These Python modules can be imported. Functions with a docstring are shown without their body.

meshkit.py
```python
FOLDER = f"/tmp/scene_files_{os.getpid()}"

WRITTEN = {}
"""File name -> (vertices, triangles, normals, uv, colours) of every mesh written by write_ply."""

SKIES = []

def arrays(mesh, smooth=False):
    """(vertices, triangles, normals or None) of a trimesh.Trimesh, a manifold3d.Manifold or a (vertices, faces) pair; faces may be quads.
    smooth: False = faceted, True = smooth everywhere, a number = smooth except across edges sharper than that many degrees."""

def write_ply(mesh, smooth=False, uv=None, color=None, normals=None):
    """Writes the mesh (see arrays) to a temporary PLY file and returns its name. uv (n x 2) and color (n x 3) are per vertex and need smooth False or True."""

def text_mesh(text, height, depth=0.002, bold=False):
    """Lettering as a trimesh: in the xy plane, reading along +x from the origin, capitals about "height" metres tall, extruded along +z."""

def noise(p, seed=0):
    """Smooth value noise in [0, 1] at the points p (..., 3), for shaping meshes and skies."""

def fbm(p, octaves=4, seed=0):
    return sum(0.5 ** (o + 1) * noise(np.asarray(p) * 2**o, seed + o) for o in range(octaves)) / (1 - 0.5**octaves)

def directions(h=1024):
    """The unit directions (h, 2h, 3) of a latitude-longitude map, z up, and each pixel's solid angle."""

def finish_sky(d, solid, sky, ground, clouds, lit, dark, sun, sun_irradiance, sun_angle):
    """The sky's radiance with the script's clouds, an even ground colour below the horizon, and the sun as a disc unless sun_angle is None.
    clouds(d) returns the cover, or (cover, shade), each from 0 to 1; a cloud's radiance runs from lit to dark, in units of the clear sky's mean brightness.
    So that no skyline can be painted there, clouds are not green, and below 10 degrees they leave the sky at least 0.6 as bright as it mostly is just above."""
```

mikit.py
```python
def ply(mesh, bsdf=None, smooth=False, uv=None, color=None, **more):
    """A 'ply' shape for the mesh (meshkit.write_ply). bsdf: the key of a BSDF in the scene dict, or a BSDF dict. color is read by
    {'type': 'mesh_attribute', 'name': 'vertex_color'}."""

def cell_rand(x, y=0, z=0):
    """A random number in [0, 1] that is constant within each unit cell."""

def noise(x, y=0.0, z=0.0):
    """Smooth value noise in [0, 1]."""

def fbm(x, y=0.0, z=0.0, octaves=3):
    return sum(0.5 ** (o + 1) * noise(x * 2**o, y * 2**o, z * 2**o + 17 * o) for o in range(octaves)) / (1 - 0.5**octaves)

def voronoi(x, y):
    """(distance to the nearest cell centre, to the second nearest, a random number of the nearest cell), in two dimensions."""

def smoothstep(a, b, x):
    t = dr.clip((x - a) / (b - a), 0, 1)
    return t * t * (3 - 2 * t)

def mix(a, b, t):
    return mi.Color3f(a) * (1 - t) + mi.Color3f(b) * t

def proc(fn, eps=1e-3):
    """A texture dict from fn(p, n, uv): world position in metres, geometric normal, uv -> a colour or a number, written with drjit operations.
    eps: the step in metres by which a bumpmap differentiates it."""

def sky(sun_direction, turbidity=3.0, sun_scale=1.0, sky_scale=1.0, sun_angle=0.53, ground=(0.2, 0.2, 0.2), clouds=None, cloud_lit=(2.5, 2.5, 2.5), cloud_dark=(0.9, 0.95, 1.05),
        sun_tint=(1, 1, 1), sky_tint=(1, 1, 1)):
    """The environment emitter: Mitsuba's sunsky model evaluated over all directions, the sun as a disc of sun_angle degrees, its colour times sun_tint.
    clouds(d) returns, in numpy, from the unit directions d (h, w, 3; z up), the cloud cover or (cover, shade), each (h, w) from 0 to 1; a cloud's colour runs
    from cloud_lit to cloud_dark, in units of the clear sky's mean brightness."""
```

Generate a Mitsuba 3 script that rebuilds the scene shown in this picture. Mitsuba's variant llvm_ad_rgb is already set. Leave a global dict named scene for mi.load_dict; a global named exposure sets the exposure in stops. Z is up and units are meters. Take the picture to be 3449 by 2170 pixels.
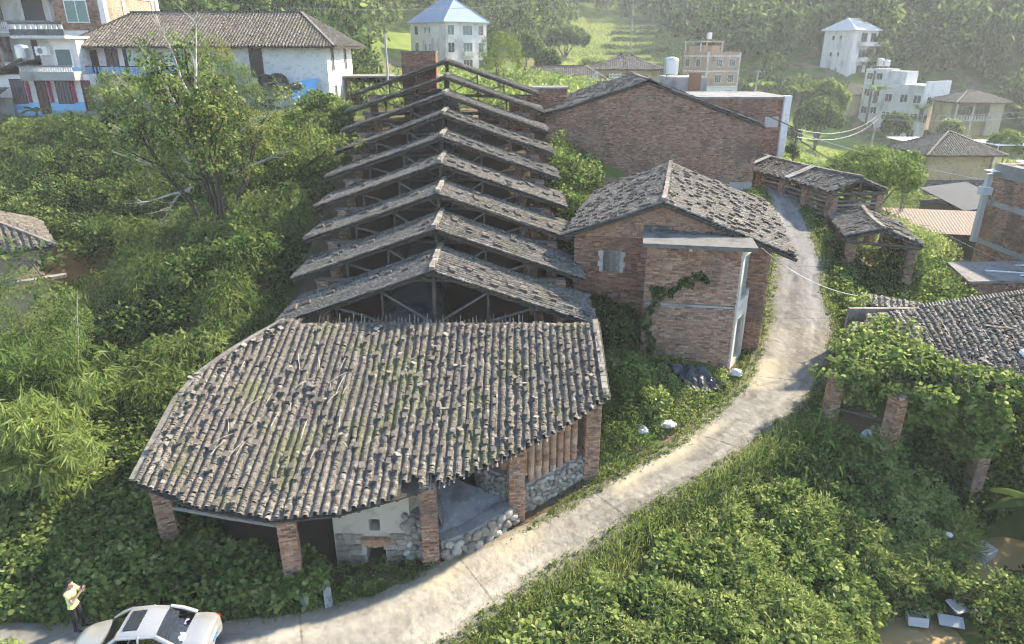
import math, numpy as np, trimesh, mitsuba as mi, drjit as dr, mikit
from mikit import noise, fbm, smoothstep, mix, cell_rand, voronoi
import meshkit
from scipy.interpolate import RBFInterpolator
from scipy.spatial import cKDTree
T = mi.ScalarTransform4f
R = np.random.RandomState(7)

# ---------------------------------------------------------------- camera, sun and sky, exposure
PITCH = math.radians(21.6)
SUN = (0.76, 0.50, 0.70)
exposure = 2.75
scene = {
    'camera': {'type': 'perspective', 'fov': 73.72, 'fov_axis': 'x', 'near_clip': 0.1, 'far_clip': 5000,
               'to_world': T().look_at(origin=[0, 0, 14.8], target=[0, math.cos(PITCH), 14.8 - math.sin(PITCH)], up=[0, 0, 1]),
               'medium': {'type': 'ref', 'id': 'air'}},
    'air': {'type': 'homogeneous', 'albedo': {'type': 'rgb', 'value': [0.955, 0.97, 0.98]}, 'sigma_t': 0.0007},
    'sky': mikit.sky(SUN, turbidity=3.5, sun_scale=1.6, sky_scale=1.75, sun_angle=1.6, sun_tint=(0.94, 0.985, 1.05), sky_tint=(1.0, 1.0, 1.0)),
}
labels = {}
used = {}


def uniq(name):
    n = used.get(name, -1) + 1
    used[name] = n
    return name if n == 0 else f'{name}_{n:03d}'


def tag(key, label=None, cat=None, group=None, kind=None):
    d = {}
    for k, v in (('label', label), ('category', cat), ('group', group), ('kind', kind)):
        if v:
            d[k] = v
    if d:
        labels[key] = d
    return key


def thing(name, label, cat, group=None):
    return tag(uniq(name), label, cat, group)


# ---------------------------------------------------------------- materials
def tex_bump(base, fn, scale, eps=0.004):
    return {'type': 'bumpmap', 'arbitrary': mikit.proc(fn, eps), 'scale': scale, 'bsdf': base}


def pr(color, rough=0.8, **k):
    c = mikit.proc(color) if callable(color) else {'type': 'rgb', 'value': list(color)}
    return {'type': 'twosided', 'bsdf': {'type': 'principled', 'base_color': c, 'roughness': rough, **k}}


def two(b):
    return {'type': 'twosided', 'bsdf': b}


def ramp(t, *stops):
    c = mi.Color3f(stops[0])
    n = len(stops) - 1
    for i in range(n):
        c = mix(c, stops[i + 1], dr.clip(t * n - i, 0, 1))
    return c


def f_tile(p, n, uv):
    c = ramp(uv.x, (.085, .076, .066), (.15, .135, .114), (.215, .195, .164), (.33, .305, .262))
    a = fbm(p.x * .9, p.y * .9, p.z * .9, 4)
    c = mix(c, (.12, .13, .055), .75 * smoothstep(.52, .72, a) * uv.y)           # moss
    b = fbm(p.x * 9, p.y * 9, p.z * 9 + 5, 3)
    c = mix(c, (.05, .05, .05), .6 * smoothstep(.5, .75, b))
    return mix(c, (.36, .35, .32), .5 * smoothstep(.68, .8, fbm(p.x * 6 + 9, p.y * 6, p.z * 6, 2)))


def f_brick(p, n, uv):
    c = ramp(uv.x, (.135, .055, .037), (.265, .118, .072), (.38, .19, .114), (.50, .28, .165), (.56, .40, .27))
    c = mix(c, (.45, .385, .31), .6 * uv.y)
    b = fbm(p.x * 7, p.y * 7, p.z * 7, 3)
    c = mix(c, (.07, .055, .05), .5 * smoothstep(.5, .78, b))
    s = fbm(p.x * 1.1, p.y * 1.1, p.z * .45, 3)
    return mix(c, (.05, .045, .042), .45 * smoothstep(.52, .75, s))


def f_mortar(p, n, uv):
    return mix((.30, .26, .225), (.10, .088, .08), smoothstep(.3, .75, fbm(p.x * 2.2, p.y * 2.2, p.z * 1.4, 4)))


def f_wood(p, n, uv):
    g = fbm(p.x * 14, p.y * 14, p.z * 14, 3)
    c = ramp(uv.x, (.04, .035, .03), (.10, .083, .068), (.20, .175, .15), (.38, .35, .31))
    return c * (.6 + .8 * g)


def f_plaster(p, n, uv):
    c = ramp(uv.x, (.30, .29, .27), (.55, .54, .51), (.76, .75, .73))
    c = mix(c, (.46, .36, .20), uv.y)
    a = fbm(p.x * .7, p.y * .7, p.z * .25, 4)
    c = mix(c, c * .55, .7 * smoothstep(.5, .75, a))
    return mix(c, c * .72, .6 * smoothstep(.55, .7, fbm(p.x * 4, p.y * 4, p.z * 4, 3)))


def f_conc(p, n, uv):
    c = ramp(uv.x, (.12, .12, .115), (.30, .295, .28), (.50, .49, .47))
    c = mix(c, c * .45, .75 * smoothstep(.48, .72, fbm(p.x * 1.3, p.y * 1.3, p.z * .5, 4)))
    return mix(c, c * 1.25, smoothstep(.55, .8, fbm(p.x * 11, p.y * 11, p.z * 11, 2)))


def f_stone(p, n, uv):
    c = ramp(uv.x, (.11, .11, .10), (.22, .20, .165), (.30, .27, .22), (.42, .40, .36))
    c = mix(c, (.25, .16, .10), .5 * uv.y)
    return c * (.65 + .7 * fbm(p.x * 12, p.y * 12, p.z * 12, 3))


def f_road(p, n, uv):
    d = fbm(p.x * .22 + 3, p.y * .22, 0, 4)
    far = smoothstep(29.2, 30.4, p.y + 1.2 * noise(p.x * 2.2, p.y * .5))
    dust = mix((.345, .322, .27), (.255, .242, .21), smoothstep(.35, .7, d))
    conc = mix((.165, .168, .168), (.225, .226, .224), smoothstep(.3, .7, d))
    left = smoothstep(-5.2, -7.6, p.x + 1.5 * d)
    c = mix(dust, conc, dr.maximum(far * .85, left * .8))
    a = dr.abs(uv.y - .5)
    track = smoothstep(.13, .03, dr.abs(a - .24)) * smoothstep(.3, .7, fbm(uv.x * .5, uv.y * 6, 4, 3))
    c = mix(c, c * 1.2, track)
    st = fbm(uv.x * .55, uv.y * 5, 2, 4)
    c = mix(c, c * .62, .8 * smoothstep(.52, .74, st))
    c = mix(c, c * .7, .6 * smoothstep(.5, .75, fbm(p.x * 2.6, p.y * 2.6, 7, 3)))
    c = c * (.84 + .32 * fbm(p.x * 9, p.y * 9, 2, 4))
    yel = smoothstep(.46, .68, fbm(p.x * .5 + 3, p.y * .5, 6, 3)) * smoothstep(.6, .2, uv.y) * (1 - far)
    c = mix(c, (.47, .42, .29), .75 * yel)
    jt = dr.abs(uv.x / 5.2 - dr.floor(uv.x / 5.2) - .5) * 5.2 + .05 * (noise(uv.y * 30, dr.floor(uv.x / 5.2)) - .5)
    c = mix(c, c * .5, .8 * smoothstep(.045, .015, jt))
    vc = voronoi(p.x * .33 + .25 * fbm(p.x * 2, p.y * 2, 0, 2), p.y * .33 + .25 * fbm(p.x * 2 + 7, p.y * 2, 0, 2))
    c = mix(c, c * .6, .25 * smoothstep(.022, .006, vc[1] - vc[0]))
    edge = smoothstep(.33, .5, a + .16 * (fbm(p.x * 2.5, p.y * 2.5, 1, 3) - .5))
    return mix(c, (.16, .14, .10), .75 * edge)


def f_ground(p, n, uv):
    soil = mix((.14, .105, .07), (.22, .165, .105), fbm(p.x * .8, p.y * .8, 0, 4))
    grass = mix((.05, .085, .022), (.13, .17, .045), fbm(p.x * .35, p.y * .35, 3, 4))
    g = smoothstep(.36, .5, fbm(p.x * .6 + 7, p.y * .6, 1, 4))
    c = mix(soil, grass, g)
    field = smoothstep(60, 90, p.y) * smoothstep(.42, .56, fbm(p.x * .03, p.y * .03, 5, 3))
    c = mix(c, mix((.10, .16, .035), (.22, .28, .07), fbm(p.x * .3, p.y * .3, 8, 4)), field)
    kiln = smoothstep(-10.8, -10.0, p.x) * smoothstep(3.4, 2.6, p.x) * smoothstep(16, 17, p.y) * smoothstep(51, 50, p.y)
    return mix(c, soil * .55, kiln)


def f_leaf(p, n, uv):
    c = ramp(uv.x, (.022, .042, .018), (.066, .12, .038), (.17, .255, .07), (.33, .41, .125), (.48, .53, .23))
    return mix(c, (.22, .15, .06), uv.y)


def f_bark(p, n, uv):
    return mix((.06, .048, .04), (.55, .52, .47), uv.x * uv.x * fbm(p.x * 6, p.y * 6, p.z * 3, 3) * 1.6)


BS = {
    'tile_mat': pr(f_tile, .75, specular=.35),
    'brick_mat': pr(f_brick, .9, specular=.2),
    'mortar_mat': pr(f_mortar, .95, specular=.2),
    'wood_mat': pr(f_wood, .8, specular=.25),
    'plaster_mat': pr(f_plaster, .85, specular=.25),
    'conc_mat': two(tex_bump({'type': 'principled', 'base_color': mikit.proc(f_conc), 'roughness': .85, 'specular': .3}, lambda p, n, uv: fbm(p.x * 14, p.y * 14, p.z * 14, 3), .02)),
    'stone_mat': two(tex_bump({'type': 'principled', 'base_color': mikit.proc(f_stone), 'roughness': .7, 'specular': .35}, lambda p, n, uv: fbm(p.x * 16, p.y * 16, p.z * 16, 3), .02)),
    'road_mat': two(tex_bump({'type': 'principled', 'base_color': mikit.proc(f_road), 'roughness': .9, 'specular': .2}, lambda p, n, uv: fbm(p.x * 5, p.y * 5, 0, 4), .05, .01)),
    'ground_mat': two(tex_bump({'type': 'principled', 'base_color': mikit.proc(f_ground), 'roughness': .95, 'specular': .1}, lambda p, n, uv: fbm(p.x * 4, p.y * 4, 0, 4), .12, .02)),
    'bark_mat': pr(f_bark, .9, specular=.2),
    'leaf_mat': {'type': 'principledthin', 'base_color': mikit.proc(f_leaf), 'roughness': .3, 'diff_trans': 1.15, 'eta': 1.45, 'spec_tint': 0.0},
    'vc_matte': pr((1, 1, 1), .85, specular=.25),
    'vc_gloss': pr((1, 1, 1), .32, specular=.5),
    'pane_mat': two({'type': 'principled', 'base_color': {'type': 'rgb', 'value': [.03, .04, .042]}, 'roughness': .12, 'specular': .7}),
    'metal_mat': two({'type': 'principled', 'base_color': {'type': 'rgb', 'value': [.62, .63, .63]}, 'roughness': .35, 'metallic': .75}),
    'glass_mat': {'type': 'thindielectric', 'int_ior': 1.5},
    'car_glass_mat': {'type': 'thindielectric', 'int_ior': 1.5, 'specular_transmittance': {'type': 'rgb', 'value': [.13, .15, .15]}},
    'car_mat': two({'type': 'principled', 'base_color': {'type': 'rgb', 'value': [.50, .495, .475]}, 'roughness': .28, 'metallic': .6, 'clearcoat': 1.0, 'clearcoat_gloss': .95}),
    'lamp_red': two({'type': 'principled', 'base_color': {'type': 'rgb', 'value': [.42, .01, .012]}, 'roughness': .12, 'specular': .6}),
    'water_mat': two(tex_bump({'type': 'principled', 'base_color': {'type': 'rgb', 'value': [.36, .26, .13]}, 'roughness': .12, 'specular': .5}, lambda p, n, uv: fbm(p.x * 1.6, p.y * 1.6, 0, 3), .05, .03)),
}
for k in ('vc_matte', 'vc_gloss'):
    BS[k]['bsdf']['base_color'] = {'type': 'mesh_attribute', 'name': 'vertex_color'}
scene.update(BS)
UVM = {'tile_mat', 'brick_mat', 'wood_mat', 'plaster_mat', 'conc_mat', 'stone_mat', 'leaf_mat', 'bark_mat', 'mortar_mat', 'ground_mat', 'road_mat'}


# ---------------------------------------------------------------- mesh builder
def V3(*a):
    return np.array(a if len(a) == 3 else a[0], float)


def unit(v):
    v = np.asarray(v, float)
    return v / (np.linalg.norm(v, axis=-1, keepdims=True) + 1e-12)


BOXV = np.array([[x, y, z] for x in (-.5, .5) for y in (-.5, .5) for z in (-.5, .5)])
BOXF = np.array([[0, 1, 3], [0, 3, 2], [4, 6, 7], [4, 7, 5], [0, 4, 5], [0, 5, 1], [2, 3, 7], [2, 7, 6], [0, 2, 6], [0, 6, 4], [1, 5, 7], [1, 7, 3]])


class MB:
    """Collects geometry; c is (tone, mix) for the patterned materials or an rgb colour for the painted ones."""

    def __init__(s, c=(.5, 0)):
        s.v, s.f, s.a, s.n, s.c = [], [], [], 0, c

    def add(s, v, f, c=None):
        v = np.asarray(v, float)
        f = np.asarray(f, int)
        if f.ndim == 2 and f.shape[1] == 4:
            f = np.vstack([f[:, [0, 1, 2]], f[:, [0, 2, 3]]])
        c = s.c if c is None else c
        c = np.asarray(c, float)
        s.v.append(v)
        s.f.append(f + s.n)
        s.a.append(np.broadcast_to(c, (len(v), c.shape[-1])))
        s.n += len(v)
        return s

    def box(s, ctr, size, rz=0.0, c=None, M=None):
        v = BOXV * np.asarray(size, float)
        if M is not None:
            v = v @ np.asarray(M).T
        elif rz:
            a, b = math.cos(rz), math.sin(rz)
            v = v @ np.array([[a, b, 0], [-b, a, 0], [0, 0, 1]])
        return s.add(v + V3(ctr), BOXF, c)

    def beam(s, p0, p1, w, h=None, c=None, up=(0, 0, 1)):
        p0, p1 = V3(p0), V3(p1)
        d = p1 - p0
        L = np.linalg.norm(d)
        d = d / L
        x = np.cross(d, up)
        if np.linalg.norm(x) < 1e-3:
            x = V3(1, 0, 0)
        x = unit(x)
        z = np.cross(x, d)
        return s.box((p0 + p1) / 2, (w, L, h or w), c=c, M=np.stack([x, d, z], 1))

    def tube(s, pts, rad, sides=6, c=None, cap=True):
        p = np.asarray(pts, float)
        t = unit(np.gradient(p, axis=0))
        ref = np.where(np.abs(t[:, 2:]) < .9, [[0, 0, 1.0]], [[1.0, 0, 0]])
        a = unit(np.cross(t, ref))
        b = np.cross(t, a)
        g = np.arange(sides) * 2 * np.pi / sides
        r = np.broadcast_to(rad, (len(p),))[:, None, None]
        v = p[:, None] + r * (np.cos(g)[None, :, None] * a[:, None] + np.sin(g)[None, :, None] * b[:, None])
        i, j = np.meshgrid(np.arange(len(p) - 1), np.arange(sides), indexing='ij')
        q = np.stack([i * sides + j, i * sides + (j + 1) % sides, (i + 1) * sides + (j + 1) % sides, (i + 1) * sides + j], -1).reshape(-1, 4)
        f = np.vstack([q[:, [0, 1, 2]], q[:, [0, 2, 3]]])
        v = v.reshape(-1, 3)
        if cap:
            n0, n1 = len(v), len(v) + 1
            v = np.vstack([v, p[:1], p[-1:]])
            k = np.arange(sides)
            o = (len(p) - 1) * sides
            f = np.vstack([f, np.stack([(k + 1) % sides, k, k * 0 + n0], 1), np.stack([o + k, o + (k + 1) % sides, k * 0 + n1], 1)])
        return s.add(v, f, c)

    def quad(s, a, b, c_, d, c=None):
        return s.add([a, b, c_, d], [[0, 1, 2, 3]], c)

    def prism(s, poly, n, c=None):
        """a closed plate: polygon (k,3) pushed by the vector n."""
        p = np.asarray(poly, float)
        k = len(p)
        v = np.vstack([p, p + V3(n)])
        f = [[0, i, i + 1] for i in range(1, k - 1)] + [[k, k + i + 1, k + i] for i in range(1, k - 1)]
        for i in range(k):
            j = (i + 1) % k
            f += [[i, j + 0, j + k], [i, j + k, i + k]]
        return s.add(v, np.array(f)[:, ::-1], c)

    def arrays(s):
        return np.vstack(s.v), np.vstack(s.f), np.vstack(s.a)

    def ply(s, m, smooth=False):
        v, f, a = s.arrays()
        if not smooth and m in UVM or smooth is True:
            pass
        return mikit.ply((v, f), m, smooth=smooth, **({'uv': a[:, :2]} if m in UVM else {'color': a[:, :3]} if m.startswith('vc') else {}))

    def put(s, key, m, smooth=False, label=None, kind=None, to_world=None):
        """one entry of the scene; key 'thing__part' is numbered when taken."""
        if s.n == 0:
            return None
        key = uniq(key)
        scene[key] = s.ply(m, smooth)
        tag(key, label, None, None, kind)
        return key


def put_copies(base, plies, mats, kinds=None):
    """individual pieces: base key, list of ply dicts to choose from, list of 4x4 matrices."""
    for i, M in enumerate(mats):
        scene[uniq(base)] = {**plies[i % len(plies)], 'to_world': T(np.asarray(M).tolist())}


def frame(ex, ey, ez, o):
    M = np.eye(4)
    M[:3, 0], M[:3, 1], M[:3, 2], M[:3, 3] = ex, ey, ez, o
    return M


def batch(mb, tv, tf, Ms, tones):
    """template (tv, tf) under many matrices, with one (tone, mix) each."""
    Ms = np.asarray(Ms)
    n, k = len(Ms), len(tv)
    if n == 0:
        return
    v = np.einsum('nij,kj->nki', Ms[:, :3, :3], tv) + Ms[:, None, :3, 3]
    f = (np.asarray(tf)[None] + (np.arange(n) * k)[:, None, None]).reshape(-1, 3)
    mb.add(v.reshape(-1, 3), f, np.repeat(np.asarray(tones, float), k, 0))


# ---------------------------------------------------------------- tiles and bricks
def arc_tile(r=.085, L=.11, segs=4, th=.014):
    a = np.linspace(-1.45, 1.45, segs + 1)
    lo = np.stack([r * np.sin(a), 0 * a, r * np.cos(a) + .03], 1)
    up = np.stack([r * .93 * np.sin(a), 0 * a + L, r * .93 * np.cos(a) + .006], 1)
    ins = np.stack([(r - th) * np.sin(a), 0 * a, (r - th) * np.cos(a) + .03], 1)
    k = segs + 1
    i = np.arange(segs)
    f = np.vstack([np.stack([i, i + 1, i + 1 + k], 1), np.stack([i, i + 1 + k, i + k], 1), np.stack([i, i + 2 * k, i + 1 + 2 * k], 1), np.stack([i, i + 1 + 2 * k, i + 1], 1)])
    return np.vstack([lo, up, ins]), f[:, ::-1][:, [1, 0, 2]]


def pan_tile(w=.17, L=.14):
    x = np.array([-w / 2, 0, w / 2])
    z = np.array([.03, 0, .03])
    lo = np.stack([x, 0 * x, z + .022], 1)
    up = np.stack([x, 0 * x + L, z + .004], 1)
    dn = np.stack([x, 0 * x, z + .006], 1)
    f = []
    for i in range(2):
        f += [[i, i + 1, i + 4], [i, i + 4, i + 3], [i, i + 7, i + 1], [i, i + 6, i + 7]]
    return np.vstack([lo, up, dn]), np.array(f)


def tile_slope(mb, o, ex, ey, cols, pitch=.26, course=.075, segs=4, tone=(.45, .2), moss=.6, jit=1.0, drop=0.02, pans=True, wave=None, keep=0):
    """Chinese roof: cover tiles in columns up the slope with pan tiles between. cols: list of (s, t0, t1). wave(s,t): lift of the surface.
    keep: that many of the nearest cover tiles are returned as matrices instead of being joined."""
    ex, ey = unit(ex), unit(ey)
    n = unit(np.cross(ex, ey))
    rng = np.random.RandomState(int(abs(o[0] * 131 + o[1] * 17 + pitch * 1000)) % 99991)
    r = pitch * .33
    S, Tt = [], []
    for s, t0, t1 in cols:
        k = max(1, int((t1 - t0) / course))
        t = t0 + np.arange(k) * course + rng.uniform(-.3, .3) * course
        wob = np.cumsum(rng.normal(0, .004 * jit, k))
        wob -= np.linspace(0, wob[-1], k) if k > 1 else 0
        S.append(s + wob + rng.normal(0, .006 * jit, k))
        Tt.append(t)
    colid = np.concatenate([np.full(len(x), i) for i, x in enumerate(S)])
    S, Tt = np.concatenate(S), np.concatenate(Tt)
    ok = rng.rand(len(S)) > drop
    S, Tt, colid = S[ok], Tt[ok], colid[ok]
    N = len(S)
    lift = wave(S, Tt) if wave else np.zeros(N)
    P = np.asarray(o) + S[:, None] * ex + Tt[:, None] * ey + (lift + rng.normal(0, .004 * jit, N))[:, None] * n
    yaw = rng.normal(0, .06 * jit, N)
    yaw += (rng.rand(N) < .02 * jit) * rng.normal(0, .5, N)
    pit = rng.normal(0, .05 * jit, N)
    cx, sx = np.cos(yaw)[:, None], np.sin(yaw)[:, None]
    X = cx * ex + sx * ey
    Y = -sx * ex + cx * ey
    Y = unit(Y + pit[:, None] * n)
    Z = np.cross(X, Y)
    M = np.zeros((N, 4, 4))
    M[:, :3, 0], M[:, :3, 1], M[:, :3, 2], M[:, :3, 3], M[:, 3, 3] = X, Y, Z, P, 1
    tones = np.stack([np.clip(rng.normal(tone[0], tone[1], N) + rng.normal(0, .08, len(cols))[colid], 0, 1), np.full(N, moss)], 1)
    tv, tf = arc_tile(r, course * 1.5, segs)
    mats = []
    if keep:
        pick = np.argsort(np.linalg.norm(P - [0, 0, 14.8], axis=1))[:keep]
        m = np.zeros(N, bool)
        m[pick] = True
        mats = list(M[m])
        M, tones = M[~m], tones[~m]
    batch(mb, tv, tf, M, tones)
    if pans:
        pv, pf = pan_tile(pitch * .66, course * 2.6)
        ss, tt = [], []
        for s, t0, t1 in cols:
            t = np.arange(t0 - .03, t1, course * 1.7)
            ss.append(np.full(len(t), s + pitch / 2))
            tt.append(t)
        S, Tt = np.concatenate(ss), np.concatenate(tt)
        N = len(S)
        lift = wave(S, Tt) if wave else np.zeros(N)
        P = np.asarray(o) + S[:, None] * ex + Tt[:, None] * ey + (lift + rng.normal(0, .004, N) - .012)[:, None] * n
        M = np.zeros((N, 4, 4))
        M[:, :3, 0], M[:, :3, 1], M[:, :3, 2], M[:, :3, 3], M[:, 3, 3] = ex, ey, n, P, 1
        batch(mb, pv, pf, M, np.stack([np.clip(rng.normal(tone[0] - .15, tone[1], N), 0, 1), np.full(N, moss)], 1))
    return mats


def poly_cols(poly, pitch):
    """columns (s, t0, t1) that fill a convex-ish polygon given in (s, t)."""
    p = np.asarray(poly, float)
    out = []
    for s in np.arange(p[:, 0].min() + pitch / 2, p[:, 0].max(), pitch):
        ts = []
        for a, b in zip(p, np.roll(p, -1, 0)):
            if (a[0] - s) * (b[0] - s) <= 0 and a[0] != b[0]:
                ts.append(a[1] + (b[1] - a[1]) * (s - a[0]) / (b[0] - a[0]))
        if len(ts) >= 2 and max(ts) - min(ts) > .12:
            out.append((s, min(ts), max(ts)))
    return out


def brick_face(mb, o, ex, W, H, L=.24, h=.062, joint=.012, n=None, inside=None, tone=(.45, .22), pale=.25, proud=.008, keep=0, depth=.06, missing=.0, seed=0):
    """running-bond bricks on a wall face; o lower corner, ex along, z up. Returns matrices of the kept ones."""
    ex = unit(ex)
    ey = V3(0, 0, 1)
    nn = unit(np.cross(ex, ey)) if n is None else unit(n)
    rng = np.random.RandomState((seed + int(W * 77 + H * 13)) % 99991)
    rows = int(H / (h + joint))
    s, t, w = [], [], []
    for r_ in range(rows):
        x = -(L / 2) * (r_ % 2) + rng.uniform(-.03, .03)
        while x < W:
            l_ = L if rng.rand() > .25 else L * .5
            a, b = max(x, 0), min(x + l_, W)
            if b - a > .05:
                s.append((a + b) / 2)
                t.append((r_ + .5) * (h + joint))
                w.append(b - a)
            x += l_ + joint
    s, t, w = np.array(s), np.array(t), np.array(w)
    ok = rng.rand(len(s)) > missing
    if inside is not None:
        ok &= inside(s, t)
    s, t, w = s[ok], t[ok], w[ok]
    N = len(s)
    P = np.asarray(o) + s[:, None] * ex + t[:, None] * ey + (np.abs(rng.normal(0, proud, N)) + .012 - depth / 2)[:, None] * nn
    M = np.zeros((N, 4, 4))
    M[:, :3, 0] = ex * w[:, None]
    M[:, :3, 1] = -nn * depth
    M[:, :3, 2] = ey * (h * rng.uniform(.85, 1.0, N))[:, None]
    M[:, :3, 3], M[:, 3, 3] = P, 1
    tones = np.stack([np.clip(rng.normal(tone[0], tone[1], N), 0, 1), np.clip(rng.normal(pale, .22, N), 0, 1)], 1)
    mats = []
    if keep:
        d = np.linalg.norm(P - [0, 0, 14.8], axis=1)
        m = np.zeros(N, bool)
        m[np.argsort(d)[:keep]] = True
        mats = list(M[m])
        M, tones = M[~m], tones[~m]
    batch(mb, BOXV, BOXF, M, tones)
    return mats


def tone_plies(tv, tf, m, tones):
    return [MB(c).add(tv, tf).ply(m) for c in tones]


BRICK_PLY = tone_plies(BOXV, BOXF, 'brick_mat', [(.15, .1), (.3, .3), (.45, .05), (.55, .4), (.7, .2), (.85, .5), (.4, .2), (.6, .1)])
TILE_PLY = tone_plies(*arc_tile(.26 * .33, .075 * 1.5, 4), 'tile_mat', [(.3, .7), (.45, .6), (.55, .6), (.65, .7), (.4, .6), (.8, .5), (.5, .9)])


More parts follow.
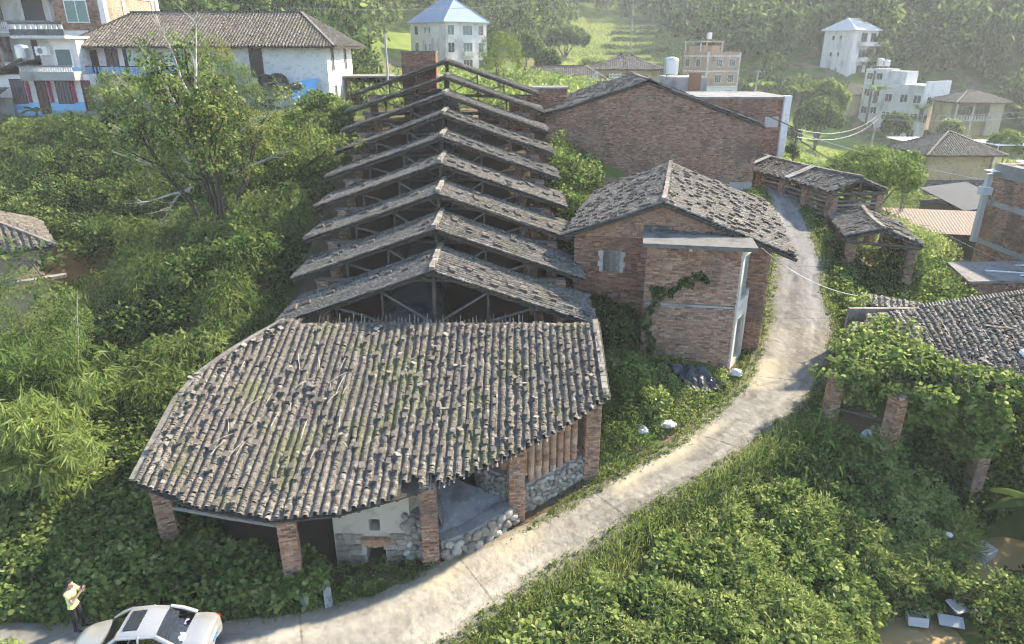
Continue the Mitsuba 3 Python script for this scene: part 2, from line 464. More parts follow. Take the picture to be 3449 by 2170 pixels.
# ---------------------------------------------------------------- ground, road, water
GP = np.array([
    (-30, 5, 0), (-15, 5, -.2), (0, 5, -1.2), (10, 5, -2.6), (22, 5, -3), (-45, 14, 0), (-30, 14, 0), (-20, 14, 0), (-8, 13, 0), (-20, 25, .4), (-30, 25, .4), (-20, 36, 1.0), (-28, 36, .8),
    (-45, 36, 1.5), (-20, 44, 4), (-28, 45, 4.5), (-45, 46, 5), (-20, 50, 7.5), (-30, 50, 7.8), (-45, 52, 8.5), (-20, 56, 10), (-30, 56, 10), (-45, 57, 10.1), (-20, 63, 10.3), (-35, 64, 10.3),
    (-50, 64, 10.3), (-14, 50, 8.8), (-14, 57, 10), (-14, 63, 10.2), (-12.2, 18, .2), (-12.2, 22, .8), (-13, 27, 1.6), (-13, 32, 2.8), (-13, 38, 4.6), (-13, 44, 6.8),
    (-6, 13, 0), (1, 12.5, -.8), (5, 14.5, -1.1), (8, 17.6, -1.0), (11, 20.3, -.2), (13.6, 18.9, -1.7), (13.9, 21.6, .9), (16, 24, 1.2), (20, 26, 1.0), (22, 22, -.6), (9.5, 16.3, -1.7), (13.0, 19.5, -1.5),
    (12.9, 16.4, -3.0), (11.8, 15.6, -3.0), (14.6, 17.9, -2.35), (17.2, 20.0, -3.2), (19, 20.6, -3.2), (16.2, 18.9, -3.0), (12, 12.8, -3.2), (10, 10, -3.2), (15.6, 16.6, -2.0), (17.3, 15.2, -1.6), (20.5, 18.4, -1.8), (24, 16, -1), (24, 23, -.5), (15.2, 21.7, -.8),
    (18, 31, 2.4), (18.6, 34.9, 3.1), (18.3, 33, 2.8), (19.6, 37.6, 3.6), (22, 32, 1.0), (28, 33, .4), (19.5, 36, 3.6), (22, 40, 2.4), (20, 45, 4.6), (24, 42, 1.6), (26, 37.5, .8), (30, 45, -.6), (36, 40, 0), (35, 60, -1.4), (48, 76, -2.4), (60, 85, -2.6), (50, 110, -2.6),
    (75, 150, -2.6), (62, 150, -2.6), (40, 70, 0.2), (25, 60, 4), (21, 53, 5.4), (17, 52, 6.2), (30, 62, 1.2), (9, 52, 8.2), (10, 62, 8), (17, 62, 6.6), (-4, 62, 10.4), (0, 56, 10), (-8, 56, 10.2),
    (42, 150, 5.2), (30, 150, 7), (12, 100, 9), (25, 100, 8), (-12, 142, 9.5), (-30, 110, 12), (-60, 90, 12), (-95, 110, 20), (36, 105, 2.5), (10, 150, 10), (18, 200, 12.2), (10, 250, 23), (30, 250, 22), (64, 280, 25.7), (0, 310, 40), (30, 330, 46),
    (-20, 185, 24), (-60, 180, 30), (-100, 250, 62), (-20, 260, 58), (70, 320, 44), (100, 260, 30), (150, 300, 62), (-150, 300, 95), (105, 170, 2), (110, 150, -2), (140, 150, 4), (130, 185, 12), (150, 220, 40), (200, 230, 52),
    (60, 200, 14), (79, 170, 10.1), (90, 182, 12), (90, 215, 28), (58, 180, 12), (30, 180, 10.5), (100, 400, 100), (0, 420, 95), (0, 560, 150), (-200, 520, 160), (250, 520, 160), (420, 320, 110), (-420, 320, 140), (-200, 150, 40), (220, 120, 5),
    (-150, 40, 6), (150, 40, -3), (-150, -20, 0), (150, -20, -4), (0, -20, -2), (-420, -20, 20), (420, -20, 10), (-420, 620, 180), (420, 620, 170), (60, 20, -2), (60, 45, -1.5), (-80, 30, 1.5)], float)
KG = [(-6.45, 16.1, -.45), (-8.6, 16.9, -.4), (-10.75, 17.5, -.35), (-10.3, 19, .0), (-5.2, 16.8, -.15), (-7, 18.5, .1), (-4.2, 16.6, -.1), (-2.5, 16.9, .0)] + [(x, y, .3 * (y - 16.5) + .1) for y in np.arange(20, 51, 3) for x in (-10.3, -6.5, -2.5, 2.6 if y > 22 else 1.0)]
WS = [(3, 31, 3.3), (6, 29, 3.1), (9.2, 27.5, 2.75), (5.2, 26.3, 2.65), (7.5, 25.6, 2.5), (10.5, 28.5, 3.0), (9, 38, 5.0), (13, 38, 5.0), (4, 38, 5.4), (4, 44, 7.2), (9, 46, 6.4), (15.5, 45, 6.0)]
ROADP = np.array([  # left edge x, y, right edge x, y, height
    (-60, 16, -60, 12.4, 0), (-30, 15, -30, 11.6, 0), (-14, 14.55, -14, 11.4, 0), (-8.1, 14.5, -7.4, 11.4, 0), (-4.2, 15.5, -2.9, 12.9, .02), (-1.39, 17.27, -.1, 15.2, .22), (1.36, 18.83, 2.5, 16.95, .55), (3.3, 20.1, 4.5, 18.5, .88),
    (5.6, 21.5, 7.2, 20.2, 1.3), (8.1, 23.65, 10.2, 22.5, 1.8), (9.9, 25.9, 12.7, 25.2, 2.25), (11.7, 29.1, 14.8, 29.1, 3.0), (12.9, 32.3, 15.7, 32.3, 3.6), (14.4, 35.9, 16.9, 36, 4.5), (16.0, 41.9, 18.2, 42.2, 5.6), (16.7, 45, 18.7, 45.2, 6.0),
    (17.6, 52, 19.6, 52, 6.3), (18.5, 60, 20.5, 60, 6.0)], float)


def catmull(p, n=14):
    q = np.vstack([2 * p[0] - p[1], p, 2 * p[-1] - p[-2]])
    out = []
    for i in range(1, len(q) - 2):
        a, b, c, d = q[i - 1:i + 3]
        for t in np.linspace(0, 1, n, endpoint=False):
            out.append(.5 * (2 * b + (c - a) * t + (2 * a - 5 * b + 4 * c - d) * t * t + (3 * b - a - 3 * c + d) * t ** 3))
    return np.array(out + [p[-1]])


RD = catmull(ROADP)
RC = np.stack([(RD[:, 0] + RD[:, 2]) / 2, (RD[:, 1] + RD[:, 3]) / 2, RD[:, 4]], 1)
RW = np.hypot(RD[:, 0] - RD[:, 2], RD[:, 1] - RD[:, 3]) / 2
RU = np.linspace(0, 1, 25)[None, :, None]
RSURF = np.concatenate([RD[:, None, 0:2] * (1 - RU) + RD[:, None, 2:4] * RU, np.repeat(RD[:, None, 4:5], 25, 1)], 2).reshape(-1, 3)
RTREE = cKDTree(RSURF[:, :2])
RPT = [(a[0], a[1], a[4]) for a in ROADP] + [(a[2], a[3], a[4]) for a in ROADP]
GP[:, 2] = np.where(GP[:, 2] > 60, 60 + .4 * (GP[:, 2] - 60), GP[:, 2])
CP = np.vstack([GP, np.array(KG), np.array(WS), np.array(RPT)])
RBF = RBFInterpolator(CP[:, :2] * [1, 1], CP[:, 2], kernel='linear', smoothing=.02, neighbors=40)


def G(x, y):
    """height of the ground."""
    x, y = np.broadcast_arrays(np.asarray(x, float), np.asarray(y, float))
    P = np.stack([x.ravel(), y.ravel()], 1)
    z = RBF(P)
    near = np.hypot(P[:, 0] - 5, P[:, 1] - 28) < 60
    if near.any():
        Q = P[near]
        d, k = RTREE.query(Q, k=4)
        w = np.clip((d[:, 0] - .3) / 1.2, 0, 1)
        zr = RSURF[k, 2].min(1) - .06
        w = w * w * (3 - 2 * w)
        bump = .10 * (meshkit.fbm(np.stack([Q[:, 0], Q[:, 1], 0 * Q[:, 0]], 1) * .9, 3) - .5)
        z[near] = (z[near] + bump) * w + zr * (1 - w)
    far = np.hypot(P[:, 0], P[:, 1] - 28) > 60
    z[far] += 1.6 * (meshkit.fbm(np.stack([P[far, 0], P[far, 1], 0 * P[far, 0]], 1) * .05, 3) - .5)
    return z.reshape(x.shape)


def g1(x, y):
    return float(G(np.array([x]), np.array([y]))[0])


def grid_mesh(xs, ys):
    X, Y = np.meshgrid(xs, ys)
    Z = G(X, Y)
    v = np.stack([X.ravel(), Y.ravel(), Z.ravel()], 1)
    w = len(xs)
    i, j = np.meshgrid(np.arange(len(ys) - 1), np.arange(w - 1), indexing='ij')
    a = (i * w + j).ravel()
    return v, np.stack([a, a + 1, a + w + 1, a + w], 1)


gx = np.concatenate([-np.geomspace(420, 40, 26)[:-1], np.arange(-40, 40.1, .7), np.geomspace(42, 420, 26)])
gy = np.concatenate([np.arange(-20, 8, 4), np.arange(8, 66, .6), np.geomspace(67, 640, 70)])
mb = MB((.5, 0))
mb.add(*grid_mesh(gx, gy))
tag(mb.put('ground', 'ground_mat', True), 'sloping earth and grass ground of the valley', None, None, 'structure')

mb = MB((0, 0))
ROADS = []
for k in range(len(RD)):
    u = np.linspace(0, 1, 15)
    x = RD[k, 0] + (RD[k, 2] - RD[k, 0]) * u
    y = RD[k, 1] + (RD[k, 3] - RD[k, 1]) * u
    ROADS.append(np.stack([x, y, RD[k, 4] + .03 * (1 - (2 * u - 1) ** 2) - .012 + 0 * x, u], 1))
rv = np.array(ROADS).reshape(-1, 4)
e = (np.abs(rv[:, 3] - .5) > .49)
wob = meshkit.fbm(np.stack([rv[:, 0], rv[:, 1], 0 * rv[:, 0]], 1) * .8, 3) - .5
cx_ = np.repeat(RC, 15, 0)[:, :2]
dr_ = unit(rv[:, :2] - cx_)
rv[e, :2] += dr_[e] * (.12 + .3 * wob[e])[:, None]
i, j = np.meshgrid(np.arange(len(RD) - 1), np.arange(14), indexing='ij')
a = (i * 15 + j).ravel()
mb.add(rv[:, :3], np.stack([a, a + 15, a + 16, a + 1], 1)[:, ::-1], np.stack([np.repeat(np.r_[0, np.cumsum(np.linalg.norm(np.diff(RC, axis=0), axis=1))], 15), rv[:, 3]], 1))
tag(mb.put('road', 'road_mat', True), 'narrow pale concrete village road covered with dust', None, None, 'structure')

mb = MB((1, 1, 1))
mb.quad((7, 7, -2.5), (27, 7, -2.5), (27, 25, -2.5), (7, 25, -2.5))
tag(mb.put('stream', 'water_mat'), 'muddy brown stream water at the lower right', None, None, 'structure')

# ---------------------------------------------------------------- the kiln shed: front roof
KS = thing('kiln_shed', 'long stepped shed of nine gabled tile roofs climbing the slope above the road', 'kiln shed')


def froof(x, y, dz=0.0):
    return V3(x, y, 2.6 + .325 * (y - 15.4) + dz)


FO = [(-11.1, 16.85), (-8.9, 16.05), (-6.7, 15.65), (-4.9, 15.85), (-3.1, 16.45), (-1.5, 17.15), (0, 17.9), (1.6, 18.95), (3.1, 20.1), (3.1, 23.95), (-8.55, 23.95), (-9.35, 23.1), (-10.1, 22.2), (-10.75, 21.2), (-11.08, 20.0)]
sl = math.hypot(1, .325)
ST = [(x, (y - 15.4) * sl) for x, y in FO]
cols = poly_cols(ST, .26)
rr = np.random.RandomState(3)
cols = [(s, t0 + rr.uniform(-.05, .05) + (rr.uniform(.1, .55) if -3.3 < s < -2.2 else 0), t1 - (.25 if s > -8 else 0)) for s, t0, t1 in cols]


def fwave(s, t):
    return .16 * (meshkit.fbm(np.stack([s * .22, t * .22, 0 * s], 1), 3, 5) - .5) + .05 * (meshkit.noise(np.stack([s * .9, t * .5, 0 * s], 1), 2) - .5)


mb = MB((.5, .5))
ft = tile_slope(mb, froof(0, 15.4), (1, 0, 0), (0, 1, .325), cols, .26, .075, 4, (.36, .12), .9, 1.3, .012, True, fwave, keep=300)
mb.put(KS + '__front_roof__tiles', 'tile_mat', kind='stuff')
put_copies(KS + '__front_roof__tile', TILE_PLY, ft)
mb = MB((.15, 0))
mb.prism([froof(x, y, -.10) for x, y in FO], (0, 0, -.04))
for x in np.arange(-10.6, 3.2, .52):                     # rafters
    c = [q for q in poly_cols(ST, .05) if abs(q[0] - x) < .03]
    if c:
        s, t0, t1 = c[0]
        mb.beam(froof(x, 15.4 + t0 / sl + .06, -.2), froof(x, 15.4 + t1 / sl - .05, -.2), .07, .1)
for y in (17.6, 19.6, 21.6, 23.6):
    mb.tube([froof(-10.9 if y < 21 else -9.2, y, -.33), froof(-4, y, -.34), froof(3.0 if y > 20.3 else .2 if y > 18.5 else -2.2, y, -.33)], .085, 7)
mb.put(KS + '__front_roof', 'wood_mat')
lath = MB((.55, 0))                                       # bare lath ends above the tiles
for i, x in enumerate(np.arange(-7.2, 0.4, .155)):
    p = froof(x + rr.normal(0, .02), 23.75, .02)
    lath.beam(p, p + V3(rr.normal(0, .02), .1, rr.uniform(.1, .38)), .035, .02, (rr.uniform(.3, .75), 0))
for x in np.arange(-2.4, 1.8, .14):                       # lath ends under the broken eave
    ye = np.interp(x, [a[0] for a in FO[:9]], [a[1] for a in FO[:9]])
    if rr.rand() < .75:
        lath.beam(froof(x, ye - rr.uniform(.05, .22), -.08), froof(x, ye + .5, -.07), .045, .018, (rr.uniform(.45, .95), 0))
lath.put(KS + '__front_roof__lath', 'wood_mat', kind='stuff')
vb = MB((.75, .2))                                        # verge bands of mortar and tile
for k in range(13):
    y0 = 20.15 + k * .29
    vb.box(froof(3.12, y0 + .14, .05), (.2, .28, .1), c=(rr.uniform(.55, .95), .35), M=np.array([[1, 0, 0], [0, .951, -.309], [0, .309, .951]]))
vb.put(KS + '__front_roof__verge_right', 'tile_mat', kind='stuff')
vb = MB((.75, .2))
pth = [(-11.12, 16.9), (-11.12, 18.4), (-11.1, 20.0), (-10.77, 21.2), (-10.12, 22.2), (-9.37, 23.1), (-8.57, 23.95)]
for a, b in zip(pth[:-1], pth[1:]):
    vb.beam(froof(*a, .04), froof(*b, .04), .2, .09, (rr.uniform(.5, .8), .6))
for k in range(34):                                       # loose tiles along the left verge
    q = rr.uniform(0, 1)
    p = froof(-11 + 2.2 * max(0, q - .6) / .4 + rr.uniform(.0, .5), 17 + 6.6 * q, .1)
    a = rr.uniform(0, 6.3)
    vb.box(p, (.2, .17, .02), M=trimesh.transformations.euler_matrix(rr.normal(0, .25) + .3, rr.normal(0, .25), a)[:3, :3], c=(rr.uniform(.5, .95), .3))
vb.put(KS + '__front_roof__verge_left', 'tile_mat', kind='stuff')
# bricks that weigh the tiles down, in a lattice
wm = []
for ci, (s, t0, t1) in enumerate(cols):
    t = t0 + .25 + (.5 if ci % 2 else 0) + rr.normal(0, .05)
    while t < t1 - .1:
        if rr.rand() < (.8 if s > -4 else .4):
            p = froof(s + rr.normal(0, .012), 15.4 + t / sl, 0) + fwave(np.array([s]), np.array([t]))[0] * V3(0, -.309, .951) + V3(0, -.03, .145)
            ry = rr.normal(0, .12)
            A = np.array([[math.cos(ry), -math.sin(ry), 0], [math.sin(ry), math.cos(ry), 0], [0, 0, 1]])
            B = np.array([[1, 0, 0], [0, .951, -.309], [0, .309, .951]])
            Mx = np.eye(4)
            Mx[:3, :3] = B @ A @ np.diag([.13, .2, .06 + .02 * rr.rand()])
            Mx[:3, 3] = p
            wm.append(Mx)
        t += 1.02 + rr.normal(0, .04)
wm.sort(key=lambda m: np.linalg.norm(m[:3, 3] - [0, 0, 14.8]))
WPLY = tone_plies(BOXV, BOXF, 'tile_mat', [(.0, .0), (.12, .2), (.05, .1), (.2, .3), (.0, .3)])
WPB = tone_plies(BOXV, BOXF, 'tile_mat', [(.1, .2), (.05, .0), (.2, .2), (.35, .3), (.1, .1), (.3, .2), (.15, .1)])
put_copies(KS + '__front_roof__weight_brick', [WPB[q] for q in rr.randint(0, 7, 400)], wm[:300])
# a few grey slates, light scraps and dry stalks lying on the roof
sc = MB((.8, .1))
for k in range(80):
    x, y = rr.uniform(-10.5, 2.8), rr.uniform(17, 23.5)
    if y < np.interp(x, [a[0] for a in FO[:9]], [a[1] for a in FO[:9]]) + .4 or x < -11 + (y - 20.9) * .8:
        continue
    sc.box(froof(x, y, .16), (rr.uniform(.12, .22), rr.uniform(.1, .2), .018), M=trimesh.transformations.euler_matrix(.32 + rr.normal(0, .2), rr.normal(0, .2), rr.uniform(0, 6))[:3, :3], c=(rr.uniform(.3, 1), .2))
sc.put(KS + '__front_roof__broken_tile', 'tile_mat', kind='stuff')
sc = MB((.9, 0))
for k in range(26):
    x, y = rr.uniform(-10.3, -5), rr.uniform(17, 21.5)
    a = rr.normal(1.2, .5)
    l = rr.uniform(.3, .8)
    sc.tube([froof(x, y, .17), froof(x + l * .5 * math.cos(a), y + l * .5 * math.sin(a), .2), froof(x + l * math.cos(a), y + l * math.sin(a), .16)], .012, 3, c=(1, 0))
sc.put(KS + '__front_roof__dry_stalk', 'wood_mat', kind='stuff')

# ---------------------------------------------------------------- nine tiers
TY = [24.6 + 2.945 * i for i in range(9)]
DP = 3.4
tiles_s = MB()
tw_m = []
for i in range(9):
    Y = TY[i]
    za, ze, xl, xr, xa = 7.13 + .893 * i, 4.95 + .905 * i, -9.2 - .18 * i, 3.3 - .19 * i, -3.02 - .165 * i
    course, segs = (.085, 4) if i < 4 else (.11, 3) if i < 6 else (.15, 3)
    tr = uniq(KS + '__roof_tier')
    mb = MB()
    for side in (0, 1):
        xe = xr if side else xl
        ey = V3(xa - xe, 0, za - ze)
        Ls = np.linalg.norm(ey)
        ey = ey / Ls
        nn = unit(np.cross(V3(0, 1, 0) if side else V3(0, -1, 0), ey))
        o = V3(xe, Y if side else Y + DP, ze)
        exx = V3(0, 1, 0) if side else V3(0, -1, 0)
        mv = (lambda s, t, i=i, side=side: .07 * (meshkit.noise(np.stack([t * .35 + 9 * i, s * .3 + side * 5, 0 * s], 1), i) - .5) - .05 * np.sin(np.pi * t / Ls))
        cs = [(s, rr.uniform(-.06, .06), Ls - .06) for s in np.arange(.13, DP, .262)]
        tile_slope(mb, o, exx, ey, cs, .262, course, segs, (.36 if i < 4 else .28, .16), .45, 1.0, .012, i < 6, mv)
        # weights in short rows of two or three
        if i < 6:
            t = .45
            while t < Ls - .3:
                n0 = rr.randint(2, 4)
                s0 = rr.randint(1, 8)
                for q in list(range(s0, s0 + n0)) + ([rr.randint(0, 12)] if rr.rand() < .5 else []):
                    if q > 11:
                        continue
                    tt = t + rr.normal(0, .04)
                    p = o + exx * (.13 + q * .262) + ey * tt + nn * (.145 + float(mv(np.array([.13 + q * .262]), np.array([tt]))[0]))
                    m_ = frame(exx * .13 * rr.uniform(.8, 1.5), ey * .26 * rr.uniform(.6, 1.4), nn * .085, p)
                    tw_m.append((i, m_))
                t += .66 + rr.normal(0, .1)
    mb.put(tr + '__tiles', 'tile_mat', kind='stuff')
    mb = MB((.62, .3))                                    # ridge cap: short mortar lengths
    k = 0
    while k < DP - .1:
        l_ = rr.uniform(.25, .42)
        mb.box((xa + rr.normal(0, .012), Y + k + l_ / 2, za + .1 + rr.normal(0, .008)), (.2, l_ - .015, .13), c=(rr.uniform(.45, .9), .3))
        k += l_
    mb.put(tr + '__ridge_cap', 'tile_mat')
    mb = MB((.12, 0))                                     # deck, verge rafter, purlins
    for xe in (xl, xr):
        mb.prism([V3(xe, Y + .04, ze - .05), V3(xa, Y + .04, za - .05), V3(xa, Y + DP, za - .05), V3(xe, Y + DP, ze - .05)], (0, 0, -.035))
        mb.beam(V3(xe, Y + .12, ze - .14), V3(xa, Y + .12, za - .14), .07, .15, (.1, 0))
        for q in (.2, .45, .7, .95):
            p = V3(xe + (xa - xe) * q, Y - .02, ze + (za - ze) * q - .17)
            mb.tube([p, p + V3(0, DP, 0)], .06, 6, (.1, 0))
    mb.put(tr, 'wood_mat')
    mb = MB((.3, 0))                                      # verge trim of pale tiles seen edge on
    for xe in (xl, xr):
        nseg = 34
        for q in range(nseg):
            if rr.rand() < .93:
                a, b = q / nseg, (q + .9) / nseg
                mb.beam(V3(xe + (xa - xe) * a, Y - .02, ze + (za - ze) * a + .03 + rr.normal(0, .008)), V3(xe + (xa - xe) * b, Y - .02, ze + (za - ze) * b + .03), .08, .05, (np.clip(rr.normal(.42, .2), 0, 1), .2))
    mb.put(tr + '__verge', 'tile_mat', kind='stuff')
    # truss
    yt = Y + .42
    zt = ze - .12
    mb = MB((.42, 0))
    mb.tube([(xl + .9, yt, zt - .08), ((xl + xa) / 2, yt, zt - .05), (xa, yt, zt - .06), ((xr + xa) / 2, yt, zt - .05), (xr - .9, yt, zt - .08)], .1, 8, (.5, 0))
    mb.put(tr + '__tie_beam', 'wood_mat')
    mb = MB((.35, 0))
    mb.beam((xa, yt, zt - .05), (xa, yt, za - .2), .13 if i < 6 else .22, .13, (.25 if i < 5 else .08, 0), up=(0, 1, 0))
    mb.put(tr + '__king_post', 'wood_mat')
    for sg, xe in ((-1, xl), (1, xr)):
        for q in (.33, .62):
            xq = xa + (xe - xa) * q
            zq = za + (ze - za) * q - .2
            xp = xa + (xe - xa) * (q - .31)
            MB((.3, 0)).beam((xq, yt, zt), (xq, yt, zq), .09, .09, up=(0, 1, 0)).put(tr + '__post', 'wood_mat')
            MB((.5, 0)).beam((xp, yt + .03, zt + .03), (xq, yt + .03, zq - .1), .075, .075, up=(0, 1, 0)).put(tr + '__strut', 'wood_mat')
# the weights of the tiers
tw_m.sort(key=lambda m: np.linalg.norm(m[1][:3, 3] - [0, 0, 14.8]))
for k, (i, m_) in enumerate(tw_m[:290]):
    base = KS + ('__roof_tier' if i == 0 else f'__roof_tier_{i:03d}') + '__weight_brick'
    put_copies(base, [WPLY[k % 5]], [m_])
for i in range(9):
    ms = [m_ for j, m_ in tw_m[290:] if j == i]
    if ms:
        mb = MB()
        batch(mb, BOXV, BOXF, ms, [(rr.uniform(.0, .2), .2) for _ in ms])
        mb.put(KS + ('__roof_tier' if i == 0 else f'__roof_tier_{i:03d}') + '__weight_bricks', 'tile_mat', kind='stuff')


# ---------------------------------------------------------------- brick pillars
def pillar(key, x, y, z0, z1, w, rz=0.0, keep=0, lean=0.0, tone=(.5, .2), pale=.3, partname='brick'):
    core = MB((.5, 0))
    a, b = math.cos(rz), math.sin(rz)
    core.box((x, y, (z0 + z1) / 2), (w - .02, w - .02, z1 - z0), rz)
    key = core.put(key, 'mortar_mat')
    mb = MB()
    kept = []
    dirs = [(a, b), (-b, a), (-a, -b), (b, -a)]
    for q, d in enumerate(dirs):
        n_ = V3(d[1], -d[0], 0)
        o = V3(x, y, z0) - V3(d[0], d[1], 0) * w / 2 + n_ * (w / 2 - .012)
        kept += brick_face(mb, o, V3(d[0], d[1], 0), w, z1 - z0, .23, .055, .012, n_, tone=tone, pale=pale, depth=.05, keep=0 if q == 1 else keep, seed=int(x * 31 + y * 7 + q))
    if kept:
        kept.sort(key=lambda m: np.linalg.norm(m[:3, 3] - [0, 0, 14.8]))
        rest = kept[keep:]
        batch(mb, BOXV, BOXF, rest, np.stack([np.clip(rr.normal(tone[0], tone[1], len(rest)), 0, 1), np.clip(rr.normal(pale, .2, len(rest)), 0, 1)], 1))
    mb.put(key + '__bricks', 'brick_mat', kind='stuff')
    if kept:
        put_copies(key + '__' + partname, BRICK_PLY, kept[:keep])
    return key


for (x, y, rz, zb) in ((-10.75, 17.5, .45, -.9), (-6.45, 16.05, .25, -.9), (-2.5, 17.0, .1, -.4), (.13, 18.75, .15, .2), (2.75, 20.55, .1, .5)):
    pillar(KS + '__pillar', x, y, zb, froof(x, y)[2] - .12, .5, rz, keep=42, tone=(.5, .2) if x < -3 else (.38, .2) if x < -1 else (.55, .15))
for i in range(9):
    ze, xl, xr = 4.95 + .905 * i, -9.2 - .18 * i, 3.3 - .19 * i
    for x in (xl + 1.25, xr - 1.05):
        pillar(KS + '__pillar', x, TY[i] + .5, g1(x, TY[i] + .5) - .2, ze - .15, .46, 0, keep=10 if i < 4 else 0, tone=(.55, .2))
mb = MB((.75, 0))
mb.tube([(-10.5, 17.45, 1.75), (-8.6, 16.9, 1.8), (-6.5, 16.3, 1.9)], .06, 7, (.85, 0))
mb.put(KS + '__cross_beam', 'wood_mat')

# ---------------------------------------------------------------- the kiln itself
DK = thing('dragon_kiln', 'long low clay and brick kiln body with firing mouth inside the stepped shed', 'kiln')
mb = MB((.0, .6))
ny = 90
ys = np.linspace(17.6, 50.5, ny)
an = np.linspace(0, np.pi, 13)
vv = []
for y in ys:
    cx = -3.9 - .04 * (y - 17)
    rad = 1.5 + .25 * math.sin(y * .8)
    vv.append(np.stack([cx + rad * np.cos(an), 0 * an + y, .3 * (y - 16.5) + .2 + 1.75 * np.sin(an) + .25 * (an > .3) * (an < 2.8)], 1))
vv = np.array(vv)
vv += .14 * (meshkit.fbm(vv * 1.3, 3)[..., None] - .5)
i, j = np.meshgrid(np.arange(ny - 1), np.arange(12), indexing='ij')
a = (i * 13 + j).ravel()
mb.add(vv.reshape(-1, 3), np.stack([a, a + 1, a + 14, a + 13], 1))
mb.put(DK + '__vault', 'conc_mat', True)
# firing wall: rammed clay with stone courses, a firebox with a brick ledge and an arched ash hole
mb = MB((.62, .75))
FW = 17.05
for (x0, x1, z0, z1) in ((-5.45, -4.5, -.2, 2.45), (-3.9, -3.1, -.2, 2.75), (-4.5, -3.9, 1.62, 2.6), (-4.5, -4.36, 1.2, 1.62), (-4.02, -3.9, 1.2, 1.62), (-4.5, -3.9, .95, 1.2)):
    mb.box(((x0 + x1) / 2, FW + .3, (z0 + z1) / 2), (x1 - x0, .6, z1 - z0), c=(.34, .45))
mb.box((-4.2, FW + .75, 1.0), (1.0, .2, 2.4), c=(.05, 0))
mb.prism([(-3.12, FW + .02, -.2), (-3.12, FW + .02, 2.7), (-2.75, FW + .9, 2.6), (-2.75, FW + .9, -.2)], (-.3, .3, 0), c=(.34, .45))
mb.put(DK + '__firing_wall', 'plaster_mat')
mb = MB((.5, .2))
for r_ in range(7):                                      # rough stone facing of the lower wall
    x = -5.42
    while x < -3.2:
        w_ = rr.uniform(.2, .5)
        if not (-4.6 < x + w_ / 2 < -3.8):
            mb.box((x + w_ / 2, FW - .015, -.25 + r_ * .21 + rr.normal(0, .012)), (w_ - .03, .06 + rr.uniform(0, .05), .185), c=(rr.uniform(.25, .85), rr.uniform(.2, 1.0)))
        x += w_
mb.put(DK + '__facing_stone', 'stone_mat', kind='stuff')
mb = MB((.4, .2))
mb.box((-4.2, FW - .08, .9), (.82, .2, .16), c=(.55, .1))
mb.put(DK + '__ledge', 'brick_mat')
mb = MB((.6, .1))
for q in np.linspace(-.5, .5, 5):
    mb.box((-4.2 + .3 * q * 2, FW - .06, .76 - .05 * (1 - abs(q) * 2)), (.13, .16, .1), c=(.75, .1))
mb.put(DK + '__arch', 'brick_mat')
CHX, CHY = (-7.75, -5.35), 51.2
mb = MB((.4, 0))
mb.box((sum(CHX) / 2, CHY + .7, 12.2), (2.36, 1.36, 5.1))
mb.put(DK + '__chimney', 'mortar_mat')
mb = MB()
kp = brick_face(mb, (CHX[0], CHY, 9.9), (1, 0, 0), 2.4, 4.9, .24, .06, tone=(.3, .15), pale=.05)
brick_face(mb, (CHX[1], CHY, 9.9), (0, 1, 0), 1.4, 4.9, .24, .06, tone=(.3, .15), pale=.05)
mb.put(DK + '__chimney__bricks', 'brick_mat', kind='stuff')
mb = MB((.15, .3))
mb.box((sum(CHX) / 2, CHY + .7, 14.8), (2.5, 1.5, .1))
mb.put(DK + '__chimney__cap', 'conc_mat')

# brick walls at the head of the shed and dark rear blocks
HW = thing('kiln_head_wall', 'broken red brick walls and end block at the top of the kiln shed', 'wall')
mb = MB((.4, 0))
for (x0, x1, y0, y1, z0, z1) in ((-2.4, -.6, 50.4, 50.7, 9.5, 11.1), (-.2, 1.5, 49.9, 50.2, 9.5, 12.0), (1.55, 3.9, 51.0, 53.2, 9.0, 12.35), (-.9, .3, 47.0, 47.3, 9.0, 10.6)):
    mb.box(((x0 + x1) / 2, (y0 + y1) / 2, (z0 + z1) / 2), (x1 - x0 - .04, y1 - y0 - .04, z1 - z0))
hk = mb.put(HW + '__core', 'mortar_mat')
mb = MB()
for (x0, x1, y0, z0, z1) in ((-2.4, -.6, 50.4, 9.5, 11.1), (-.2, 1.5, 49.9, 9.5, 12.0), (1.55, 3.9, 51.0, 9.0, 12.35), (-.9, .3, 47.0, 9.0, 10.6)):
    brick_face(mb, (x0, y0, z0), (1, 0, 0), x1 - x0, z1 - z0 + .04, .24, .06, tone=(.4, .22), pale=.25)
mb.put(HW + '__bricks', 'brick_mat', kind='stuff')
mb = MB((.25, .1))
mb.box((2.72, 52.1, 12.4), (2.6, 2.5, .12))
mb.put(HW + '__slab', 'conc_mat')

# ---------------------------------------------------------------- river stone walls and saggars
ST_PLY = []
for q in range(7):
    s_ = trimesh.creation.icosphere(subdivisions=2, radius=.5)
    v = np.array(s_.vertices)
    v = v * (1 + .35 * (meshkit.noise(v * 1.7 + 10 * q, q)[:, None] - .5))
    c = [(.2, .1), (.45, .1), (.6, .2), (.75, .1), (.5, .6), (.35, .0), (.9, .05)][q]
    ST_PLY.append(MB(c).add(v, s_.faces).ply('stone_mat', True))


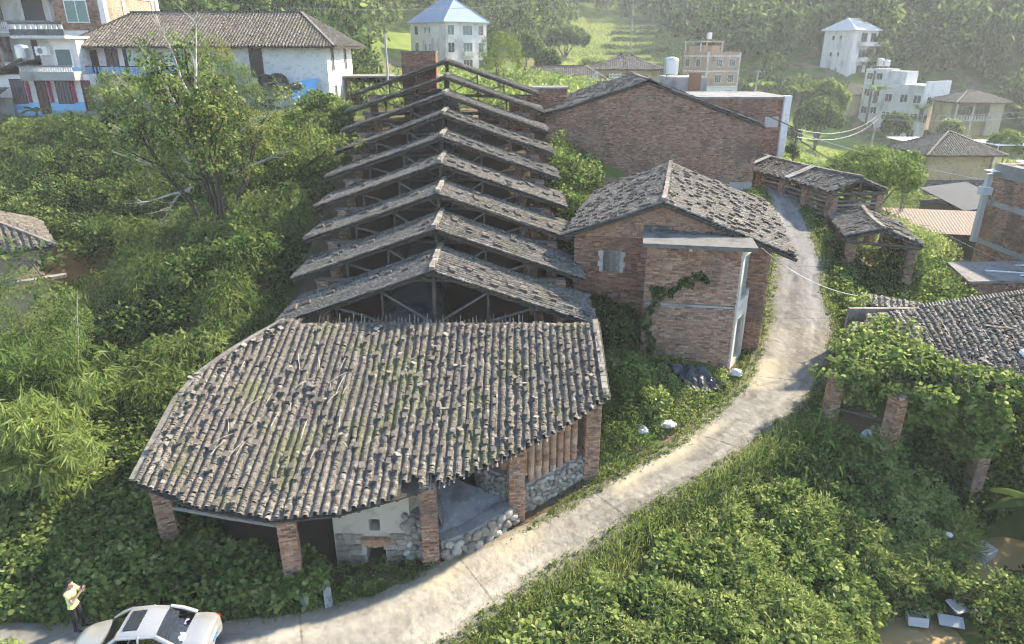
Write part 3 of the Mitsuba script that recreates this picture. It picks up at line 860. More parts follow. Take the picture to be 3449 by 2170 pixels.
def stone_wall(name, label, pts, z0s, z1s, size, thick=.5, capped=True):
    """pts: foot line (x, y); stones are laid in the outward face of a mortared core."""
    k = thing(name, label, 'stone wall')
    core = MB((.35, .35))
    L = np.r_[0, np.cumsum(np.linalg.norm(np.diff(pts, axis=0), axis=1))]
    P = np.asarray(pts, float)
    q = np.linspace(0, L[-1], 24)
    X, Yy = np.interp(q, L, P[:, 0]), np.interp(q, L, P[:, 1])
    za, zb = np.interp(q, L, z0s), np.interp(q, L, z1s)
    tx, ty = np.gradient(X), np.gradient(Yy)
    nl = np.hypot(tx, ty)
    nx, ny_ = ty / nl, -tx / nl
    v = []
    for i in range(24):
        v += [(X[i], Yy[i], za[i] - .4), (X[i] - .08 * nx[i], Yy[i] - .08 * ny_[i], zb[i]), (X[i] - thick * nx[i], Yy[i] - thick * ny_[i], zb[i] + .01), (X[i] - thick * nx[i], Yy[i] - thick * ny_[i], za[i] - .4)]
    f = []
    for i in range(23):
        for e_ in range(3):
            f.append([4 * i + e_, 4 * i + 4 + e_, 4 * i + 5 + e_, 4 * i + 1 + e_])
    f += [[0, 1, 2, 3], [92, 95, 94, 93]]
    core.add(np.array(v), np.array(f)[:, ::-1])
    core.put(k + '__core', 'conc_mat')
    ms = []
    rng = np.random.RandomState(len(label))
    zr = z0s[0] if np.isscalar(z0s) else None
    for i_ in range(int(3.2 * L[-1] / size * (np.mean(np.array(z1s) - np.array(z0s))) / size)):
        for tries in range(20):
            s_ = rng.uniform(0, L[-1])
            u = rng.uniform(0, 1)
            b0, b1 = np.interp(s_, L, z0s), np.interp(s_, L, z1s)
            z = b0 - .05 + u * (b1 - b0 - size * .25)
            if all((s_ - m[0]) ** 2 + (z - m[1]) ** 2 > (size * .78) ** 2 for m in ms):
                ms.append((s_, z, b0, u))
                break
    mats = []
    for s_, z, b0, u in ms:
        x, y = np.interp(s_, L, P[:, 0]), np.interp(s_, L, P[:, 1])
        d = unit([np.interp(s_, q, tx), np.interp(s_, q, ty), 0])
        n_ = V3(d[1], -d[0], 0)
        e_ = trimesh.transformations.rotation_matrix(rng.uniform(-1.2, 1.2), n_)[:3, :3]
        sz = size * rng.uniform(.8, 1.25)
        A = e_ @ np.stack([-d * sz * rng.uniform(1.0, 1.4), n_ * sz * .75, V3(0, 0, 1) * sz * rng.uniform(.75, .95)], 1)
        mats.append(frame(A[:, 0], A[:, 1], A[:, 2], V3(x, y, z) - n_ * .02 * u))
    order = rng.permutation(len(mats))
    for i_ in order[:290]:
        put_copies(k + '__stone', [ST_PLY[rng.randint(7)]], [mats[i_]])
    return k


stone_wall('cobble_wall', 'low wall of large rounded river stones along the road in front of the kiln', [(-2.15, 17.0), (-1.3, 17.35), (-.4, 18.0), (.15, 18.45)], [.05, .2, .35, .5], [.75, .85, 1.0, 1.05], .3)
stone_wall('cobble_wall', 'short stack of dark river stones between the firing wall and a brick pillar', [(-3.25, 16.95), (-2.75, 17.05)], [-.2, -.15], [1.9, 1.7], .26)
stone_wall('cobble_plinth', 'rounded stone plinth beside the bare concrete floor of the kiln', [(-1.35, 20.3), (-1.2, 19.7), (-.9, 19.25), (-.4, 18.95), (.0, 18.9)], [.9, .9, .9, .85, .8], [2.0, 2.0, 1.95, 1.9, 1.85], .18)
stone_wall('cobble_plinth', 'straight stone plinth under a row of clay saggar columns', [(.35, 18.82), (1.2, 19.4), (2.55, 20.38)], [.55, .7, .9], [1.5, 1.6, 1.75], .19)
mb = MB((.72, .15))
mb.prism([(-2.3, 17.2, .72), (-1.3, 17.5, .8), (.0, 18.5, .95), (.1, 19.0, 1.0), (-1.5, 19.5, 1.15), (-2.7, 20.5, 1.25), (-2.75, 18.2, .95)], (0, 0, -.5))
tag(mb.put('kiln_floor', 'conc_mat'), 'bare pale concrete floor beside the kiln mouth', None, None, 'structure')


def saggar_column(x, y, z0, n, r, label, grp):
    k = thing('saggar_column', label, 'clay column', grp)
    z = z0
    for q in range(n):
        h = rr.uniform(.2, .3)
        a = np.linspace(0, 2 * np.pi, 13)[:-1]
        ring = lambda rad, zz: np.stack([x + rad * np.cos(a), y + rad * np.sin(a), 0 * a + zz], 1)
        dx = rr.normal(0, .006, 2)
        v = np.vstack([ring(r * .96, z), ring(r, z + .03), ring(r, z + h - .03), ring(r * .96, z + h)]) + np.r_[dx, 0]
        f = []
        for l_ in range(3):
            for i_ in range(12):
                f.append([12 * l_ + i_, 12 * l_ + (i_ + 1) % 12, 12 * l_ + 12 + (i_ + 1) % 12, 12 * l_ + 12 + i_])
        v = np.vstack([v, [[x, y, z + h]]])
        mb = MB((np.clip(rr.normal(.62, .2), 0, 1), rr.uniform(.0, .75)))
        mb.add(v, f).add(v[36:], [[i_, (i_ + 1) % 12, 12] for i_ in range(12)])
        mb.put(k + '__saggar', 'brick_mat')
        z += h + .004


for q in range(7):
    u = q / 7
    saggar_column(.62 + 1.75 * u, 19.2 + 1.25 * u, 1.5 + .24 * u, 8 if q < 6 else 7, .115, 'rust brown stack of clay saggars standing on the straight stone plinth', 'saggar columns on the straight plinth')
for q in range(3):
    saggar_column(-.85 + .3 * q, 19.62 - .12 * q, 1.9, 5, .14, 'orange brown stack of clay saggars on the rounded stone plinth', 'saggar columns on the rounded plinth')
for i in range(1, 6):
    for q in range(5):
        saggar_column(1.3 - .19 * i + .02 * q, TY[i] - 1.7 + .42 * q, g1(1.2, TY[i] - 1.6 + .4 * q), 7, .16, 'stack of clay saggars in shade along the right side of the stepped shed', 'saggar columns inside the shed')


# ---------------------------------------------------------------- the workshops right of the kiln
def axes(deg):
    """(along the gable to the right, along the ridge away from the camera) for a building turned clockwise by deg."""
    a = math.radians(deg)
    return V3(math.cos(a), -math.sin(a), 0), V3(math.sin(a), math.cos(a), 0)


def wall_block(key, o, g, L, a, D, z0, z1, mat='mortar_mat', c=(.5, 0), inset=.012):
    """a solid block: from o along g by L and along a by D."""
    mb = MB(c)
    o = V3(o[0], o[1], 0)
    ctr = o + g * L / 2 + a * D / 2 + V3(0, 0, (z0 + z1) / 2)
    mb.box(ctr, (L - 2 * inset, D - 2 * inset, z1 - z0), M=np.stack([g, a, V3(0, 0, 1)], 1))
    return mb.put(key, mat)


def gable_roof(key, apex, g, a, wl, wr, zl, zr, D, pitch=.24, course=.1, segs=3, tone=(.42, .2), moss=.25, weights=0, sag=.12, keep=0, jit=1.2, drop=.015, ridge=True):
    """tile roof over a gable at apex: eaves wl left and wr right at heights zl, zr, running back by D."""
    apex = V3(apex)
    mb, wl_m, kept = MB(), [], []
    rng = np.random.RandomState(len(key) + int(abs(apex[0] * 10)))
    for side in (0, 1):
        e = apex + (g * wr if side else -g * wl) + V3(0, 0, (zr if side else zl) - apex[2])
        ey = apex - e
        Ls = np.linalg.norm(ey)
        ey = ey / Ls
        o, ex = (e, a) if side else (e + a * D, -a)
        nn = unit(np.cross(ex, ey))
        wv = lambda s, t, side=side: -sag * np.sin(np.pi * np.clip(s / D, 0, 1)) * (t / Ls) * .6 - .04 * np.sin(np.pi * t / Ls) + .1 * (meshkit.noise(np.stack([s * .5 + 40 * side, t * .5, 0 * s], 1), 4) - .5)
        cs = [(s, rng.uniform(-.08, .08), Ls - .05) for s in np.arange(pitch / 2, D, pitch)]
        kept += tile_slope(mb, o, ex, ey, cs, pitch, course, segs, tone, moss, jit, drop, True, wv, keep=keep // 2)
        for ci, (s, t0, t1) in enumerate(cs):
            t = .2 + (ci % 2) * .4 + rng.uniform(0, .3)
            while weights and t < t1 - .2:
                if rng.rand() < weights:
                    p = o + ex * s + ey * t + nn * (.14 + float(wv(np.array([s]), np.array([t]))[0]))
                    wl_m.append(frame(ex * .13 * rng.uniform(.7, 1.5), ey * .25 * rng.uniform(.5, 1.5), nn * .08, p))
                t += .7 + rng.normal(0, .08)
    mb.put(key + '__tiles', 'tile_mat', kind='stuff')
    if kept:
        pl = tone_plies(*arc_tile(pitch * .33, course * 1.5, segs), 'tile_mat', [(.3, .4), (.45, .3), (.55, .3), (.65, .4), (.4, .3), (.85, .2), (.2, .3)])
        put_copies(key + '__tile', pl, kept)
    if wl_m:
        wl_m.sort(key=lambda m: np.linalg.norm(m[:3, 3] - [0, 0, 14.8]))
        put_copies(key + '__weight_brick', WPLY, wl_m[:290])
        if wl_m[290:]:
            m2 = MB()
            batch(m2, BOXV, BOXF, wl_m[290:], [(rng.uniform(.0, .25), .2) for _ in wl_m[290:]])
            m2.put(key + '__weight_bricks', 'tile_mat', kind='stuff')
    if ridge:
        mb = MB()
        k = 0
        while k < D - .1:
            l_ = rng.uniform(.2, .35)
            mb.box(apex + a * (k + l_ / 2) + V3(rng.normal(0, .012), 0, .09 - sag * .6 * math.sin(math.pi * k / D)), (.2, l_ - .012, .12), M=np.stack([g, a, V3(0, 0, 1)], 1), c=(np.clip(rng.normal(tone[0] + .1, .2), 0, 1), .2))
            k += l_
        mb.put(key + '__ridge_cap', 'tile_mat')
    mb = MB((.12, 0))
    for side in (0, 1):
        e = apex + (g * wr if side else -g * wl) + V3(0, 0, (zr if side else zl) - apex[2])
        mb.prism([e + V3(0, 0, -.06), apex + V3(0, 0, -.06 - sag * .3), apex + a * D + V3(0, 0, -.06 - sag * .3), e + a * D + V3(0, 0, -.06)], (0, 0, -.04))
        mb.beam(e + V3(0, 0, -.14) + a * .05, apex + V3(0, 0, -.14) + a * .05, .08, .14, (.15, 0))
        for q in (.3, .6, .9):
            p = e + (apex - e) * q + V3(0, 0, -.2)
            mb.tube([p + a * .02, p + a * (D - .02)], .06, 6, (.1, 0))
    mb.put(key, 'wood_mat')


# middle brick workshop
g, a = axes(13.6)
MWA = V3(6.38, 28.5, 9.02)
MW = thing('brick_workshop', 'red brick workshop with weathered tile gable roof between the kiln shed and the road', 'workshop')
gable_roof(MW + '__roof', MWA - a * .4, g, a, 4.1, 5.5, 7.42, 7.0, 10.8, .24, .085, 4, (.5, .22), .2, .42, .3, keep=220, jit=1.5)
zb = 2.6


def gable_inside(wl, wr, rise_l, rise_r, zbase, zapex, hole=None):
    def f(s, t):
        x = s - wl
        top = np.where(x < 0, zapex + x * rise_l, zapex - x * rise_r)
        ok = t + zbase < top
        if hole is not None:
            for (x0, x1, z0, z1) in hole:
                ok &= ~((x > x0) & (x < x1) & (t + zbase > z0) & (t + zbase < z1))
        return ok
    return f


core = MB((.4, 0))
wl, wr = 3.72, 4.45
core.prism([MWA - g * wl + V3(0, 0, zb - 9.02), MWA - g * wl + V3(0, 0, 7.5 - 9.02), MWA + V3(0, 0, -.2), MWA + g * wr + V3(0, 0, 7.3 - 9.02), MWA + g * wr + V3(0, 0, zb - 9.02)], a * .22)
core.box(MWA - g * (wl - .12) + a * 5 + V3(0, 0, (zb + 7.45) / 2 - 9.02), (.22, 9.6, 7.45 - zb), M=np.stack([g, a, V3(0, 0, 1)], 1))
core.box(MWA + g * .4 + a * 9.9 + V3(0, 0, (zb + 7.4) / 2 - 9.02), (8.0, .22, 7.4 - zb), M=np.stack([g, a, V3(0, 0, 1)], 1))
core.put(MW + '__wall', 'mortar_mat')
mb = MB()
hole = [(-2.45, -1.65, 5.72, 6.68)]
ins = gable_inside(wl, wr, .38, .36, zb, 8.78, hole)
km = brick_face(mb, MWA - g * wl + V3(0, 0, zb - 9.02) - a * .012, g, wl + wr, 6.2, .24, .062, .014, tone=(.36, .17), pale=.1, inside=lambda s, t: ins(s, t) & (t + zb < 7.35), keep=210, seed=1)
km2 = brick_face(mb, MWA - g * wl + V3(0, 0, zb - 9.02) - a * .012, g, wl + wr, 6.2, .24, .062, .014, tone=(.68, .14), pale=.05, inside=lambda s, t: ins(s, t) & (t + zb >= 7.35), keep=70, seed=2)
mb.put(MW + '__wall__bricks', 'brick_mat', kind='stuff')
put_copies(MW + '__wall__brick', BRICK_PLY[:3] + BRICK_PLY[6:7], km)
put_copies(MW + '__wall__brick', BRICK_PLY[3:5] + BRICK_PLY[7:8], km2)
wc = MWA - g * 2.05 + V3(0, 0, 6.2 - 9.02)
mb = MB((.45, 0))
for q in range(5):
    mb.box(wc + g * (-.28 + .14 * q) - a * .03, (.125, .06, .86), M=np.stack([g, a, V3(0, 0, 1)], 1), c=(rr.uniform(.45, .8), 0))
mb.put(MW + '__window_shutter', 'wood_mat', kind='stuff')
mb = MB((.8, .35))
for sx in (-1, 1):
    for q in range(4):
        mb.box(wc + g * sx * (.45 + .03 * (q % 2)) + V3(0, 0, -.36 + .24 * q) - a * .025, (.15 + .07 * (q % 2), .08, .225), M=np.stack([g, a, V3(0, 0, 1)], 1), c=(.75 + .1 * rr.rand(), .35))
mb.put(MW + '__window_surround', 'plaster_mat', kind='stuff')
# open right side: brick posts and drying racks of planks
for q in (.3, 3.3, 6.4, 9.4):
    p = MWA + g * 4.3 + a * q
    pillar(MW + '__post', p[0], p[1], g1(p[0], p[1]) - .3, 7.25, .5, -math.radians(13.6), tone=(.5, .2))
for z in np.arange(3.6, 7.0, .36):
    for q0, q1 in ((.6, 3.05), (3.55, 6.15), (6.7, 9.2)):
        b = MB((rr.uniform(.4, .85), 0))
        p = MWA + g * (4.3 + rr.normal(0, .02)) + V3(0, 0, z - 9.02 + rr.normal(0, .02))
        b.beam(p + a * q0, p + a * q1, .04, .15)
        b.beam(p + a * q0 - g * .5, p + a * q1 - g * .5, .04, .13, (rr.uniform(.3, .6), 0))
        b.put(MW + '__rack_plank', 'wood_mat')
# brick annex in front of it
AX = thing('brick_annex', 'tall brick tower annex with mossy concrete slab and creeper at the front of the workshop', 'annex')
ao = V3(5.5, 26.72, 0)
ag, aa = axes(10.0)
AZ0, AZ1, AW, AD = 2.35, 7.55, 3.66, 2.1
wall_block(AX + '__wall', ao, ag, AW, aa, AD, AZ0, AZ1)
mb = MB()
km = brick_face(mb, ao + V3(0, 0, AZ0), ag, AW, AZ1 - AZ0, .24, .062, .014, tone=(.52, .22), pale=.42, proud=.006, keep=285, seed=3, inside=lambda s, t: np.abs(t - 2.72) > .07)
brick_face(mb, ao + V3(0, 0, AZ0) + aa * AD, -aa, AD, AZ1 - AZ0, .24, .062, .014, tone=(.5, .2), pale=.35, seed=4)
mb.put(AX + '__wall__bricks', 'brick_mat', kind='stuff')
put_copies(AX + '__wall__brick', BRICK_PLY, km)
mb = MB((.7, .1))
mb.box(ao + ag * AW / 2 + V3(0, 0, AZ0 + 2.72) - aa * .01, (AW - .03, .05, .07), M=np.stack([ag, aa, V3(0, 0, 1)], 1))
mb.put(AX + '__string_course', 'conc_mat')
mb = MB((.08, .1))
A3 = np.stack([ag, aa, V3(0, 0, 1)], 1)
mb.box(ao + ag * (AW / 2 + .15) + aa * .85 + V3(0, 0, AZ1 + .08), (AW + .75, 2.4, .16), M=A3)
mb.put(AX + '__slab', 'conc_mat')
mb = MB((.35, .1))
mb.box(ao + ag * (AW / 2 + .15) + aa * 1.9 + V3(0, 0, AZ1 + .28), (AW + .7, .12, .22), M=A3, c=(.1, 0))
for q in range(14):
    mb.box(ao + ag * rr.uniform(0, AW) + aa * rr.uniform(1.5, 1.8) + V3(0, 0, AZ1 + .2), (.2, .16, .05), M=A3 @ trimesh.transformations.rotation_matrix(rr.uniform(0, 3), [0, 0, 1])[:3, :3], c=(rr.uniform(.1, .4), .3))
mb.put(AX + '__slab__rubble', 'tile_mat', kind='stuff')
pe = ao + ag * AW + V3(0, 0, 0)
sg_, sa_ = axes(34.0)
S3 = np.stack([sg_, sa_, V3(0, 0, 1)], 1)
mb = MB((.62, .3))                                       # plastered splayed side with tall openings
for (d0, d1, z0, z1) in ((0, .26, AZ0, AZ1), (1.25, 1.5, AZ0, AZ1 - 2.0), (.26, 1.25, AZ0, AZ0 + .3), (.26, 1.25, 4.5, 5.3), (.26, 1.25, 7.2, AZ1)):
    mb.box(pe + sa_ * (d0 + d1) / 2 + V3(0, 0, (z0 + z1) / 2), (.16, d1 - d0, z1 - z0), M=S3)
mb.put(AX + '__side_plaster', 'plaster_mat')
mb = MB((.3, 0))
mb.box(pe + sa_ * .75 - sg_ * .1 + V3(0, 0, 4.9), (.08, 1.3, 5.0), M=S3)
mb.put(AX + '__side_opening', 'conc_mat')
mb = MB((.85, .83, .8))
mb.tube([pe * 1 - ag * 2.0 - aa * .1 + V3(0, 0, AZ1 - .02), pe - ag * 2.0 - aa * .16 + V3(0, 0, AZ1 - .12)], [.06, .08], 8)
mb.put(AX + '__lamp', 'vc_gloss')

# big brick gable workshop
g2, a2 = axes(5.0)
BWA = V3(8.8, 46.8, 13.1)
BW = thing('brick_hall', 'large brick hall with a broad blank gable wall behind the workshop roof', 'hall')
gable_roof(BW + '__roof', BWA - a2 * .25, g2, a2, 7.0, 7.7, 10.85, 10.35, 14, .26, .12, 3, (.4, .2), .2, .25, .1)
core = MB((.35, 0))
bl, br, bzb = 6.55, 7.35, 5.0
core.prism([BWA - g2 * bl + V3(0, 0, bzb - 13.1), BWA - g2 * bl + V3(0, 0, 10.75 - 13.1), BWA + V3(0, 0, -.25), BWA + g2 * br + V3(0, 0, 10.2 - 13.1), BWA + g2 * br + V3(0, 0, bzb - 13.1)], a2 * 13)
core.put(BW + '__wall', 'mortar_mat')
mb = MB()
km = brick_face(mb, BWA - g2 * bl + V3(0, 0, bzb - 13.1) - a2 * .012, g2, bl + br, 8.3, .24, .06, .014, tone=(.36, .22), pale=.38, proud=.012, inside=gable_inside(bl, br, .31, .36, bzb, 12.85), keep=280, seed=5, missing=.004)
brick_face(mb, BWA + g2 * br + V3(0, 0, bzb - 13.1), a2, 13, 5.2, .24, .06, .014, tone=(.38, .2), pale=.3, seed=6)
mb.put(BW + '__wall__bricks', 'brick_mat', kind='stuff')
put_copies(BW + '__wall__brick', BRICK_PLY, km)
mb = MB((.6, .1))
mb.box(BWA + g2 * 6.6 - a2 * .06 + V3(0, 0, 6.25 - 13.1), (1.5, .1, .75), M=np.stack([g2, a2, V3(0, 0, 1)], 1), c=(.7, 0))
mb.box(BWA - g2 * 3.6 - a2 * .06 + V3(0, 0, 6.95 - 13.1), (1.1, .1, .7), M=np.stack([g2, a2, V3(0, 0, 1)], 1), c=(.75, 0))
mb.put(BW + '__concrete_patch', 'conc_mat', kind='stuff')
RB = thing('brick_house', 'flat roofed brick house with a white concrete corner post behind the brick hall', 'house')
o_ = V3(13.6, 52.0, 0)
wall_block(RB + '__wall', o_, V3(1, 0, 0), 6.5, V3(0, 1, 0), 7, 5, 11.6)
mb = MB()
brick_face(mb, o_ + V3(0, 0, 5), (1, 0, 0), 6.3, 6.6, tone=(.33, .2), pale=.25, seed=7)
mb.put(RB + '__wall__bricks', 'brick_mat', kind='stuff')
mb = MB((.8, .1))
mb.box((19.95, 51.98, 8.4), (.5, .5, 6.9), c=(1, .05))
mb.put(RB + '__corner_post', 'plaster_mat')
mb = MB((.35, .1))
mb.box((16.8, 55.4, 11.68), (6.9, 7.2, .16))
mb.put(RB + '__roof_slab', 'conc_mat')
mb = MB((.7, .1))
mb.box((19.0, 51.93, 10.0), (1.0, .08, .75), c=(.85, .1))
mb.put(RB + '__lintel', 'conc_mat')


# ---------------------------------------------------------------- slatted sheds along the road
def slat_shed(label, apex, ang, D, wl, wr, zl, zr, posts, slatz, weights=.3, right=True):
    g, a = axes(ang)
    k = thing('slatted_shed', label, 'shed')
    apex = V3(apex)
    gable_roof(k + '__roof', apex, g, a, wl, wr, zl, zr, D, .25, .11, 3, (.36, .22), .15, weights, .18, keep=120, jit=2.2, drop=.03)
    kk = uniq(k + '__frame')
    mb = MB((.3, 0))
    mb.tube([apex - g * (wl - .1) + V3(0, 0, zl - apex[2] - .2), apex + g * (wr - .1) + V3(0, 0, zr - apex[2] - .2)], .09, 7)
    mb.tube([apex + V3(0, 0, -.15) + a * .1, apex + V3(0, 0, zl - apex[2] - .2) + a * .1], .07, 6)
    for s_ in (-1, 1):
        w = wl if s_ < 0 else wr
        z = zl if s_ < 0 else zr
        mb.tube([apex + g * s_ * (w - .45) + V3(0, 0, z - apex[2] - .06), apex + g * s_ * (w - .45) + a * D + V3(0, 0, z - apex[2] - .06)], .08, 6)
    scene[kk] = mb.ply('wood_mat')
    for d in posts:
        for s_ in (-1, 1):
            w = wl if s_ < 0 else wr
            z = zl if s_ < 0 else zr
            p = apex + g * s_ * (w - .45) + a * d
            pillar(k + '__pillar', p[0], p[1], g1(p[0], p[1]) - .5, z - .12, .46, -math.radians(ang), keep=26 if s_ < 0 else 8, tone=(.55, .2))
    for d0, d1 in zip(posts[:-1], posts[1:]):
        for z in np.arange(slatz[0], slatz[1], slatz[2]):
            if rr.rand() < .92:
                p = apex - g * (wl - .42) + V3(0, 0, z - apex[2])
                MB((rr.uniform(.45, .95), 0)).beam(p + a * (d0 + .2) + V3(0, 0, rr.normal(0, .03)), p + a * (d1 - .2) + V3(0, 0, rr.normal(0, .03)), .04, .12).put(k + '__slat', 'wood_mat')
            if right and rr.rand() < .8:
                p = apex + g * (wr - .42) + V3(0, 0, z - apex[2])
                MB((rr.uniform(.3, .7), 0)).beam(p + a * (d0 + .2), p + a * (d1 - .2), .04, .12).put(k + '__slat', 'wood_mat')
    return k, g, a


s1, g, a = slat_shed('long slatted shed with sagging tile roof along the upper bend of the road', (20.9, 41.0, 7.8), -15.5, 10.5, 2.1, 2.1, 7.1, 7.0, (.3, 2.6, 5.0, 7.6, 10), (5.0, 6.95, .26))
mb = MB((.45, 0))
for q in range(6):
    mb.beam(V3(20.9, 41.1, 0) - g * 1.5 + V3(0, 0, 5.2 + .25 * q), V3(20.9, 41.1, 0) + g * 1.5 + V3(0, 0, 5.2 + .25 * q), .05, .14, (rr.uniform(.4, .8), 0))
mb.put(s1 + '__end_slats', 'wood_mat', kind='stuff')
for (t, w) in ((3.9, .5), (8.6, .45)):
    mb = MB((.62, .1))
    n_ = V3(20.9, 41, 7.8) + a * t
    mb.prism([n_ - g * 2.15 + V3(0, 0, -.55), n_ - g * .2 + V3(0, 0, .12), n_ - g * .2 + a * w + V3(0, 0, .12), n_ - g * 2.15 + a * w + V3(0, 0, -.55)], (0, 0, .03))
    mb.put(s1 + '__roof_sheet', 'conc_mat')
s2, g, a = slat_shed('short slatted shed with dark tile gable roof on tall brick posts beside the road', (19.4, 35.0, 6.2), 15.0, 5.6, 1.75, 2.1, 5.6, 5.45, (.35, 2.8, 5.2), (3.2, 5.4, .22), .25)

# ---------------------------------------------------------------- tile roofed shed overgrown with vines
VS = thing('overgrown_shed', 'open shed with brick pillars and ragged tile roof half covered by vines at the right', 'shed')
E0, E1, RG0, RG1 = V3(12.5, 22.7, 3.78), V3(22.5, 21.6, 3.45), V3(14.4, 25.9, 4.75), V3(22.6, 27.3, 5.35)
ex = unit(E1 - E0)
nn = unit(np.cross(ex, (RG0 + RG1) / 2 - (E0 + E1) / 2))
ey = np.cross(nn, ex)
Lw = np.linalg.norm(E1 - E0)
poly = [(0, .0), (Lw, 0), ((RG1 - E0) @ ex, (RG1 - E0) @ ey), ((RG0 - E0) @ ex, (RG0 - E0) @ ey)]
cs = poly_cols(poly, .24)
cs = [(s, t0 + (.9 + rr.uniform(-.3, .3) if s < 1.9 else 0), t1) for s, t0, t1 in cs]
cs = [c for c in cs if c[2] - c[1] > .2]
mb = MB()
vt = tile_slope(mb, E0, ex, ey, cs, .24, .08, 4, (.34, .24), .3, 3.2, .09, True, lambda s, t: .34 * (meshkit.noise(np.stack([s * .4, t * .4, 0 * s], 1), 8) - .5), keep=0)
mb.put(VS + '__roof__tiles', 'tile_mat', kind='stuff')
mb = MB()
for k in range(150):
    q, w = rr.uniform(.45, 1), rr.uniform(.3, .98)
    p = E0 + (E1 - E0) * q + (RG0 - E0) * 1.0 * w * .98 + nn * .13
    mb.box(p, (.22, .18, .018), M=np.stack([ex, ey, nn], 1) @ trimesh.transformations.euler_matrix(rr.normal(0, .2), rr.normal(0, .2), rr.uniform(0, 6))[:3, :3], c=(rr.uniform(.3, 1), .1))
mb.put(VS + '__roof__broken_tile', 'tile_mat', kind='stuff')
mb = MB()
for k in range(40):                                       # upright ridge tiles
    p = RG0 + (RG1 - RG0) * (.3 + .7 * k / 40) + V3(0, 0, .14)
    mb.box(p, (.06, .24, .16), M=np.stack([ex, ey, nn], 1) @ trimesh.transformations.rotation_matrix(.3 + rr.normal(0, .08), [0, 1, 0])[:3, :3], c=(rr.uniform(.3, .75), .2))
mb.put(VS + '__roof__ridge_tile', 'tile_mat', kind='stuff')
mb = MB((.12, 0))
mb.prism([E0 + ex * 1.9 - nn * .07, E1 - nn * .07, RG1 - nn * .07, RG0 + ex * 1.2 - nn * .07], -nn * .04)
for q in np.linspace(.03, .97, 15):
    b0, b1 = E0 + (E1 - E0) * q, RG0 + (RG1 - RG0) * q
    mb.beam(b0 - nn * .14, b1 - nn * .14, .07, .09, (.45, 0))
mb.put(VS + '__roof', 'wood_mat')
for q in range(7):                                        # bare battens at the broken corner
    p = E0 + ey * (.1 + .24 * q) - nn * .02 + ex * (.25 * q / 3)
    MB((.8, 0)).beam(p, p + ex * rr.uniform(1.2, 1.9), .05, .025).put(VS + '__roof__batten', 'wood_mat')
p = E0 + ex * 6.6 + ey * 1.75 + nn * .2
MB((.9, .9, .88)).tube([p, p + unit(-ey + .25 * ex) * 1.0], .13, 8).put(VS + '__roof__white_tile', 'vc_matte')
p = E0 + ex * 5.8 + ey * 3.2 + nn * .2
MB((.4, 0)).beam(p, p + ex * 1.1 - ey * .1, .2, .05).put(VS + '__roof__plank', 'wood_mat')
MB((.75, .5)).prism([(12.35, 22.8, 3.65), (12.75, 23.0, 3.7), (14.2, 25.6, 4.6), (13.9, 25.7, 4.6)], (0, 0, .05)).put(VS + '__verge_board', 'wood_mat')
for (x, y, rz, kp_, z1) in ((12.15, 23.0, -.1, 60, 3.75), (13.95, 21.9, .35, 80, 3.3), (17.6, 22.0, .1, 10, 3.2), (21.5, 21.9, .1, 0, 3.2), (14.6, 25.8, 0, 0, 4.5), (19.5, 26.4, 0, 0, 4.9)):
    pillar(VS + '__pillar', x, y, g1(x, y) - .5, z1, .46, rz, keep=kp_, tone=(.55, .2))
mb = MB((.35, 0))
mb.tube([(12.2, 23, 2.2), (14, 22, 2.1), (17.6, 22, 2.3)], .06, 6)
mb.put(VS + '__cross_beam', 'wood_mat')
mb = MB((.12, 0))
mb.box((18, 26.6, 2.9), (8, .2, 4))
mb.put(VS + '__rear_wall', 'mortar_mat')
FR = thing('ruined_roof', 'fallen strip of tile roof on a short brick stub behind the overgrown shed', 'ruin')
mb = MB()
f0, f1 = V3(14.9, 27.9, 4.9), V3(17.2, 26.9, 4.75)
tile_slope(mb, f0 - V3(0, .45, .15), f1 - f0, V3(.3, .8, .25), [(s, 0, .8) for s in np.arange(.1, 2.4, .24)], .24, .1, 3, (.5, .25), .2, 2)
mb.put(FR + '__tiles', 'tile_mat', kind='stuff')
MB((.2, 0)).beam(f0 - V3(0, .3, .2), f1 - V3(0, .3, .2), .1, .14).put(FR + '__beam', 'wood_mat')
pillar(FR + '__pillar', 15.3, 27.9, 2.6, 4.65, .5, .1, keep=8, tone=(.35, .15))

# ---------------------------------------------------------------- dark hut and the brick house at the right edge
HT = thing('brick_hut', 'low red brick hut with a flat dark felt roof and barred opening at the right', 'hut')
mb = MB((.35, 0))
mb.prism([(25.4, 36.0, -.4), (34, 36.6, -.4), (34.6, 39.6, -.4), (26.2, 39.0, -.4)], (0, 0, 3.3))
mb.put(HT + '__wall', 'mortar_mat')
mb = MB()
fx = unit(V3(8.6, .6, 0))
km = brick_face(mb, (25.4, 36.0, -.4), fx, 8.6, 3.3, tone=(.28, .16), pale=.12, keep=170, seed=9, inside=lambda s, t: ~((s > 4.3) & (s < 5.9) & (t > .9) & (t < 2.7)))
brick_face(mb, (26.2, 39.0, -.4), unit(V3(-.8, -3, 0)), 3.1, 3.3, tone=(.28, .16), pale=.12, seed=10)
mb.put(HT + '__wall__bricks', 'brick_mat', kind='stuff')
put_copies(HT + '__wall__brick', BRICK_PLY[:3] + BRICK_PLY[6:7], km)
mb = MB((.2, .1))
mb.prism([(25.1, 35.7, 2.92), (34.2, 36.3, 2.86), (34.8, 39.9, 2.9), (26.0, 39.3, 2.96)], (0, 0, .14))
mb.put(HT + '__roof', 'conc_mat')
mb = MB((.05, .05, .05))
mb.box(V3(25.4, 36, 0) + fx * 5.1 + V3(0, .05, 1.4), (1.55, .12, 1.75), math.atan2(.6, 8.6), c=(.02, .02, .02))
mb.put(HT + '__opening', 'vc_matte')
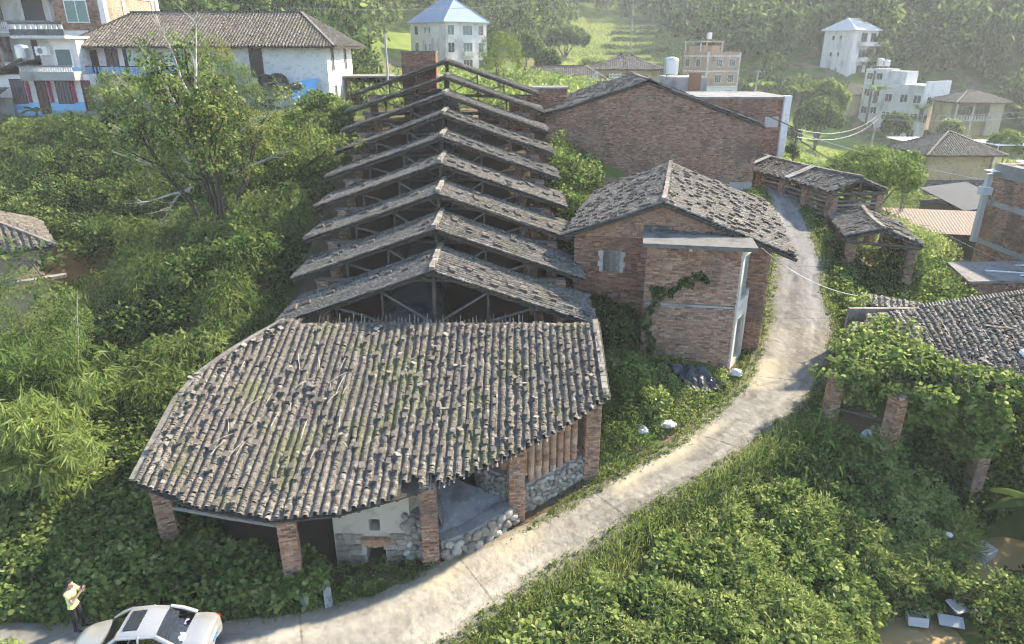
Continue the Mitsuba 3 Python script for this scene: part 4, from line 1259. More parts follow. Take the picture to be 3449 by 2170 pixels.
for q in range(9):
    MB((.12, .12, .12)).box(V3(25.4, 36, 0) + fx * (4.35 + .19 * q) + V3(0, -.06, 1.4), (.03, .03, 1.75)).put(HT + '__bar', 'vc_matte')
for (p, q, w) in (((27.2, 37.6, 3.1), (29.6, 37.0, 3.1), .16), ((29.4, 36.8, 3.12), (31.2, 37.7, 3.12), .2), ((29.6, 38.6, 3.1), (33, 38.6, 3.1), .12), ((28.6, 36.7, 3.1), (29.6, 36.7, 3.12), .14)):
    k = thing('white_board', {.16: 'long white board slanting across the dark hut roof', .2: 'white board at right angles to the long one on the hut roof', .12: 'thin white strip along the rear edge of the hut roof', .14: 'shortest white board at the front edge of the hut roof'}[w], 'board', 'white boards on the hut roof')
    scene[k] = MB((.75, .75, .73)).beam(p, q, w, .04).ply('vc_matte')

RH = thing('brick_apartment', 'unfinished brick apartment block with grey concrete bands at the right edge', 'apartment block')
wall_block(RH + '__wall', V3(31.8, 33, 0), V3(1, 0, 0), 12, V3(0, 1, 0), 12.5, -2, 8.0)
mb = MB()
km = brick_face(mb, (31.8, 45.5, -2), (0, -1, 0), 12.5, 9.2, .24, .062, .014, tone=(.5, .2), pale=.3, inside=lambda s, t: (np.abs(t - 4.85) > .18) & (np.abs(t - 7.48) > .18), keep=250, seed=11)
mb.put(RH + '__wall__bricks', 'brick_mat', kind='stuff')
put_copies(RH + '__wall__brick', BRICK_PLY, km)
mb = MB((.62, .1))
for z in (2.85, 5.48):
    mb.box((31.8, 39.25, z), (.06, 12.5, .32))
mb.put(RH + '__concrete_band', 'conc_mat', kind='stuff')
mb = MB((.3, .1))
mb.box((31.8, 39.25, 7.6), (.12, 12.5, .85))
mb.put(RH + '__parapet', 'conc_mat')
mb = MB((.55, 0))
mb.box((37.8, 39.2, 7.75), (11.4, 12, .1))
mb.put(RH + '__roof_deck', 'conc_mat')
mb = MB((.85, .87, .9))
mb.prism([(32.6, 42.5, 8.1), (38, 41, 8.5), (38, 44.6, 8.6), (32.8, 45.2, 8.15)], (0, 0, .05))
mb.put(RH + '__roof_tarpaulin', 'vc_gloss')
mb = MB((.62, .63, .63))
mb.box((31.65, 45.2, 7.55), (1.0, .8, .05))
mb.box((31.6, 45.6, 5.0), (.3, .3, 4.6), c=(.5, .52, .53))
mb.box((31.45, 45.4, 6.2), (.7, .5, .5), c=(.6, .62, .63))
mb.put(RH + '__drain_duct', 'vc_matte')


# ---------------------------------------------------------------- village houses
class House:
    """local frame: u along the front to the right, v into the depth; rz turns the front towards +x (degrees, counter-clockwise)."""

    def __init__(s, name, label, cat, o, w, d, h, rz, group=None):
        s.k = thing(name, label, cat, group)
        a = math.radians(rz)
        s.u, s.v = V3(math.cos(a), math.sin(a), 0), V3(-math.sin(a), math.cos(a), 0)
        s.o, s.w, s.d, s.h = V3(o), w, d, h
        s.sc = 1.0
        s.A = np.stack([s.u, s.v, V3(0, 0, 1)], 1)

    def p(s, u, v, z):
        return s.o + s.u * u * s.sc + s.v * v + V3(0, 0, z)

    def box(s, part, u0, u1, v0, v1, z0, z1, mat='plaster_mat', c=(.9, .05), kind=None):
        mb = MB(c)
        mb.box(s.p((u0 + u1) / 2, (v0 + v1) / 2, (z0 + z1) / 2), ((u1 - u0) * s.sc, v1 - v0, z1 - z0), M=s.A)
        return mb.put(s.k + '__' + part, mat, kind=kind)

    def face(s, f):
        return {'f': (s.p(0, 0, 0), s.u, -s.v), 'r': (s.p(s.w, 0, 0), s.v, s.u), 'l': (s.p(0, s.d, 0), -s.v, -s.u)}[f]

    def window(s, f, u, z, w, h, frame=(.75, .75, .74), pane='pane_mat', bars=1, part='window', panec=None, off=0.0):
        o, e, n = s.face(f)
        o = o + n * off
        M = np.stack([e, -n, V3(0, 0, 1)], 1)
        w *= s.sc if f == 'f' else 1
        c = o + e * u * (s.sc if f == 'f' else 1) + V3(0, 0, z)
        mb = MB(frame)
        t = .07
        for du, dz, ww, hh in ((0, h / 2, w + t, t), (0, -h / 2, w + t, t), (-w / 2, 0, t, h - t), (w / 2, 0, t, h - t)):
            mb.box(c + e * du + V3(0, 0, dz) + n * .03, (ww, .1, hh), M=M)
        for b in range(bars):
            mb.box(c + e * (-w / 2 + w * (b + 1) / (bars + 1)) + n * .025, (.05, .09, h - t), M=M)
        k = mb.put(s.k + '__' + part, 'vc_matte')
        mb = MB(panec or (1, 1, 1))
        mb.box(c + n * .005, (w - t, .05, h - t), M=M)
        mb.put(k + '__pane', 'vc_gloss' if panec else pane)
        return k

    def hip(s, z, rise, over, ridge=.5, mat='tile', tone=(.45, .18), u0=0, u1=None, v0=0, v1=None, pitch=.3, course=.22, moss=.3, color=(.3, .36, .45), part='roof', gable=False):
        u1 = s.w if u1 is None else u1
        v1 = s.d if v1 is None else v1
        a0, a1, b0, b1 = u0 - over, u1 + over, v0 - over, v1 + over
        W, D = a1 - a0, b1 - b0
        if W >= D:
            hl = 0 if gable else D / 2 * (1 - ridge) * 1.6
            r0, r1 = s.p(a0 + hl, (b0 + b1) / 2, z + rise), s.p(a1 - hl, (b0 + b1) / 2, z + rise)
        else:
            hl = 0 if gable else W / 2 * (1 - ridge) * 1.6
            r0, r1 = s.p((a0 + a1) / 2, b0 + hl, z + rise), s.p((a0 + a1) / 2, b1 - hl, z + rise)
        q = [s.p(a0, b0, z), s.p(a1, b0, z), s.p(a1, b1, z), s.p(a0, b1, z)]
        if W >= D:
            faces = [(q[0], q[1], r1, r0), (q[1], q[2], r1, r1), (q[2], q[3], r0, r1), (q[3], q[0], r0, r0)]
        else:
            faces = [(q[0], q[1], r0, r0), (q[1], q[2], r1, r0), (q[2], q[3], r1, r1), (q[3], q[0], r0, r1)]
        key = uniq(s.k + '__' + part)
        deck = MB((.2, 0) if mat == 'tile' else color)
        tm = MB()
        for A, B, C, D_ in faces:
            if np.linalg.norm(np.cross(B - A, C - A)) < .05:
                continue
            deck.prism([A, B, C, D_] if np.linalg.norm(C - D_) > .02 else [A, B, C], (0, 0, -.1))
            if mat == 'tile':
                ex = unit(B - A)
                nn = unit(np.cross(ex, (C + D_) / 2 - (A + B) / 2))
                ey = np.cross(nn, ex)
                tile_slope(tm, A + nn * .02, ex, ey, poly_cols([((X - A) @ ex, (X - A) @ ey) for X in (A, B, C, D_)], pitch), pitch, course, 3, tone, moss, .9, .006)
        scene[key] = deck.ply('wood_mat' if mat == 'tile' else 'vc_matte')
        if mat == 'tile':
            tm.put(key + '__tiles', 'tile_mat', kind='stuff')
        cap = MB((.6, .2) if mat == 'tile' else tuple(min(1, c * 1.6) for c in color))
        for A, B in [(r0, r1)] + [(q[i], r) for i, r in zip(range(4), ((r0, r1, r1, r0) if W >= D else (r0, r0, r1, r1)))]:
            if np.linalg.norm(A - B) > .1 and not gable or (A is r0):
                cap.beam(A + V3(0, 0, .08), B + V3(0, 0, .08), .2, .14)
        cap.put(key + '__ridge_cap', 'tile_mat' if mat == 'tile' else 'vc_matte')
        return key


WHITE, TAN, GREY = (.95, .03), (.8, .9), (.55, .05)

# white house with the blue sheet roof
H = House('white_house', 'white four storey house with blue hipped sheet roof behind the kiln chimney', 'house', (-12.82, 142.02, 14.93), 9.8, 13.0, 0, 38)
H.o[2] = 6.0
H.box('wall', 0, 9.8, 0, 13, 0, 14.1, c=(.98, .1))
H.hip(14.15, 4.2, .55, .5, 'sheet', color=(.24, .31, .40))
H.box('cornice', -.4, 10.2, -.4, 13.4, 13.85, 14.12, c=(.6, .02))
for z in (13.0, 9.85, 6.75, 3.65):
    for u, w in ((1.3, 1.5), (5.2, 2.2), (8.4, 1.2)):
        H.window('f', u, z - .3, w, 1.75, (.6, .6, .58), bars=2 if w > 2 else 1, panec=(.10, .16, .15) if rr.rand() < .35 else None)
    for u, w in ((10.6, 1.3), (7.2, .55), (5.6, .55)):
        H.window('l', 13 - u, z - .2, w, 1.6 if w > 1 else 1.1, (.55, .55, .53), bars=0)
H.box('balcony', 4.0, 6.6, -.7, .0, 8.0, 8.8, c=(.75, .05))
H.box('balcony', 4.0, 6.6, -.7, .0, 4.9, 5.7, c=(.75, .05))
H.box('corner_strip', -.04, .5, -.04, .02, 0, 13.84, c=(.55, 0))

# unfinished brick house with white bands
H = House('brick_house', 'square brick house with white bands and roof terrace in the middle distance', 'house', (40.71, 152.12, 7.85), 8.3, 8.5, 0, 22)
H.o[2] = 4.6
H.box('wall', 0, 8.3, 0, 8.5, 0, 10.2, 'brick_mat', (.6, .75))
for z in (3.1, 6.2, 9.2):
    H.box('band', -.04, 8.34, -.05, 8.55, z, z + .28, c=(.8, .05))
for u in (0, 8.1):
    H.box('pillar', u - .03, u + .27, -.07, .2, 0, 10.1, c=(.75, .05))
H.box('ground_floor', .3, 8.0, -.03, .5, .0, 3.05, c=(.8, .02))
for z in (4.9, 8.0):
    for u in (3.0, 6.3):
        H.window('f', u, z, 1.6, 1.5, (.8, .8, .8), bars=2)
    for u in (1.6, 5.4):
        H.window('l', u, z, 1.5, 1.5, (.75, .75, .75), bars=1)
H.window('f', 2.3, 1.6, 3.2, 1.7, (.75, .75, .75), bars=4)
H.window('f', 6.2, 1.3, 1.6, 2.4, (.3, .3, .3), bars=0, part='door')
H.box('roof_room', .2, 5.4, 3.2, 8.2, 10.2, 11.4, 'brick_mat', (.6, .7))
H.box('roof_slab', -.2, 5.8, 2.6, 8.5, 12.1, 12.3, c=(.6, .05))
for u, v in ((0, 2.8), (5.5, 2.8), (0, 8.2), (5.5, 8.2)):
    H.box('roof_post', u, u + .2, v, v + .2, 10.2, 12.1, c=(.7, .05))


def tank(label, p, r, h, grp=None):
    k = thing('water_tank', label, 'water tank', grp)
    mb = MB((.8, .82, .82))
    p = V3(p)
    a = np.linspace(0, 1, 9)
    z = [0, .05, .1, h - .25, h - .1, h, h + .02]
    rad = [r * .9, r, r, r, r * .85, r * .3, .02]
    pts = [p + V3(0, 0, q) for q in z]
    mb.tube(pts, rad, 14)
    for q in (.25, .5, .75):
        mb.tube([p + V3(0, 0, h * q - .03), p + V3(0, 0, h * q + .03)], [r * 1.02, r * 1.02], 14)
    mb.put(k + '__drum', 'metal_mat')
    mb = MB((.4, .4, .4))
    for i in range(3):
        b = 2.1 * i
        mb.beam(p + V3(r * .8 * math.cos(b), r * .8 * math.sin(b), -.5), p + V3(r * .8 * math.cos(b), r * .8 * math.sin(b), .05), .06)
    mb.put(k + '__stand', 'vc_matte')


tank('small white water tank on the roof terrace of the square brick house', H.p(3.6, 5, 12.7), .55, 1.3)

# far pale house with balconies
H = House('grey_house', 'pale three storey concrete house with hipped grey roof below the wooded hill', 'house', (78.61, 169.99, 14.95), 10.5, 7.4, 0, 36)
H.o[2] = 9.2
H.box('wall', 0, 10.5, 0, 7.4, 0, 10.2, c=(.82, .05))
H.hip(10.2, 2.6, .6, .5, 'sheet', color=(.55, .54, .52))
for z in (3.4, 6.8):
    H.box('balcony', 2.6, 10.9, -1.4, 0, z, z + .9, c=(.7, .05))
for z in (1.5, 5.0, 8.6):
    H.window('f', 4.4, z, 2.6, 2.2, (.5, .5, .5), bars=2)
    H.window('f', 8.4, z, 2.2, 2.2, (.5, .5, .5), bars=1)
    H.window('l', 2.4, z, .6, .9, (.5, .5, .5), bars=0)
    H.window('l', 4.2, z, .6, .9, (.5, .5, .5), bars=0)
for i_ in range(6):
    H.box('scaffold_pole', -.9 + .0 * i_, -.84, .2 + 1.3 * i_, .26 + 1.3 * i_, 0, 10.2, 'vc_matte', (.45, .42, .36))

# white apartment with a stained concrete side
H = House('white_apartment', 'narrow white and grey apartment block with stained side wall and twin roof tanks', 'apartment block', (84.03, 145.97, 3.18), 9.0, 13.5, 0, 32)
H.o[2] = -3.0
H.box('front_wall', 0, 9.0, 0, .4, 0, 12.2, c=(1, 0))
H.box('wall', .05, 8.9, .4, 9.8, 0, 11.4, c=(.6, .02))
H.box('stair_tower', -.4, 4.6, 9.0, 13.5, 0, 14.4, c=(.58, .02))
for z in (4.9, 8.4):
    for u in (1.6, 4.6, 7.4):
        H.window('f', u, z, 1.3 if u != 4.6 else 2.0, 1.7, (.7, .7, .7), bars=1)
H.window('f', 5.0, 1.7, 5.6, 1.8, (.6, .6, .6), bars=5)
for z in (1.8, 5.0, 8.6):
    for u in (5.9, 9.2, 12.0):
        H.window('l', u, z + .1, 1.6, 1.6, (.75, .75, .75), bars=1)
    for u in (1.1, 3.3):
        H.window('l', u, z + 1.0, 1.3, 1.4, (.65, .65, .65), bars=1, off=.4)
for u in (1.1, 3.3):
    H.window('l', u, 12.9, 1.3, 1.3, (.65, .65, .65), bars=1, off=.4)
H.box('dark_stain_pipe', -.55, -.4, 11.2, 11.6, 0, 14.0, 'conc_mat', (0, 0))
H.box('roof_room', 1.0, 5.2, 5.2, 9.0, 11.4, 14.0, c=(.7, .03))
tank('taller of the two steel tanks on the roof of the white apartment block', H.p(2.2, 12.2, 14.9), .75, 1.6)
tank('lower of the two steel tanks on the roof of the white apartment block', H.p(1.2, 10.2, 14.9), .75, 1.3)

# tile roofed earth houses
H = House('earth_house', 'tan earth walled house with grey hipped tile roof and dark lean-to at the right', 'house', (47.18, 82.0, 0.84), 7.4, 7.0, 0, 0)
H.o[2] = -2.4
H.o[0] = 49.3
H.box('wall', 0, 7.3, 0, 7, 0, 5.9, c=(.72, .95))
H.hip(5.9, 2.3, 1.0, .35, tone=(.33, .15), pitch=.28, course=.2)
H.box('lean_to_wall', .2, 7.2, -3.6, -.05, -.6, 1.2, 'wood_mat', (.2, 0))
mb = MB()
tile_slope(mb, H.p(-.3, -4.0, 1.0), H.u, V3(0, 3.9, 1.9), [(s_, 0, 4.3) for s_ in np.arange(.14, 7.6, .28)], .28, .2, 3, (.38, .15), .2)
mb.put(H.k + '__lean_to_tiles', 'tile_mat', kind='stuff')
H.box('corner_post', 7.25, 7.45, -.1, .1, 0, 5.8, 'wood_mat', (.6, 0))
H = House('white_canopy', 'white sheet canopy on thin posts beyond the tan earth house', 'canopy', (57.5, 98, -2.4), 13, 5, 0, 0)
H.box('sheet', -3.2, 3.2, -1, 4, 5.6, 5.7, 'vc_matte', (.85, .86, .86))
H.box('sheet', 8.5, 14.5, -3, 3, 5.3, 5.4, 'vc_matte', (.85, .86, .86))
for u, v in ((-3, -.8), (3, -.8), (8.7, -2.8), (14.2, -2.8)):
    H.box('post', u, u + .12, v, v + .12, 0, 5.6, 'vc_matte', (.6, .6, .6))

H = House('earth_house', 'two storey earth house with open gallery and grey tile roof at the far right', 'house', (86.44, 138.64, 0.96), 9.4, 8.0, 0, 0)
H.o[2] = -.6
H.box('wall', 0, 9.2, 1.6, 8, 0, 6.2, c=(.5, .85))
H.hip(6.2, 2.0, .9, .4, tone=(.33, .15))
H.box('gallery', -.1, 6.6, 0, 1.6, 2.7, 3.0, c=(.6, .6))
for q in range(12):
    H.box('baluster', .1 + .55 * q, .3 + .55 * q, 0, .12, 3.0, 3.7, c=(.8, .1))
for u in (-.05, 3.2, 6.4):
    H.box('post', u, u + .3, .0, .3, 0, 6.1, c=(.7, .5))
for u in (1.5, 4.8):
    H.window('f', u, 4.7, 2.2, 1.6, (.3, .26, .2), bars=2)
H.box('side_wing', 6.7, 9.4, .3, 1.6, 0, 6.1, c=(.75, .75))

H = House('earth_house', 'small tan earth house under a grey tile roof beside the white apartment block', 'house', (72.31, 157.79, 0.42), 7.0, 6.5, 0, 8)
H.o[2] = .6
H.box('wall', 0, 7, 0, 6.5, 0, 5.4, c=(.6, .9))
H.hip(5.4, 2.2, .8, .4, tone=(.33, .15))
H.window('f', 5.4, 2.2, .9, 1.3, (.25, .2, .15), bars=0)

H = House('earth_house', 'broad yellow earth house with pyramid tile roof beyond the brick hall roof', 'house', (13.11, 118.76, 10.5), 10.8, 8.5, 0, -6)
H.o[2] = 6.4
H.box('wall', 0, 10.8, 0, 8.5, 0, 5.7, c=(.75, .9))
H.hip(5.7, 2.4, 1.0, .15, tone=(.36, .15))
for u in (2.3, 5.5, 8.6):
    H.window('f', u, 4.1, .8, 1.3, (.3, .22, .15), bars=0)
H = House('earth_house', 'long earth house with low grey tile roof right of the kiln ridge', 'house', (1.1, 103.64, 10.35), 11.6, 6.0, 0, -4)
H.o[2] = 7.0
H.box('wall', 0, 11.6, 0, 6, 0, 4.1, c=(.72, .9))
H.hip(4.1, 1.7, .9, .5, tone=(.36, .15))
for u in (2.0, 5.0, 8.3):
    H.window('f', u, 2.4, .9, 1.4, (.3, .2, .15), bars=0)
H = House('tile_store', 'small store with pointed grey tile roof behind the left slope of the brick hall', 'store', (7.99, 72.0, 11.15), 3.2, 3.0, 0, 0)
H.o[2] = 8.2
H.box('wall', 0, 3.2, 0, 3, 0, 2.4, c=(.4, .4))
H.hip(2.4, 1.2, .5, .1, tone=(.4, .15))
H = House('white_house', 'pale house with flat canopy on the hillside near the top of the picture', 'house', (50.75, 273.22, 25.75), 15.0, 9.0, 0, -8)
H.o[2] = 24.6
H.box('wall', 0, 15, 0, 9, 0, 5.6, c=(.9, .05))
H.box('upper_floor', 15.2, 26, -1, 8, 1.5, 9.5, c=(.75, .03))
H.hip(5.7, 1.8, 1.2, .6, 'sheet', color=(.62, .62, .62))
H.window('f', 8.5, 2.4, 2.8, 3.4, (.6, .6, .6), bars=2)
H.window('f', 13, 2.4, 1.6, 3.4, (.6, .6, .6), bars=1)
for u in (19.0, 23.0):
    o_ = H.p(u, -1.05, 6.9)
    MB((.7, .7, .7)).box(o_, (2.6, .1, 1.7), M=H.A).put(H.k + '__window_frame', 'vc_matte')
    MB((1, 1, 1)).box(o_ - H.v * .05, (2.3, .1, 1.4), M=H.A).put(H.k + '__window_glass', 'pane_mat')

# ---------------------------------------------------------------- left terrace: the long white house
H = House('white_farmhouse', 'long white two storey farmhouse with mossy grey tile roof on the upper left terrace', 'farmhouse', (-35.4, 60.0, 10.3), 20.4, 8.0, 0, -2)
H.box('wall', 0, 20.4, 0, 8, 0, 5.0, c=(.95, .03))
H.hip(4.85, 2.7, 1.0, .5, tone=(.2, .2), pitch=.27, course=.18, moss=.4)
H.box('gallery_floor', .2, 12.5, -1.1, 0, 2.45, 2.65, 'wood_mat', (.3, 0))
H.box('rail', .2, 12.5, -1.1, -1.03, 3.35, 3.43, 'wood_mat', (.2, 0))
for q in range(44):
    H.box('baluster', .3 + .28 * q, .38 + .28 * q, -1.1, -1.04, 2.65, 3.35, 'vc_matte', (.18, .42, .75))
for u in (.1, 4.3, 8.5, 12.6):
    H.box('gallery_post', u, u + .2, -1.15, -.95, 0, 4.8, 'wood_mat', (.1, 0))
for u in (1.0, 2.7, 6.5, 10.2):
    H.window('f', u, 3.7 if u > 1.2 else 3.6, .95, 2.0 if u < 3 else 1.4, (.16, .05, .04), bars=1, panec=(.05, .03, .03), part='door' if u < 3 else 'window')
    H.window('f', u + .4, 1.2, 1.0, 1.3, (.16, .05, .04), bars=2, panec=(.05, .04, .04))
H.box('blue_dado', 2.2, 3.9, -.04, 0, 2.66, 3.4, 'vc_matte', (.30, .55, .85))
H.window('f', 14.6, 3.8, 1.0, 2.4, (.2, .1, .08), bars=0, panec=(.05, .03, .03), part='door')
for u, z, h in ((1.6, 4.0, 1.9), (5.6, 4.0, 1.9), (1.8, 1.2, 1.3), (5.8, 1.2, 1.9)):
    H.window('r', u, z, .55, h, (.3, .3, .3), bars=0, panec=(.08, .09, .09))
# woven hoops and clutter under a blue sheet by its right end
for q, (u, r_) in enumerate(((15.4, .62), (16.5, .72))):
    k = thing('basket', ('smaller dark woven round basket leaning by the farmhouse wall', 'larger dark woven round basket leaning by the farmhouse wall')[q], 'basket')
    a = np.linspace(-.3, np.pi + .3, 19)
    c0 = H.p(u, -.5 - .2 * q, 2.25)
    MB((.10, .09, .075)).tube([c0 + H.u * r_ * math.cos(t) + V3(0, -.25 * math.sin(t), .8 * r_ * math.sin(t)) for t in a], .1, 6).put(k + '__rim', 'vc_matte')
    MB((.16, .15, .13)).prism([c0 + H.u * r_ * .9 * math.cos(t) + V3(0, .1 - .2 * math.sin(t), .72 * r_ * math.sin(t)) for t in a], (0, .05, 0)).put(k + '__weave', 'vc_matte')
H.box('store_shelf', 14.9, 18.4, -1.2, 0, 1.7, 1.82, 'wood_mat', (.4, 0))
for q in range(10):
    H.box('stored_bundle', 15 + .34 * q, 15.28 + .34 * q, -1.1, -.2, 1.82, 1.95 + .25 * rr.rand(), 'wood_mat', (.2 + .6 * rr.rand(), 0))
k = thing('blue_tarpaulin', 'bright blue sheet draped from the farmhouse wall over a heap at its right end', 'tarpaulin')
mb = MB((.22, .48, .78))
u_, w_ = np.meshgrid(np.linspace(0, 1, 12), np.linspace(0, 1, 10))
Q = H.p(0, 0, 0) + (17.6 + 2.0 * u_)[..., None] * H.u + (-.1 - 1.3 * w_)[..., None] * H.v + ((2.2 + .35 * u_) - 1.5 * w_ ** 1.5 + .12 * np.sin(u_ * 14) * w_)[..., None] * V3(0, 0, 1)
i, j = np.meshgrid(np.arange(9), np.arange(11), indexing='ij')
q = (i * 12 + j).ravel()
mb.add(Q.reshape(-1, 3), np.stack([q, q + 1, q + 13, q + 12], 1))
mb.put(k + '__sheet', 'vc_matte')

# blue and white annex with balconies
H = House('white_annex', 'white house with sky blue base, dark shutters and concrete balconies left of the farmhouse', 'house', (-40.9, 57.4, 10.25), 9.4, 5.5, 0, 0)
H.sc = .8
H.box('wall', 0, 9.2, 0, 5.5, .8, 2.85, c=(.95, .02))
H.box('blue_base', 0, 9.2, 0, 5.5, -.3, .8, 'vc_matte', (.28, .55, .80))
H.box('upper_wall', 4.2, 8.0, .9, 5.5, 2.85, 5.5, c=(.95, .02))
H.box('upper_base', 4.22, 8.0, .86, .9, 2.9, 3.3, 'vc_matte', (.28, .55, .80))
H.box('balcony', 3.3, 8.6, -1.0, .9, 2.45, 3.1, 'conc_mat', (.6, .1))
for q in range(22):
    H.box('balustrade', 3.4 + .235 * q, 3.5 + .235 * q, -1.0, -.9, 3.1, 3.45, c=(.7, .05))
H.box('balcony_rail', 3.3, 8.6, -1.03, -.88, 3.45, 3.55, 'conc_mat', (.3, .1))
H.box('roof_terrace', 3.0, 8.2, -.6, 5.5, 5.5, 5.7, c=(.8, .1))
H.box('roof_parapet', 3.0, 8.2, -.6, -.45, 5.7, 6.15, 'conc_mat', (.05, .1))
for q in range(10):
    H.box('roof_fretwork', 3.3 + .5 * q, 3.6 + .5 * q, -.58, -.48, 6.15, 6.5, c=(.8, .05))
H.box('roof_rail', 3.0, 8.2, -.62, -.43, 6.5, 6.65, 'conc_mat', (.05, .1))
H.window('f', 2.0, 1.6, 1.3, 1.8, (.12, .05, .05), bars=3, panec=(.10, .10, .12))
H.window('f', 6.5, 1.6, 1.4, 1.8, (.12, .05, .05), bars=3, panec=(.10, .10, .12))
H.window('f', 4.3, 1.2, .95, 2.6, (.12, .04, .04), bars=1, panec=(.07, .03, .03), part='door')
H.window('f', 8.8, 1.2, .8, 2.4, (.15, .03, .04), bars=0, panec=(.09, .03, .03), part='door')
for u in (2.85, 7.35, 5.0):
    H.box('shutter', u, u + .3, -.12, -.03, .75, 2.4, 'vc_matte', (.32, .05, .10))
mb = MB((.8, .8, .8))
mb.box(H.p(6.6, .86, 4.3), (1.3, .1, 1.9), M=H.A)
mb.put(H.k + '__upper_window', 'vc_matte')
for sx in (-.34, .34):
    MB((.06, .11, .12)).box(H.p(6.6 + sx, .83, 4.05), (.6, .1, 1.3), M=H.A).put(H.k + '__upper_window__pane', 'vc_gloss')
mb = MB()
tile_slope(mb, H.p(.2, -.6, 2.75), V3(0, 1, 0) * -1, H.u * 3.0 + V3(0, 0, 1.1), [(s_, 0, 3.3) for s_ in np.arange(-3.2, 0, .27)], .27, .2, 3, (.25, .15), .2)
mb.put(H.k + '__lean_roof_tiles', 'tile_mat', kind='stuff')
mb = MB((.1, 0))
mb.beam(H.p(.0, -.62, 2.75), H.p(3.6, -.62, 4.0), .12, .22)
mb.put(H.k + '__lean_roof', 'wood_mat')
k = thing('air_conditioner', 'white air conditioner box on the upper wall of the blue based house', 'air conditioner')
mb = MB((.8, .8, .78))
mb.box(H.p(4.75, .65, 4.6), (.95, .4, .65), M=H.A)
mb.put(k + '__casing', 'vc_matte')
mb = MB((.25, .26, .26))
mb.tube([H.p(4.65, .43, 4.6), H.p(4.65, .47, 4.6)], .22, 14)
mb.put(k + '__fan_grille', 'vc_matte')
tank('white water tank above the lean-to roof of the blue based house', H.p(1.2, 2.5, 4.0), .5, 1.1)
k = thing('garden_wall', 'low grey concrete wall along the edge of the upper left terrace', 'wall')
MB((.5, .1)).box((-31.5, 55.6, 10.2), (6, .25, .5)).put(k + '__block', 'conc_mat')
k = thing('pavilion', 'small tile roofed shelter on posts at the far left terrace edge', 'shelter')
mb = MB()
tile_slope(mb, V3(-42.3, 55.2, 11.6), V3(1, 0, 0), V3(0, 1, .35), [(s_, 0, 1.6) for s_ in np.arange(.1, 2.6, .27)], .27, .16, 3, (.25, .2), .2, 2)
mb.put(k + '__tiles', 'tile_mat', kind='stuff')
for x in (-42, -41, -39.9):
    MB((.6, 0)).beam((x, 55.4, 9.8), (x, 55.4, 11.6), .14).put(k + '__post', 'wood_mat')
MB((.3, .1)).box((-41, 57, 10.6), (2.6, .15, 1.6)).put(k + '__back_wall', 'conc_mat')

# brick and concrete apartment block at the upper left
H = House('brick_tower', 'tall unfinished brick apartment block with white concrete bands at the upper left corner', 'apartment block', (-51.5, 67.0, 10.3), 15.6, 9, 0, -3)
H.box('wall', 0, 15.5, 1.2, 9, 0, 13.8, c=(.5, .03))
mb = MB((.5, 0))
for (u0, u1) in ((0, 5.2), (10.6, 15.5)):
    c_ = H.p((u0 + u1) / 2, .6, 6.9)
    mb.box(c_, (u1 - u0, 1.2, 13.8), M=H.A)
mb.put(H.k + '__bay_core', 'mortar_mat')
mb = MB()
for (u0, u1) in ((.3, 5.0), (10.9, 15.0)):
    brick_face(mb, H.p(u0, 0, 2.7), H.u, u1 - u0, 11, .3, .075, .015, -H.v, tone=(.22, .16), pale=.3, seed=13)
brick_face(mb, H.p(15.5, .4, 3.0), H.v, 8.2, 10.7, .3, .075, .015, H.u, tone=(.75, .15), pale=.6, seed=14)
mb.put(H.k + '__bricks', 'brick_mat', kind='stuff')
for z in (2.4, 5.75, 9.1, 12.45):
    H.box('band', -.1, 15.6, -.12, 9.1, z, z + .5, c=(.72, .03))
    H.box('balcony', 5.3, 10.5, -.4, 1.2, z + .02, z + .3, 'conc_mat', (.5, .1))
    for q in range(26):
        H.box('baluster', 5.4 + .195 * q, 5.5 + .195 * q, -.35, -.25, z + .5, z + 1.2, c=(.75, .05))
    H.box('rail', 5.3, 10.5, -.4, -.2, z + 1.2, z + 1.32, 'conc_mat', (.2, .1))
    for u in (2.6, 13.0):
        H.window('f', u, z + 2.05, 2.0, 1.75, (.7, .72, .72), bars=1, panec=(.12, .20, .17))
    MB((.08, .07, .07)).box(H.p(8.2, 1.17, z + 1.9), (1.9, .08, 2.4), M=H.A).put(H.k + '__balcony_door', 'vc_matte')
for u in (-.05, 15.1):
    H.box('corner_post', u, u + .5, -.1, .4, 0, 13.8, c=(.85, .02))
H.box('corner_post', 15.1, 15.65, 8.6, 9.1, 0, 13.8, c=(.95, .02))
for u in (1.6, 4.4):
    H.box('side_post', 15.45, 15.6, u * 1.8, u * 1.8 + .3, 2.4, 13.8, c=(.9, .02))

# earth house at the left edge
H = House('earth_house', 'ochre earth house with dark ribbed tile roof at the left edge', 'house', (-33.0, 30.6, .6), 9.0, 6, 0, 38)
H.box('wall', 0, 9, 0, 6, -.6, 4.3, c=(.5, 1.0))
H.box('upper_wall', -.03, 9.03, -.04, 6.04, 2.7, 4.4, c=(.2, .9))
H.hip(4.4, 2.1, .8, .35, tone=(.36, .15), pitch=.34, course=.2)
H.box('ledge', 3, 10.0, -.5, -.05, 2.5, 2.65, 'wood_mat', (.8, 0))

